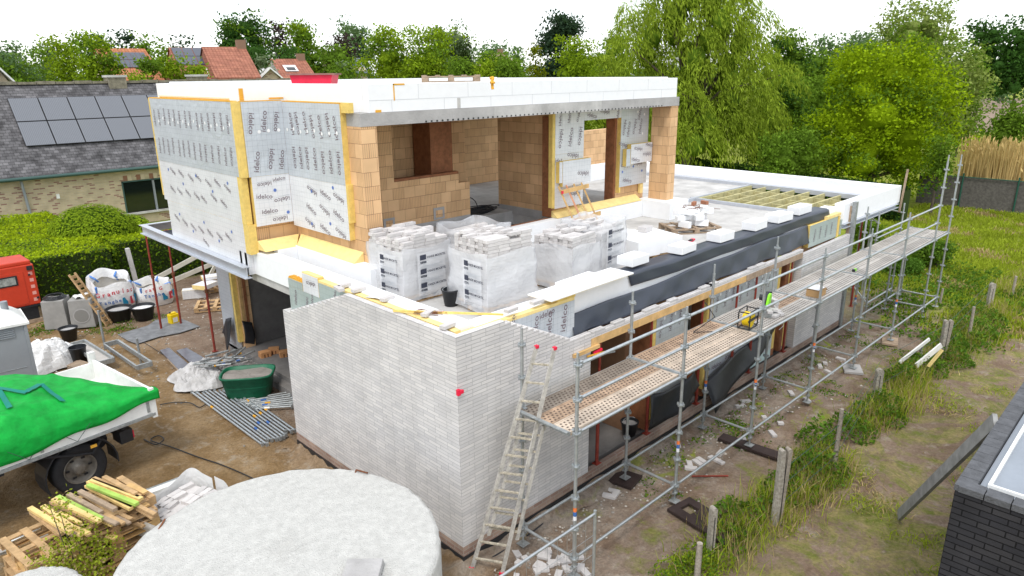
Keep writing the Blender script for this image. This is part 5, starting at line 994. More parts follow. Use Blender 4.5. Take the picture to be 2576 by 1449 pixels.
# round concrete tanks in the foreground
def tank(c, r, z, lab, sc=1.):
    o = empty('concrete_tank', (c[0], c[1], GZ), lab, 'tank'); h = z-GZ; n = 96; k = MB(); prof = [(r, -.3), (r, h-.05), (r-.012, h-.02), (r-.05, h)]
    vs = []; rr = random.Random(2)
    jit = [rr.uniform(-.012, .012) for _ in range(n)]
    for j, (a, b) in enumerate(prof): vs += [((a+jit[i]*(j > 0))*cos(2*pi*i/n), (a+jit[i]*(j > 0))*sin(2*pi*i/n), b+(jit[(i*7) % n]*.7 if j > 1 else 0)) for i in range(n)]
    k.add(vs, [(j*n+i, j*n+(i+1) % n, (j+1)*n+(i+1) % n, (j+1)*n+i) for j in range(3) for i in range(n)], CONW, True)
    rings_ = 14; vs = [(0, 0, h+.03)]
    for q in range(1, rings_+1):
        f = q/rings_; vs += [((r-.05+jit[i]*(q == rings_))*f*cos(2*pi*i/n), (r-.05+jit[i]*(q == rings_))*f*sin(2*pi*i/n), h+.03*(1-f*f)+(.006*sin(i*1.7+q*3) if q < rings_ else jit[(i*7) % n]*.7)) for i in range(n)]
    fs = [(0, 1+i, 1+(i+1) % n) for i in range(n)]+[(1+(q-1)*n+i, 1+q*n+i, 1+q*n+(i+1) % n, 1+(q-1)*n+(i+1) % n) for q in range(1, rings_) for i in range(n)]
    k.add(vs, fs, CONW, True); k.build('shell', o); return o
tk = tank((-2.69, .02), 1.82, 1.6, 'large round pale concrete tank in the foreground')
def lug(p, a, b): k = MB(); q = Vector((tk.location.x, tk.location.y, GZ)); P = [gp(*t, z=1.63)-q for t in p]; P[0].z -= .05; k.path(P, .012, RUSTB); k.build('lifting_loop', tk)
lug([(892, 1187), (896, 1182), (925, 1190)], 0, 0); lug([(392, 1332), (415, 1306)], 0, 0)
k = MB(); q = gp(905, 1449, z=1.63)-Vector((tk.location.x, tk.location.y, GZ)); k.prism([(-.26, 0), (.26, 0), (.2, .1), (-.2, .1)], 'y', -.2, .2, CONC); k_ = k.build('lid_block', tk, .01); k_.location = q+Vector((.0, -.05, 0)); k_.rotation_euler.z = .8
t2_ = gp(52, 1512, z=1.2); tank((t2_.x, t2_.y), .62, 1.2, 'grey round concrete tank cut off at the bottom left corner')
# ------------------------------------------------------------------ loose bricks and rubble on the soil at the right
nb = 0
for px, py in [(2010+5, 1), ] and [(1755, 1163), (1790, 1152), (1735, 1168), (1808, 1160), (1880, 1118), (1897, 1126), (1963, 1070), (1943, 1093), (1922, 1052), (1738, 1178), (1765, 1158), (1990, 990), (2030, 1005), (2075, 915), (2085, 935), (2115, 905), (1540, 1236), (1532, 1250), (1548, 1245), (1862, 1022), (1875, 1010), (1812, 1140), (1705, 1120), (2062, 920), (1870, 1105)]:
    k = MB(); L_ = random.choice([.23, .23, .12]); k.box((-L_/2, -.05, 0), (L_/2, .05, .052), BRKL); p = gp(px, py); tag(k.build('loose_brick', bevel=.004, loc=(p.x, p.y, gh(p.x, p.y)+.0), rz=random.uniform(0, 3)), 'loose grey brick on the soil between the scaffold legs', 'brick', 'loose grey bricks on the soil')
for i in range(26):
    p = gp(random.uniform(1290, 1490), random.uniform(1385, 1449)); k = MB(); L_ = random.uniform(.08, .2); k.box((-L_/2, -.05, 0), (L_/2, .05, .05), BRKL); tag(k.build('brick_fragment', bevel=.004, loc=(p.x, p.y, gh(p.x, p.y)), rz=random.uniform(0, 3)), 'broken pale brick piece in the rubble at the foot of the near scaffold leg', 'brick', 'brick rubble at the foot of the scaffold')
V_, F_ = [], []; rr = np.random.default_rng(5)
for i in range(1900):
    if i < 900: x, y = rr.uniform(-.2, 13), -abs(rr.normal(0, .55))-.12
    elif i < 1700: x, y = rr.uniform(-3, 3), rr.uniform(8.5, 17)
    else: x, y = rr.uniform(-4, 14), rr.uniform(-2.6, 14)
    if x > .1 and y > -.1 and y < 10 and i > 900: continue
    s_ = rr.uniform(.008, .035); z = gh(x, y)+.3*s_; b = len(V_)
    for d in ((-1, 0, 0), (0, -1, 0), (1, 0, 0), (0, 1, 0), (0, 0, .8), (0, 0, -.8)): V_.append((x+d[0]*s_*rr.uniform(.6, 1.3), y+d[1]*s_*rr.uniform(.6, 1.3), z+d[2]*s_))
    F_ += [(b, b+1, b+4), (b+1, b+2, b+4), (b+2, b+3, b+4), (b+3, b, b+4)]
o = fast('gravel', np.array(V_), np.array(F_), mat('gravel_chips', (.36, .33, .29), .9, island=.5)); tag(o, 'pale stone chips and mortar crumbs scattered over the soil', 'gravel', kind='stuff')
for pts, lab in (([(1640, 1195), (1656, 1188), (1665, 1200)], 0),): pass
k = MB(); a, b = gp(1710, 1198, z=GZ+.02), gp(1832, 1197, z=GZ+.02); k.beam(a.lerp(b, .25), b, .025, .015, RUST); tag(k.build('red_stick'), 'thin red stick lying on the soil beside the second scaffold leg', 'stick')
# ------------------------------------------------------------------ fence posts along the lane
def topz(P, px, py):
    d = ray(px, py); t = math.hypot(P.x-cx, P.y-cy)/math.hypot(d[0], d[1]); return cz+t*d[2]
posts = [((1751, 1475), (1762, 1367), .10, 'cut grey post at the bottom, with yellow-green weeds round it', 0), ((1786, 1389), (1790, 1274), .085, 'pale rounded concrete post, second from the bottom of the row', 1), ((1955, 1317), (1966, 1126), .13, 'thick weathered double post at the middle of the lane', 2), ((2097, 1186), (2122, 1029), .085, 'leaning grey post at the dark bramble clump', 0), ((2202, 1006), (2213, 927), .15, 'speckled concrete post with a round chipped head', 1), ((2311, 916), (2313, 866), .09, 'small grey stake among the white boards in the weeds', 0), ((2369, 905), (2377, 803), .16, 'wide speckled double post behind the white boards', 2), ((2436, 856), (2443, 770), .09, 'thin grey post where the dry straw leans', 0), ((2485, 780), (2487, 710), .16, 'round-headed concrete post near the tall bush', 1), ((2545, 748), (2550, 694), .09, 'last thin wooden post near the right edge', 0), ((2364, 762), (2367, 726), .08, 'short brown stake beyond the last scaffold leg', 0)]
PCON = mat('speckled_post_concrete', (.36, .33, .28), .95, var=.35, vscale=25, bump=.5, bscale=60)
for i, (f, t, w, lab, kind) in enumerate(posts):
    P = gp(*f); h = topz(P, *t)-GZ; k = MB(); M = PCON if kind else WOODO
    if kind: 
        for q in ((0,) if kind == 1 else (-.06, .06)):
            ww = w/(1 if kind == 1 else 1.9); k.prism([(-ww/2, -.2), (ww/2, -.2), (ww/2, h-ww/2)]+[(ww/2*cos(a), h-ww/2+ww/2*sin(a)) for a in np.linspace(.4, pi-.4, 5)]+[(-ww/2, h-ww/2)], 'y', -.05, .05, M if q <= 0 else WOODO)
            if kind == 2 and q < 0: pass
            for v_ in k.v[-2*8:]: pass
            if kind == 2: k.v = [(x+q if j >= len(k.v)-16 else x, y, z) for j, (x, y, z) in enumerate(k.v)]
        k.box((-.006, -.056, 0), (.006, -.0505, h*.8), BLK)
    else: k.tube((0, 0, -.2), (random.uniform(-.03, .05), 0, h), w/2, M, r2=w*.42, n=9)
    tag(k.build('fence_post', loc=P, rz=random.uniform(-.3, .3)-.6), lab, 'post', 'old posts along the lane')
k = MB()
Pp = [gp(*posts[i][0]) for i in (2, 3, 4, 6, 8)]
for a, b in zip(Pp[:-1], Pp[1:]):
    for z_ in (.35, .7, 1.0): k.tube(a+Vector((0, 0, z_)), b+Vector((0, 0, z_-.04)), .004, TGRN, n=4)
tag(k.build('fence_wire'), 'sagging green fence wire strung between the old posts', 'wire')
for i, (p, q, w, M, lab) in enumerate((((2262, 912), (2338, 853), .08, WHTP, 'white board leaning in the weeds, left one'), ((2305, 920), (2368, 868), .13, WHTP, 'white board leaning in the weeds against the double post'), ((2335, 922), (2370, 880), .07, PIRL, 'yellow board leaning in the weeds beside the white ones'))):
    a = gp(*p, z=.1); b = gp(*q, z=.55); k = MB(); k.beam(a, b, .04, w, M); tag(k.build('leaning_board'), lab, 'board')
# dark brick outbuilding at the right edge with its flat roof, and the plank leaning on it
D0 = Vector(np.array(CAM[:3])+6.8*ray(2405, 1218)); zt = D0.z
o = empty('black_brick_outbuilding', (D0.x, D0.y, GZ), 'black brick outbuilding with a grey flat roof at the right edge', 'outbuilding', rz=R(.8))
h = zt-GZ; k = MB(); k.box((0, -5, -.2), (9, 0, h-.07), BLKB); k.build('wall', o)
k = MB(); CP = mat('grey_coping_brick', (.10, .103, .11), .85, var=.3, vscale=8, bump=.5)
for i in range(42): x = .215*i; k.box((x, -.15, h-.068), (x+.207, .012, h), CP)
for i in range(23): y = -.215*(i+1)-.02; k.box((-.012, y, h-.068), (.15, y+.207, h-.001), CP)
k.build('coping', o, .004)
k = MB(); k.box((.16, -5, h-.10), (9, -.16, h-.045), mat('grey_roofing', (.27, .30, .34), .55, var=.12, vscale=2)); k.build('roof', o)
k = MB(); k.box((.22, -.25, h-.044), (9, -.22, h-.005), WHTP); k.box((.22, -5, h-.044), (.25, -.251, h-.005), WHTP); k.build('roof_edge', o)
k = MB(); k.box((1.0, -.75, h-.044), (1.25, -.55, h+.15), GRYP); k.build('roof_vent', o)
a = gp(2262, 1296, z=-.1); b = on('y', D0.y+.05, 2505, 1058); k = MB(); k.beam(a, b, .05, .17, mat('grey_plank', (.27, .27, .26), .85, var=.25, vscale=6)); tag(k.build('leaning_plank'), 'long grey plank leaning against the black brick outbuilding', 'plank')
# ------------------------------------------------------------------ neighbour house with solar panels
N = empty('neighbour_house', (5, 31.1, GZ), 'long buff brick bungalow with dark slate roof and solar panels', 'house')
def nb_(p): return (p[0]-5, p[1]-31.1, p[2]-GZ)
k = MB()
for a, b in (((-30, 31.1, GZ), (4.83, 31.4, 2.75)), ((4.83, 31.1, GZ), (6.95, 31.4, .44)), ((4.83, 31.1, 2.02), (6.95, 31.4, 2.75)), ((6.95, 31.1, GZ), (18, 31.4, 2.75)), ((-30, 31.4, GZ), (-29.7, 40, 2.75)), ((17.7, 31.4, GZ), (18, 40, 2.75))): k.box(nb_(a), nb_(b), BUFF)
k.build('wall', N)
k = MB(); k.box(nb_((4.85, 31.16, .46)), nb_((6.93, 31.2, 2.0)), GLASS); k.box(nb_((4.83, 31.09, .44)), nb_((4.90, 31.2, 2.02)), TGRN); k.box(nb_((6.25, 31.09, .44)), nb_((6.34, 31.2, 2.02)), GRYP); k.box(nb_((4.83, 31.09, 1.95)), nb_((6.95, 31.2, 2.02)), TGRN); k.box(nb_((4.7, 30.98, .34)), nb_((7.1, 31.2, .44)), CONL); fr = k.build('window', N)
k = MB()
for i in range(11): k.box(nb_((4.75+.2*i, 31.085, 2.03)), nb_((4.93+.2*i, 31.11, 2.28)), [BUFF, mat('soldier_brick', (.3, .15, .1), .9), mat('pale_brick', (.6, .5, .36), .9)][i % 3])
k.build('window_lintel', N)
E0, RG = (30.75, 2.70), (34.5, 6.66); sl_ = (RG[1]-E0[1])/(RG[0]-E0[0])
k = MB(); k.prism([(E0[0]-31.1, E0[1]-GZ), (RG[0]-31.1, RG[1]-GZ), (38.3-31.1, 2.70-GZ), (38.0-31.1, 2.5-GZ), (31.1-31.1, 2.6-GZ)], 'x', -35.5, 9.4, SLATE) ; k.prism([(E0[0]-31.1, E0[1]-GZ), (RG[0]-31.1, RG[1]-GZ+.03), (38.3-31.1, 2.70-GZ), (31.1-31.1, 2.6-GZ)], 'x', 9.4, 13, SLATE); rf = k.build('roof', N)
k = MB()
for i in range(60): x = -35+.8*i; k.box((x, 34.35-31.1, RG[1]-GZ-.05), (x+.77, 34.65-31.1, RG[1]-GZ+.07+.03*(i % 2)), MOSS)
k.box((1.9, -.2, 2.6), (2.15, 3.5, 6.9), MOSS) if 0 else None
k.build('ridge', rf)
k = MB(); k.tube(nb_((-30, 30.66, 2.62)), nb_((18, 30.66, 2.62)), .08, TGRN); k.build('gutter', N)
k = MB(); k.tube(nb_((.75, 30.95, 2.5)), nb_((.9, 31.0, 0)), .06, GRYP); k.build('downpipe', N)
k = MB(); k.box(nb_((2.0, 30.97, 1.55)), nb_((2.12, 31.1, 1.75)), WHTP); k.build('wall_lamp', N)
for px in (289, 495):
    q = on('y', 34.6, px, 200); k = MB(); k.box((q.x-.42-5, 34.2-31.1, 6.3), (q.x+.42-5, 35.0-31.1, 7.05), MOSS); k.box((q.x-.47-5, 34.15-31.1, 7.051), (q.x+.47-5, 35.05-31.1, 7.16), CONL); k.build('chimney', rf)
pn = mat('panel_frame', (.02, .02, .022), .4)
PLN = wallmat('solar_panel_face', (.155, .165, .185), (.16, .17, .19), (.11, .12, .135), 9, .055, .012, bump=0, var=.06, rough=.3)
for r_ in range(2):
    for c_ in range(7):
        y0, y1 = 32.08+.52*r_*1.0, 32.08+.52*(r_+1)-.02; x0 = 1.36+1.22*c_
        y0 = 31.85+.99*r_; y1 = y0+.97
        def rp__(x, y, e=.12): return Vector((x-5, y-31.1-e*.7, E0[1]+(y-E0[0])*sl_-GZ+e*.7))
        k = MB(); a, b, c, d = rp__(x0, y0), rp__(x0+1.20, y0), rp__(x0+1.20, y1), rp__(x0, y1); nrm = (b-a).cross(d-a).normalized()*.03
        k.add([a-nrm, b-nrm, c-nrm, d-nrm, a, b, c, d], [(3, 2, 1, 0), (4, 5, 6, 7), (0, 1, 5, 4), (1, 2, 6, 5), (2, 3, 7, 6), (3, 0, 4, 7)], pn)
        u = (b-a).normalized()*.02; v = (d-a).normalized()*.02; e = nrm*.1; ff = [a+u+v+e, b-u+v+e, c-u-v+e, d+u-v+e]
        k.add(ff, [(0, 1, 2, 3)], PANEL2 if 'PANEL2' in globals() else mat('panel_grey', (.165, .175, .195), .3, spec=.5))
        for s_ in range(1, 16): t = s_/16; p_, q_ = ff[0].lerp(ff[1], t)+e*.3, ff[3].lerp(ff[2], t)+e*.3; k.add([p_, p_+u*.5, q_+u*.5, q_], [(0, 1, 2, 3)], mat('panel_line', (.10, .105, .12), .4))
        k.build('solar_panel', N)
# ------------------------------------------------------------------ houses beyond
def house(px0, px1, pyr, pye, D, yawoff, roofM, wallM, lab, depth=8, chim=None, panels=None, skyl=None, gable=False, pitchf=.9):
    A, B = far(px0, D), far(px1, D); c = (A+B)/2; w = (B-A).length; ze = farz((px0+px1)/2, pye, D)-GZ; zr = farz((px0+px1)/2, pyr, D if gable else D+depth*.5)-GZ
    if zr < ze+.8: zr = ze+.8
    ang = math.atan2((B-A).y, (B-A).x)+yawoff; o = empty('red_roof_house', (c.x, c.y, GZ), lab, 'house', rz=ang)
    if gable:
        k = MB(); k.prism([(-w/2, 0), (w/2, 0), (w/2, ze), (0, zr), (-w/2, ze)], 'y', 0, depth, wallM); k.build('wall', o)
        k = MB()
        for s_ in (-1, 1): k.prism([(s_*(w/2+.3), ze-.15), (0, zr+.02), (0, zr+.15), (s_*(w/2+.3), ze-.02)], 'y', -.3, depth, WHTP)
        k.build('roof', o); return o
    k = MB(); k.prism([(0, 0), (depth, 0), (depth, ze), (depth/2, zr-.1), (0, ze)], 'x', -w/2+.1, w/2-.1, wallM); k.build('wall', o)
    k = MB(); k.add([(-w/2, -.35, ze-.2), (w/2, -.35, ze-.2), (w/2, depth/2, zr), (-w/2, depth/2, zr), (-w/2, -.35, ze-.35), (w/2, -.35, ze-.35), (w/2, depth+.3, ze-.2), (-w/2, depth+.3, ze-.2)], [(0, 1, 2, 3), (0, 4, 5, 1), (3, 2, 6, 7)], roofM); k.build('roof', o)
    def rp(x, t, e=.08): return Vector((x, -.35+(depth/2+.35)*t-e*.6, ze-.2+(zr-ze+.2)*t+e*.8))
    if panels:
        x0, x1, t0, t1, n, m_ = panels
        for i in range(n):
            for j in range(m_):
                a, b = x0+(x1-x0)*i/n, x0+(x1-x0)*(i+.93)/n; s0, s1 = t0+(t1-t0)*j/m_, t0+(t1-t0)*(j+.95)/m_; k = MB(); k.add([rp(a*w, s0), rp(b*w, s0), rp(b*w, s1), rp(a*w, s1)], [(0, 1, 2, 3)], mat('dark_panel', (.075, .085, .11), .3, spec=.5)); k.build('solar_panel', o)
    if skyl: x, t = skyl; k = MB(); k.add([rp(x*w-.6, t-.12), rp(x*w+.6, t-.12), rp(x*w+.6, t+.12), rp(x*w-.6, t+.12)], [(0, 1, 2, 3)], WHTP); k.add([rp(x*w-.4, t-.09, .1), rp(x*w+.4, t-.09, .1), rp(x*w+.4, t+.03, .1), rp(x*w-.4, t+.03, .1)], [(0, 1, 2, 3)], GLASS); k.build('skylight', o)
    for xc, hh in (chim or []): k = MB(); k.box((xc*w-.35, depth/2-.3, zr-.6), (xc*w+.35, depth/2+.3, zr+hh*.6), mat('chimney_brick', (.24, .15, .10), .9)); k.build('chimney', o)
    return o
house(278, 412, 122, 196, 66, .25, RTILEO, BUFF, 'orange-roofed house with two rows of panels behind the left trees', panels=(-.28, .42, .38, .86, 7, 2))
house(455, 570, 120, 196, 62, .2, RTILE, RTILE, 'dark red house half with a black panelled roof', panels=(-.45, .5, .45, .98, 4, 2), skyl=(.3, .22))
house(538, 655, 118, 188, 60, .2, RTILE, RTILE, 'red tiled house half without panels, chimney at its right end', chim=[(.40, .9)])
house(655, 706, 174, 200, 62, .1, RTILE, BUFF, 'small yellow gable with white roof edges', gable=True)
house(712, 806, 148, 206, 70, .3, RTILE, mat('grey_render', (.42, .39, .37), .9), 'small red-roofed house with one skylight and a chimney', chim=[(.38, .8)], skyl=(-.1, .6))
house(832, 880, 145, 178, 95, .2, RTILE, BUFF, 'distant pinkish-roofed house with a chimney at its left end', chim=[(-.42, 1.2)])
house(874, 925, 146, 178, 96, .2, mat('blue_slate', (.17, .2, .25), .6), BUFF, 'distant grey-slated house behind the walnut tree')
house(1105, 1140, 131, 150, 110, .2, RTILEO, BUFF, 'distant orange roof peeping out left of the dark conifer')
house(1276, 1308, 134, 158, 105, .6, mat('brown_tile', (.25, .17, .13), .8), BUFF, 'distant brown-roofed house with a chimney between bushes', chim=[(.2, 1.)])
house(2024, 2064, 162, 192, 95, .3, RTILEO, RTILE, 'distant red-roofed house glimpsed between the right-hand trees', chim=[(-.3, 1.)])
house(-30, 22, 196, 212, 48, .2, RTILE, BUFF, 'low white-edged gable at the far left edge', gable=True)
# ------------------------------------------------------------------ foliage
def leafmat(name, c, isl=.4, tr=.3):
    return mat(name, c, .8, 0, var=.28, vscale=.55, island=isl, spec=.04, trans=tr)
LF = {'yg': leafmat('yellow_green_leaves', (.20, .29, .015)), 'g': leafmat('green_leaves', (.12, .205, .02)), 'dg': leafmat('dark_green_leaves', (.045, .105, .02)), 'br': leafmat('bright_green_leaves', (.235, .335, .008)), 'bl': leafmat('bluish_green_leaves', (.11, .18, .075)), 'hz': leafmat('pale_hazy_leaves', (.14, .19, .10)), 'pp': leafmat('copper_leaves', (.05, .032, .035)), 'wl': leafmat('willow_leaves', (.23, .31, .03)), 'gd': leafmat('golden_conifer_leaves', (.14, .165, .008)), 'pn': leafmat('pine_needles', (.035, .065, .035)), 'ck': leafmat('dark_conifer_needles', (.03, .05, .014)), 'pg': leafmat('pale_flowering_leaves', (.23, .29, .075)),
      'hd': leafmat('shaded_hedge_leaves', (.06, .115, .010)), 'ht': leafmat('lit_hedge_top_leaves', (.29, .38, .012)), 'wd': leafmat('weed_leaves', (.085, .17, .022)), 'wy': leafmat('yellow_weed_leaves', (.17, .24, .015)), 'rd': leafmat('dry_reed', (.50, .37, .16), .3, .2), 'st': leafmat('dry_grass', (.40, .31, .15), .35, .2), 'gr': leafmat('grass_blades', (.27, .33, .03), .45), 'iv': leafmat('ivy_leaves', (.025, .06, .012))}  # hedge top and side colours hold the lit and shaded tones
def core_mesh(blobs, M, par, seed=0, sc=.66):
    import bmesh
    r_ = random.Random(seed); bm = bmesh.new(); bmesh.ops.create_icosphere(bm, subdivisions=2, radius=1); vs = [v.co.copy() for v in bm.verts]; fs = [[v.index for v in f.verts] for f in bm.faces]; bm.free(); k = MB()
    for b in blobs: k.add([(b[0]+v.x*b[3]*q, b[1]+v.y*b[4]*q, max(.05, b[2]+v.z*b[5]*q)) for v, q in ((v, sc*r_.uniform(.85, 1.1)) for v in vs)], fs, M)
    return k.build('inner_foliage', par)
def leafquads(C, size, up=.35, asp=.62, axis=None, seed=0):
    r_ = np.random.default_rng(seed); n = len(C)
    nrm = r_.normal(size=(n, 3)); nrm[:, 2] += up; nrm /= np.linalg.norm(nrm, axis=1)[:, None]
    t = r_.normal(size=(n, 3)) if axis is None else axis+r_.normal(size=(n, 3))*.25
    b = np.cross(nrm, t); b /= np.linalg.norm(b, axis=1)[:, None]+1e-9; t = np.cross(b, nrm) if axis is None else t/np.linalg.norm(t, axis=1)[:, None]
    s_ = (size*r_.uniform(.6, 1.35, n))[:, None]
    V = np.stack([C-t*s_*.5, C+b*s_*asp*.5, C+t*s_*.5, C-b*s_*asp*.5], 1).reshape(-1, 3); F = np.arange(4*n).reshape(-1, 4); return V, F
def crown_pts(blobs, n, seed, fill=.22, leaf=.2, per=34):
    """leaf positions gathered in small tufts over and inside the crown's lumps"""
    r_ = np.random.default_rng(seed); B = np.array(blobs, float); w = (B[:, 3]*B[:, 4]); w /= w.sum(); m_ = max(1, n//per); idx = r_.choice(len(B), m_, p=w)
    d = r_.normal(size=(m_, 3)); d /= np.linalg.norm(d, axis=1)[:, None]; d[:, 2] = np.where((d[:, 2] < -.35) & (r_.random(m_) < .6), -d[:, 2], d[:, 2])
    rad = np.where(r_.random(m_) < fill, r_.uniform(.45, .9, m_), r_.uniform(.85, 1.12, m_))
    T = B[idx, :3]+d*(B[idx, 3:6])*rad[:, None]
    sz_ = np.repeat(r_.uniform(.55, 1.35, m_), per)[:, None]; T = np.repeat(T, per, 0); return T+np.clip(r_.normal(size=T.shape), -1.5, 1.5)*np.array([1, 1, .62])*leaf*1.9*sz_
def tree(px0, px1, pyt, D, leaf, lab, kind='round', seed=1, zb=None, name='leafy_tree', cat='tree', dens=1., grp=None, leafpx=2.7, mix=None, pyb=None, core=1):
    A, B = far(px0, D), far(px1, D); c = (A+B)/2; Wd = (B-A).length; zt_ = farz((px0+px1)/2, pyt, D)-GZ; r_ = random.Random(seed)
    z0 = zb if zb is not None else zt_*.22
    if pyb: z0 = max(.0, farz((px0+px1)/2, pyb, D)-GZ)
    o = empty(name, c, lab, cat, grp, rz=0); blobs = []
    view = Vector((cos(math.atan2(c.y-cy, c.x-cx)), sin(math.atan2(c.y-cy, c.x-cx)), 0)); side = Vector((-view.y, view.x, 0)); dp = Wd*.42
    H_ = zt_-z0
    if kind == 'round':
        nbl = 64; low = z0 < .6
        for i in range(nbl):
            t = (i+.5)/nbl; zz = z0+H_*(.12+.80*t); tt = (zz-z0)/H_; e_ = max(0, (tt-.42)/.58) if low else abs(2*tt**.9-1); hw = Wd/2*max(0, 1-e_**2.6)**.5*.86; a = i*2.399+r_.uniform(-.3, .3); q = r_.uniform(.45, 1.)
            s_ = Wd*.5*r_.uniform(.17, .32); p = side*cos(a)*hw*q+view*sin(a)*hw*q*.8; blobs.append((p.x, p.y, min(zz, zt_-s_*.85), s_, s_, s_*.85))
        blobs.append((0, 0, z0+H_*.5, Wd*.26, Wd*.26, H_*.32))
    elif kind == 'cone':
        for i in range(30): t = i/30; zz = z0+H_*t; hw = Wd/2*(1-t)**.8*.8; a = i*2.4; s_ = max(Wd*.06, Wd*.20*(1-t)+.1); p = side*cos(a)*hw+view*sin(a)*hw; blobs.append((p.x, p.y, zz, s_, s_, s_*1.5))
        blobs.append((0, 0, z0+H_*.3, Wd*.33, Wd*.33, H_*.3)); blobs.append((0, 0, z0+H_*.65, Wd*.18, Wd*.18, H_*.3)); blobs.append((0, 0, zt_-H_*.05, Wd*.04, Wd*.04, H_*.08))
    elif kind == 'column':
        for i in range(14): t = i/14; hw = Wd*.18; a = i*2.4; s_ = Wd*.34*(1-.5*abs(t-.4)); blobs.append((side.x*cos(a)*hw, side.y*cos(a)*hw, z0+H_*(.05+.88*t), s_, s_, s_*1.6))
    elif kind == 'pine':
        for i in range(26):
            t = r_.random(); zz = z0+H_*(.1+.88*t); hw = Wd/2*(1-t*.62); a = r_.uniform(0, 6.28); q = r_.uniform(.3, 1); s_ = Wd*.11; p = side*cos(a)*hw*q+view*sin(a)*hw*q; blobs.append((p.x, p.y, zz, s_*1.5, s_*1.5, s_*.6))
    elif kind == 'bush':
        for i in range(16): a = r_.uniform(0, 6.28); q = r_.uniform(0, .75); s_ = Wd*r_.uniform(.14, .24); p = side*cos(a)*Wd/2*q+view*sin(a)*Wd/2*q; blobs.append((p.x, p.y, max(s_*.5, (zt_-s_*.8)*(1-q*q*.6)*r_.uniform(.55, 1.)), s_, s_, s_*.9))
    lat = max(abs(b[0]*side.x+b[1]*side.y)+b[3] for b in blobs); tp = max(b[2]+b[5] for b in blobs); fx = Wd/2/(lat*.90); fz = (zt_-z0)/(tp-z0)
    blobs = [(b[0]*fx, b[1]*fx, z0+(b[2]-z0)*fz, b[3]*fx, b[4]*fx, b[5]*max(fz, min(fx, 1.2))*.97) for b in blobs]
    if kind != 'pine' and core:
        bb = [b for b in blobs]; ck = .80 if D > 65 else .62; cz_ = z0+H_*.5; core_mesh([(b[0]*ck, b[1]*ck, cz_+(b[2]-cz_)*(ck+.08), b[3]*1., b[4]*1., b[5]*1.) for b in bb[::2]], LF[leaf], o, seed, .8)
    size = max(.07, leafpx*D/701); px_w = Wd/D*701; px_h = max(H_, 2)/D*701; n = int(min(90000, dens*6.0*px_w*px_h/(leafpx**2*.45)))
    n = max(600, n); C = crown_pts(blobs, n, seed, leaf=size); n = len(C); V, F = leafquads(C, size, up=.75, seed=seed, axis=None)
    mi = None; Ms = [LF[leaf]]
    if mix: Ms.append(LF[mix]); mi = (np.sin(C[:, 0]*1.1+C[:, 2]*1.7)+np.random.default_rng(seed).normal(size=n)*.5 > .7).astype(int)
    fast('crown', V, F, Ms, o, mi=mi)
    k = MB(); hb2 = z0+H_*.55; rt_ = max(.08, Wd*.028); k.tube((0, 0, -.2), (0, 0, hb2), rt_, BARK, r2=rt_*.5, n=8)
    for bl in blobs[::3][:9]: k.tube((0, 0, z0+H_*.15 if z0+H_*.15 < bl[2] else bl[2]*.6), bl[:3], rt_*.4, BARK, r2=rt_*.12, n=5)
    k.build('trunk', o); return o
def willow(px0, px1, pyt, pyb, D, lab, seed=3, nst=5600, leaf='wl', lean=.16):
    A, B = far(px0, D), far(px1, D); c = (A+B)/2; Wd = (B-A).length; zt_ = farz((px0+px1)/2, pyt, D)-GZ; zb_ = max(.6, farz((px0+px1)/2, pyb, D)-GZ)
    o = empty('weeping_willow', c, lab, 'tree'); r_ = np.random.default_rng(seed); view = np.array([c.x-cx, c.y-cy, 0]); view /= np.linalg.norm(view); side = np.array([view[1], -view[0], 0])
    K = 64; cen = []
    for i in range(K):
        t = (i+.5)/K; zz = zb_+(zt_-zb_)*(.18+.80*t**.9); f = 1-max(0, (t-.45)/.55)**2.0*.72; a = i*2.4; q = .35+.6*r_.random(); p = side*math.cos(a)*Wd*.56*f*q+view*math.sin(a)*Wd*.42*f*q; cen.append((p[0], p[1], zz))
    cen = np.array(cen); C, AX = [], []
    for s_ in range(nst):
        j = r_.integers(K); rr_ = Wd*.115; d = r_.normal(size=3); d /= np.linalg.norm(d); d[2] = abs(d[2])*.7; p = cen[j]+d*rr_*np.array([1, 1, .8]); L_ = min(p[2]-.4, r_.uniform(1.6, 4.2)*Wd/16*(1.25 if p[2] < zt_*.5 else .8)); n_ = max(4, int(L_/.16)); out = np.array([d[0], d[1], 0])*.7
        ph = r_.uniform(0, 6)
        for q in range(n_):
            t = q/n_; pos = p+out*L_*.45*math.sin(t*1.6)+side*lean*L_*t*t*1.2+np.array([0, 0, -L_*t**1.35]); C.append(pos+r_.normal(size=3)*.09); AX.append(np.array([out[0]*.5*(1-t)+side[0]*lean*2*t, out[1]*.5*(1-t)+side[1]*lean*2*t, -.25-t]))
    C, AX = np.array(C), np.array(AX); V, F = leafquads(C, .31*D/48, up=.1, asp=.22, axis=AX, seed=seed); fast('crown', V, F, LF[leaf], o)
    core_mesh([(q[0]*.72, q[1]*.72, (q[2]-.6)*.92, Wd*.09, Wd*.09, Wd*.11) for q in cen[::2]], LF['g'], o, seed)
    k = MB(); k.tube((0, 0, -.2), (.3, .2, zt_*.35), .55, BARK, r2=.35, n=10)
    for q in cen[::3]: k.tube((.3, .2, zt_*.3), (q[0]*.5, q[1]*.5, (q[2]+zt_*.4)/2), .2, BARK, r2=.1, n=6); k.tube((q[0]*.5, q[1]*.5, (q[2]+zt_*.4)/2), tuple(q), .1, BARK, r2=.03, n=5)
    k.build('trunk', o); return o
T_ = tree
T_(-60, 118, 142, 56, 'g', 'wide mid-green tree at the far left edge', seed=11, mix='bl', zb=0)
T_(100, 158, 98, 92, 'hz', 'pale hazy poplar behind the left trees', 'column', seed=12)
T_(118, 212, 104, 50, 'yg', 'yellow-green tree left of the pair behind the slate ridge', seed=13, zb=0)
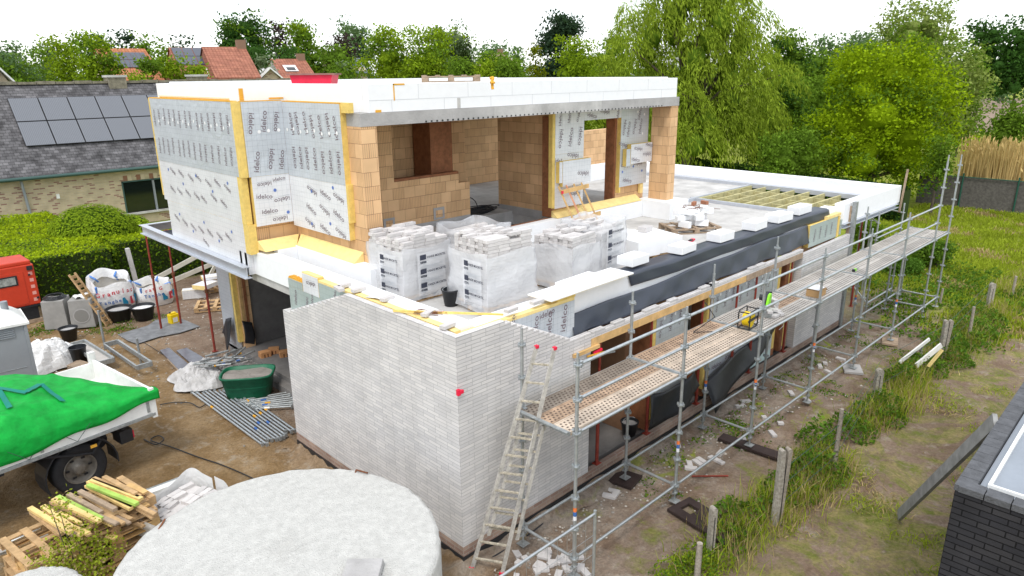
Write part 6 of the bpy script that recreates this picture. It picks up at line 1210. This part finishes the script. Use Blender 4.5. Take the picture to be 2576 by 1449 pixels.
T_(180, 300, 92, 48, 'yg', 'yellow-green tree right of the pair behind the slate ridge', seed=14, zb=0, mix='g')
T_(212, 302, 84, 84, 'dg', 'dark round tree behind the yellow-green pair', seed=15)
T_(306, 352, 88, 92, 'pn', 'small blue-black pine behind the orange roof', 'pine', seed=16, leafpx=3, dens=1.6)
T_(346, 400, 92, 86, 'g', 'mid-green tree behind the orange roof, right of the pine', seed=17)
T_(292, 372, 150, 45, 'yg', 'small yellow-green shrub in front of the orange roof', 'bush', seed=18)
T_(345, 400, 156, 46, 'g', 'small green shrub beside the chimney', 'bush', seed=19)
T_(386, 452, 118, 78, 'g', 'green tree between the orange and red roofs', seed=20, zb=0)
T_(404, 472, 148, 46, 'yg', 'small shrub in front of the panelled red house, left one', 'bush', seed=21, mix='g')
T_(456, 526, 140, 46, 'yg', 'pointed shrub in front of the panelled red house, right one', 'bush', seed=22)
T_(452, 498, 96, 92, 'pn', 'thin dark conifer tops behind the red house', 'pine', seed=23, leafpx=3)
T_(530, 698, 36, 98, 'dg', 'huge dark green oak behind the red roofs', seed=24, mix='g', zb=0)
T_(684, 742, 64, 102, 'pp', 'purple-leaved tree between the oak and the green tree', seed=25, zb=0)
T_(716, 824, 57, 90, 'g', 'broad green tree right of the purple one', seed=26, zb=0, mix='yg')
T_(694, 768, 122, 80, 'dg', 'low dark tree above the small red house', seed=27, zb=0)
T_(646, 692, 144, 64, 'hz', 'pale round bush behind the yellow gable', 'bush', seed=28)
T_(826, 896, 92, 98, 'pp', 'wide copper-purple tree in the far middle', seed=29, zb=0)
T_(866, 888, 42, 122, 'bl', 'slender poplar spire above the copper tree', 'column', seed=30, zb=4)
T_(858, 946, 68, 112, 'bl', 'bluish round tree behind the walnut', seed=31, zb=0)
T_(808, 908, 162, 52, 'g', 'feathery green bush beside the small red house', 'bush', seed=32, mix='hz')
T_(906, 1062, 68, 54, 'yg', 'big yellow-green walnut, left crown', seed=33, zb=0, mix='g')
T_(1010, 1150, 74, 52, 'yg', 'big yellow-green walnut, right crown', seed=34, zb=0, mix='g')
T_(1062, 1206, 66, 94, 'hz', 'pale willow-like crown behind the dark conifer', seed=35, zb=0, mix='yg')
T_(1140, 1204, 66, 58, 'ck', 'dark pointed conifer in the middle', 'cone', seed=36, zb=0, name='conifer')
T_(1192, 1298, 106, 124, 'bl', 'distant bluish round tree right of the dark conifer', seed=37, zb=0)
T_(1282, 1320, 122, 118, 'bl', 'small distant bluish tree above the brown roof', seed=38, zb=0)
for i, (a, b, t, lf) in enumerate(((1120, 1200, 156, 'g'), (1176, 1262, 148, 'yg'), (1246, 1330, 154, 'g'))): T_(a, b, t, 46, lf, ['low bush behind the roof edge, under the dark conifer', 'bright low bush in the middle of the roof edge row', 'low bush left of the golden conifer'][i], 'bush', seed=40+i, dens=1.3)
T_(1302, 1392, 104, 52, 'gd', 'golden-green pointed conifer above the roof edge', 'cone', seed=44, zb=0, name='conifer')
T_(1352, 1474, 44, 74, 'pn', 'tall dark pine with open branches', 'pine', seed=45, name='pine_tree', leafpx=3, dens=2.2)
T_(1384, 1504, 92, 56, 'yg', 'round yellow-green tree in front of the pine', seed=46, zb=0)
T_(1466, 1580, 142, 50, 'wl', 'low feathery willow bush left of the great willow', 'bush', seed=47)
T_(1508, 1600, 92, 66, 'g', 'green tree half hidden by the great willow', seed=48, zb=0)
willow(1545, 1960, -90, 430, 47, 'great weeping willow rising behind the flat roof')
T_(1905, 2035, 76, 66, 'g', 'tall green tree right behind the willow', seed=50, zb=0, mix='dg')
T_(1905, 2065, 190, 52, 'g', 'leafy green tree at the right foot of the willow', seed=51, zb=0, mix='dg')
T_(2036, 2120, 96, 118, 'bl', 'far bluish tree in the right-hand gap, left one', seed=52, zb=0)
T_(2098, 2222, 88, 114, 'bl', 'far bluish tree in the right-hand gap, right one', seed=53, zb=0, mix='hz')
T_(2040, 2130, 190, 60, 'g', 'green tree between the red roof and the bright tree', seed=54, zb=0)
T_(2195, 2400, -6, 62, 'pg', 'tall pale flowering tree behind the bright green one', seed=55, zb=3, mix='g', dens=.85)
T_(2300, 2500, 105, 58, 'pg', 'pale lower crown drooping at the right of the flowering tree', seed=56, zb=1, mix='g')
T_(2030, 2440, 98, 44, 'br', 'large bright green tree in front of the lane of trees', seed=57, zb=.0, mix='g', dens=1.1)
T_(2418, 2530, 58, 86, 'dg', 'dark tree beyond the ploughed field, left one', seed=58, pyb=262)
T_(2488, 2640, 50, 84, 'dg', 'dark tree beyond the ploughed field, right one', seed=59, pyb=262)
T_(2500, 2640, 262, 56, 'g', 'green shrub at the right edge above the reeds', 'bush', seed=60)
T_(2375, 2425, 350, 41, 'g', 'low dark shrub beside the reeds', 'bush', seed=61, mix='dg')
T_(1920, 2110, 330, 41, 'g', 'dark undergrowth tree above the ivy hedge', seed=62, zb=0)
for i, (a, b, t, D, lf, lab) in enumerate(((-40, 90, 110, 75, 'bl', 'hazy tree line tree at the far left edge'), (60, 150, 128, 60, 'g', 'mid-green low tree left of the yellow-green pair'), (560, 700, 120, 85, 'dg', 'dark lower tree behind the red tiled roof ridge'), (800, 905, 118, 88, 'g', 'green tree below the copper crown'), (1190, 1320, 132, 90, 'g', 'green tree filling the gap behind the row of low bushes'), (1400, 1540, 128, 80, 'g', 'green tree behind the round yellow-green one'), (1960, 2110, 128, 75, 'g', 'green tree behind the right foot of the willow'), (2120, 2260, 118, 70, 'g', 'green tree between the far bluish ones and the bright tree'), (2400, 2480, 150, 70, 'g', 'green tree at the right shoulder of the bright tree'))):
    T_(a, b, t, D, lf, lab, seed=80+i, zb=0)
# the far wood closing the horizon
C = []
for i in range(240):
    px = random.uniform(-300, 2900); D = random.uniform(150, 230); p = far(px, D); h = random.uniform(7, 11.5)
    C.append((p.x, p.y, GZ+h*.5, 7, 7, h*.55))
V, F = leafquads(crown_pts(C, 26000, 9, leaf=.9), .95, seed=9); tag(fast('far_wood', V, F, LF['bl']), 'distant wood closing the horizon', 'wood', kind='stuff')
# ------------------------------------------------------------------ hedges
def hedge(name, lab, boxes, top, side, n, size, cat='hedge'):
    o = empty(name, (0, 0, 0), lab, cat); k = MB()
    for a, b in boxes: k.box((a[0]+.12, a[1]+.12, GZ), (b[0]-.12, b[1]-.12, b[2]-.1), mat('hedge_core', (.03, .05, .01), .95))
    k.build('branches', o); CT, CS = [], []; r_ = np.random.default_rng(n)
    for a, b in boxes:
        at = (b[0]-a[0])*(b[1]-a[1]); 
        m_ = int(at*n); xy = r_.uniform((a[0], a[1]), (b[0], b[1]), (m_, 2)); z = b[2]-.04+.04*np.sin(xy[:, 0]*2.3)*np.sin(xy[:, 1]*1.9)+r_.normal(size=m_)*.025; CT.append(np.c_[xy, z])
        hh = b[2]-GZ; m_ = int((b[0]-a[0])*hh*n); x = r_.uniform(a[0], b[0], m_); z = r_.uniform(GZ, b[2], m_); CS.append(np.c_[x, np.full(m_, a[1])+r_.normal(size=m_)*.06+.05*np.sin(x*3)*np.sin(z*4), z])
        m_ = int((b[1]-a[1])*hh*n); 
        for xx in (a[0], b[0]): CS.append(np.c_[xx+r_.normal(size=m_)*.05, r_.uniform(a[1], b[1], m_), r_.uniform(GZ, b[2], m_)])
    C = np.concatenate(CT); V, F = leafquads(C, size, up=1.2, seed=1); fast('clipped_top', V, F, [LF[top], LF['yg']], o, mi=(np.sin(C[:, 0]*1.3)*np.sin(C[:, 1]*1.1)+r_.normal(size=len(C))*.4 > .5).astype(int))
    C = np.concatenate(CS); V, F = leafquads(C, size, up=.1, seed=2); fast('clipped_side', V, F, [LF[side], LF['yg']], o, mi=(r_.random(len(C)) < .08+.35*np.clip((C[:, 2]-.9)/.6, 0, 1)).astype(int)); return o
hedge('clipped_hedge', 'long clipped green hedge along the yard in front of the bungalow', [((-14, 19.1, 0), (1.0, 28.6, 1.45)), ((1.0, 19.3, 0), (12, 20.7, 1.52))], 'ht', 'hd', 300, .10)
p = gp(268, 600, z=1.3); o = empty('topiary_bush', (p.x, p.y+1.6, GZ), 'rounded clipped bush rising from the hedge top below the window', 'bush')
bl = [(0, 0, 1.45, 1.45, 1.4, 1.05), (1.35, .2, 1.3, .75, .9, .6)]; rq = np.random.default_rng(5); dd = rq.normal(size=(12000, 3)); dd /= np.linalg.norm(dd, axis=1)[:, None]; qi = (rq.random(12000) < .25).astype(int); BB = np.array(bl); V, F = leafquads(BB[qi, :3]+dd*BB[qi, 3:]*rq.uniform(.96, 1.03, 12000)[:, None], .09, up=.6, seed=5); fast('crown', V, F, [LF['yg'], LF['hd']], o, mi=(V[::4, 2] < 1.0).astype(int)); core_mesh(bl, LF['hd'], o, 1, .9); k = MB(); k.tube((0, 0, 0), (0, 0, 2), .1, BARK); k.build('trunk', o)  # lower leaves take the dark tone, shade put into the colour
hx0, hx1 = far(1700, 44), far(2300, 38.5)
o = empty('ivy_hedge', (0, 0, 0), 'long dark ivy-covered hedge beyond the flat roof', 'hedge'); a, b = far(1640, 50), far(2330, 38); a.z = b.z = 0; d = (b-a); L_ = d.length; nn = d.normalized().cross(Vector((0, 0, 1)))
zh = 1.55; k = MB(); k.beam(a+Vector((0, 0, (zh+GZ)/2-.05)), b+Vector((0, 0, (zh+GZ)/2-.05)), .5, zh-GZ-.15, mat('hedge_core', (0, 0, 0))); k.build('branches', o)
r_ = np.random.default_rng(4); n = 15000; t = r_.random(n); z = r_.uniform(GZ, zh, n); off = r_.normal(size=n)*.05+.32; C = np.array(a)[None]+np.array(d)[None]*t[:, None]+np.array(nn)[None]*off[:, None]; C[:, 2] = z; C2 = np.array(a)[None]+np.array(d)[None]*r_.random(6000)[:, None]+np.array(nn)[None]*r_.uniform(-.3, .3, 6000)[:, None]; C2[:, 2] = zh-.05+r_.normal(size=6000)*.05; V, F = leafquads(np.concatenate([C, C2]), .15, seed=6); fast('ivy', V, F, [LF['iv'], LF['g']], o, mi=(r_.random(n+6000) < .2).astype(int))
# far garden fence with reed screen, reeds beyond
o = empty('screen_fence', (0, 0, 0), 'dark woven screen fence with green posts below the reeds', 'fence'); a, b = Vector((37.3, 4.8, GZ)), Vector((37.6, -6.5, GZ)); k = MB(); k.box((37.3, -7, GZ), (37.36, 5.0, 1.42), mat('woven_screen', (.115, .105, .095), .95, var=.35, vscale=9, bump=.5, bscale=40)); k.build('screen', o)
k = MB()
for y in (2.9, .45, -1.9, -4.3, -6.6): k = MB(); k.tube((37.2, y, GZ), (37.2, y, 1.65), .04, mat('post_green', (.02, .09, .06), .5)); k.build('post', o)
k = MB(); k.tube((37.22, -7, 1.46), (37.22, 5, 1.46), .025, MATS['post_green']); k.build('top_rail', o)
r_ = np.random.default_rng(8); n = 5200; base = np.c_[38+r_.random(n)*3.5, r_.uniform(-8, 3.4, n), np.full(n, GZ)]; hh = r_.uniform(2.1, 3.6, n)*(1-.12*np.sin(base[:, 1]*2)**2); dx = r_.normal(size=(n, 2))*.16; w = .022
V = np.stack([base+[0, -w, 0], base+[0, w, 0], base+np.c_[dx, hh]+[0, w*.6, 0], base+np.c_[dx, hh]+[0, -w*.6, 0]], 1).reshape(-1, 3); F = np.arange(4*n).reshape(-1, 4); C = (base+np.c_[dx, hh])[::2]; V2, F2 = leafquads(C, .3, asp=.25, axis=np.tile([.1, .1, 1.], (len(C), 1)), seed=3)
tag(fast('reeds', np.concatenate([V, V2]), np.concatenate([F, F2+len(V)]), LF['rd']), 'tall dry straw-coloured reeds behind the screen fence', 'reeds', kind='stuff')
# ------------------------------------------------------------------ grass, weeds, bramble
def blades(name, lab, P, h, w, M, kind='stuff', cat='grass', lean=.35, seed=1, mi=None):
    r_ = np.random.default_rng(seed); n = len(P); a = r_.uniform(0, 6.28, n); hh = h*r_.uniform(.5, 1.3, n) if np.isscalar(h) else h; ww = w*r_.uniform(.7, 1.3, n); d = np.c_[np.cos(a), np.sin(a), np.zeros(n)]*ww[:, None]; ln = r_.normal(size=(n, 2))*lean*(hh if not np.isscalar(hh) else 1)[:, None]; top = P+np.c_[ln, hh]; mid = P+np.c_[ln*.35, hh*.6]
    V = np.stack([P-d, P+d, mid+d*.8, mid-d*.8, mid-d*.8, mid+d*.8, top+d*.1, top-d*.1], 1).reshape(-1, 3); F = np.arange(8*n).reshape(-1, 4); return tag(fast(name, V, F, M, mi=None if mi is None else np.repeat(mi, 2)), lab, cat, kind=kind)
def nz(x, y, s=1., ph=0): return np.sin(x*1.3*s+ph)*np.cos(y*1.7*s-ph)+.6*np.sin(x*3.1*s-y*2.3*s+ph*2)+.4*np.sin(x*5.7*s+y*4.9*s)
r_ = np.random.default_rng(31)
def zz_(x, y): return np.array([gh(a, b) if -12 < a < 32 and -9 < b < 20 else GZ-.02 for a, b in zip(x, y)])
n = 60000; x = r_.uniform(15.5, 37, n); y = r_.uniform(-9, 4.5, n); kp = (nz(x, y, .5)+r_.normal(size=n)*.5+(x-18)*.35 > -.1) & ~((x < 18.2) & (y > 0)); x, y = x[kp], y[kp]; P = np.c_[x, y, zz_(x, y)]
blades('field_grass', 'rough green and straw-coloured grass of the garden beyond the scaffold', P, .16, .022, [LF['gr'], LF['st']], seed=2, mi=(nz(P[:, 0], P[:, 1], .8, 2)+r_.normal(size=len(P))*.4 > 1.0).astype(int))
n = 90000; x = r_.uniform(1.0, 26, n); y = r_.uniform(-7.5, -2.0, n); v = nz(x, y, .9, 1)+r_.normal(size=n)*.35; v += np.where(y < -4.6, .7, 0)+np.where(abs(y+2.65) < .45, .9, 0); kp = v > .95; x, y = x[kp], y[kp]; P = np.c_[x, y, zz_(x, y)]; st_ = (nz(x, y, 1.1, 4)+r_.normal(size=len(x))*.5+np.where(abs(y+3.4) < .6, .9, 0) > .9).astype(int)
blades('lane_grass', 'patchy green and dry grass along the trodden lane at the right', P, .07, .008, [LF['gr'], LF['st']], seed=3, mi=st_, lean=1.1)
n = 12000; x = r_.uniform(1.8, 24, n); y = -2.62-.15*np.sin(x*1.4)+r_.normal(size=n)*.26; kp = nz(x, y, .8, 3)+r_.normal(size=n)*.3 > -.5; x, y = x[kp], y[kp]; P = np.c_[x, y, zz_(x, y)]
blades('tall_grass', 'tall green and straw grass growing round the old posts', P, .36*r_.uniform(.3, 1.35, len(x)), .006, [LF['gr'], LF['st']], seed=4, mi=(r_.random(len(x)) < .38).astype(int), lean=.28)
def weeds(name, lab, cl, n, size, leaf, seed, hs=1., mix=None, cat='weeds'):
    r_ = np.random.default_rng(seed); C = []
    for x, y, rad, h in cl:
        m_ = int(n*rad*rad*(.35+h)); a = r_.uniform(0, 6.28, m_); q = rad*np.sqrt(r_.random(m_)); px, py = x+q*np.cos(a), y+q*np.sin(a); top = h*(1-(q/rad)**2*.8)*(.75+.35*np.sin(px*7)*np.sin(py*8)); C.append(np.c_[px, py, zz_(px, py)+top*r_.random(m_)**.5])
    C = np.concatenate(C); V, F = leafquads(C, size, up=.8, seed=seed); Ms = [LF[leaf]]+([LF[mix]] if mix else []); return tag(fast(name, V, F, Ms, mi=(r_.random(len(C)) < .3).astype(int) if mix else None), lab, cat, kind='stuff')
cl = []
for i in range(230):
    x = random.uniform(3.5, 17); y = random.uniform(-2.3, -.35)
    if math.sin(x*1.9+1)+.7*math.sin(y*4+x*.8)+random.uniform(-.5, .5) > .35: cl.append((x, y, random.uniform(.08, .28), .06))
cl += [(x, -.35+random.uniform(-.15, .1), random.uniform(.12, .3), .12) for x in np.linspace(4.5, 14, 18)]
cl += [(random.uniform(-2.5, 1), random.uniform(14.6, 17.5), random.uniform(.15, .4), .1) for i in range(22)]
cl += [(*gp(1225+random.uniform(-12, 14), 1375+random.uniform(-10, 14))[:2], .13, .12) for i in range(5)]
weeds('low_weeds', 'low leafy weeds creeping over the soil between the scaffold legs', cl, 2300, .05, 'wd', 21, mix='wy')
cl = [(random.uniform(15, 24), random.uniform(-3.2, 3.5), random.uniform(.3, .8), random.uniform(.15, .5)) for i in range(110)]; weeds('weed_thicket', 'dense green weeds round the far end of the scaffold', [c for c in cl if not (c[0] < 18.6 and c[1] > .0)], 420, .10, 'wd', 22, mix='g')
cl = [(6.0+.5*i+random.uniform(-.3, .3), -2.4+random.uniform(-.3, .35), random.uniform(.35, .6), random.uniform(.3, .75)) for i in range(0, 10, 2)]+[(4.6, -2.5, .3, .35), (3.9, -2.3, .45, .5), (3.4, -2.4, .4, .3), (11.5, -2.4, .5, .6), (12.6, -2.6, .5, .7), (13.6, -2.9, .5, .7), (5.3, -2.55, .5, .4), (14.8, -2.5, .6, .6), (16.2, -2.7, .7, .7), (17.6, -2.6, .7, .6)]
weeds('bramble', 'dark green bramble and nettles smothering the old post row', cl, 2600, .075, 'wd', 23, mix='g', cat='bramble')
weeds('yellow_weeds', 'bright yellow-green leafy weeds at the bottom edge', [(1.7+.22*i, -2.45+.12*math.sin(i*2), .34, .38) for i in range(6)], 4200, .045, 'wy', 24, mix='wd')
T_(2380, 2500, 615, 29.5, 'g', 'tall green elder bush beyond the end of the scaffold', 'bush', seed=70, dens=1.6, mix='wd', name='elder_bush', cat='bush', leafpx=2.2)
T_(2300, 2400, 660, 28, 'wd', 'lower leafy bush left of the elder bush', 'bush', seed=71, dens=1.4, name='leafy_bush', cat='bush', leafpx=2.2)
T_(2190, 2290, 560, 31, 'g', 'small green bush behind the far scaffold deck', 'bush', seed=72, dens=1.2, name='leafy_bush', cat='bush', leafpx=2.2)
# shrub growing through the pallet stacks
c = gp(215, 1520); o = empty('scrawny_shrub', (c.x, c.y, GZ), 'scrawny shrub growing up in front of the pallet stacks', 'shrub')
bl = [(0, 0, .45, .30, .25, .35), (.1, .15, .9, .2, .2, .3), (.0, .35, 1.3, .12, .12, .25), (.4, .1, .6, .15, .15, .2), (-.25, .1, .7, .12, .12, .25), (-.1, .4, 1.5, .06, .06, .1)]
V, F = leafquads(crown_pts(bl, 2618, 12, .6, leaf=.06), .045, seed=12); fast('crown', V, F, [LF['gr'], LF['st']], o, mi=(np.random.default_rng(1).random(2618) < .18).astype(int)); k = MB()
for b_ in bl: k.tube((0, 0, 0), b_[:3], .012, BARK, r2=.005, n=5)
k.build('stem', o)
for o_ in list(SC.objects):      # everything named so far keeps its own place; stray helper meshes none
    pass
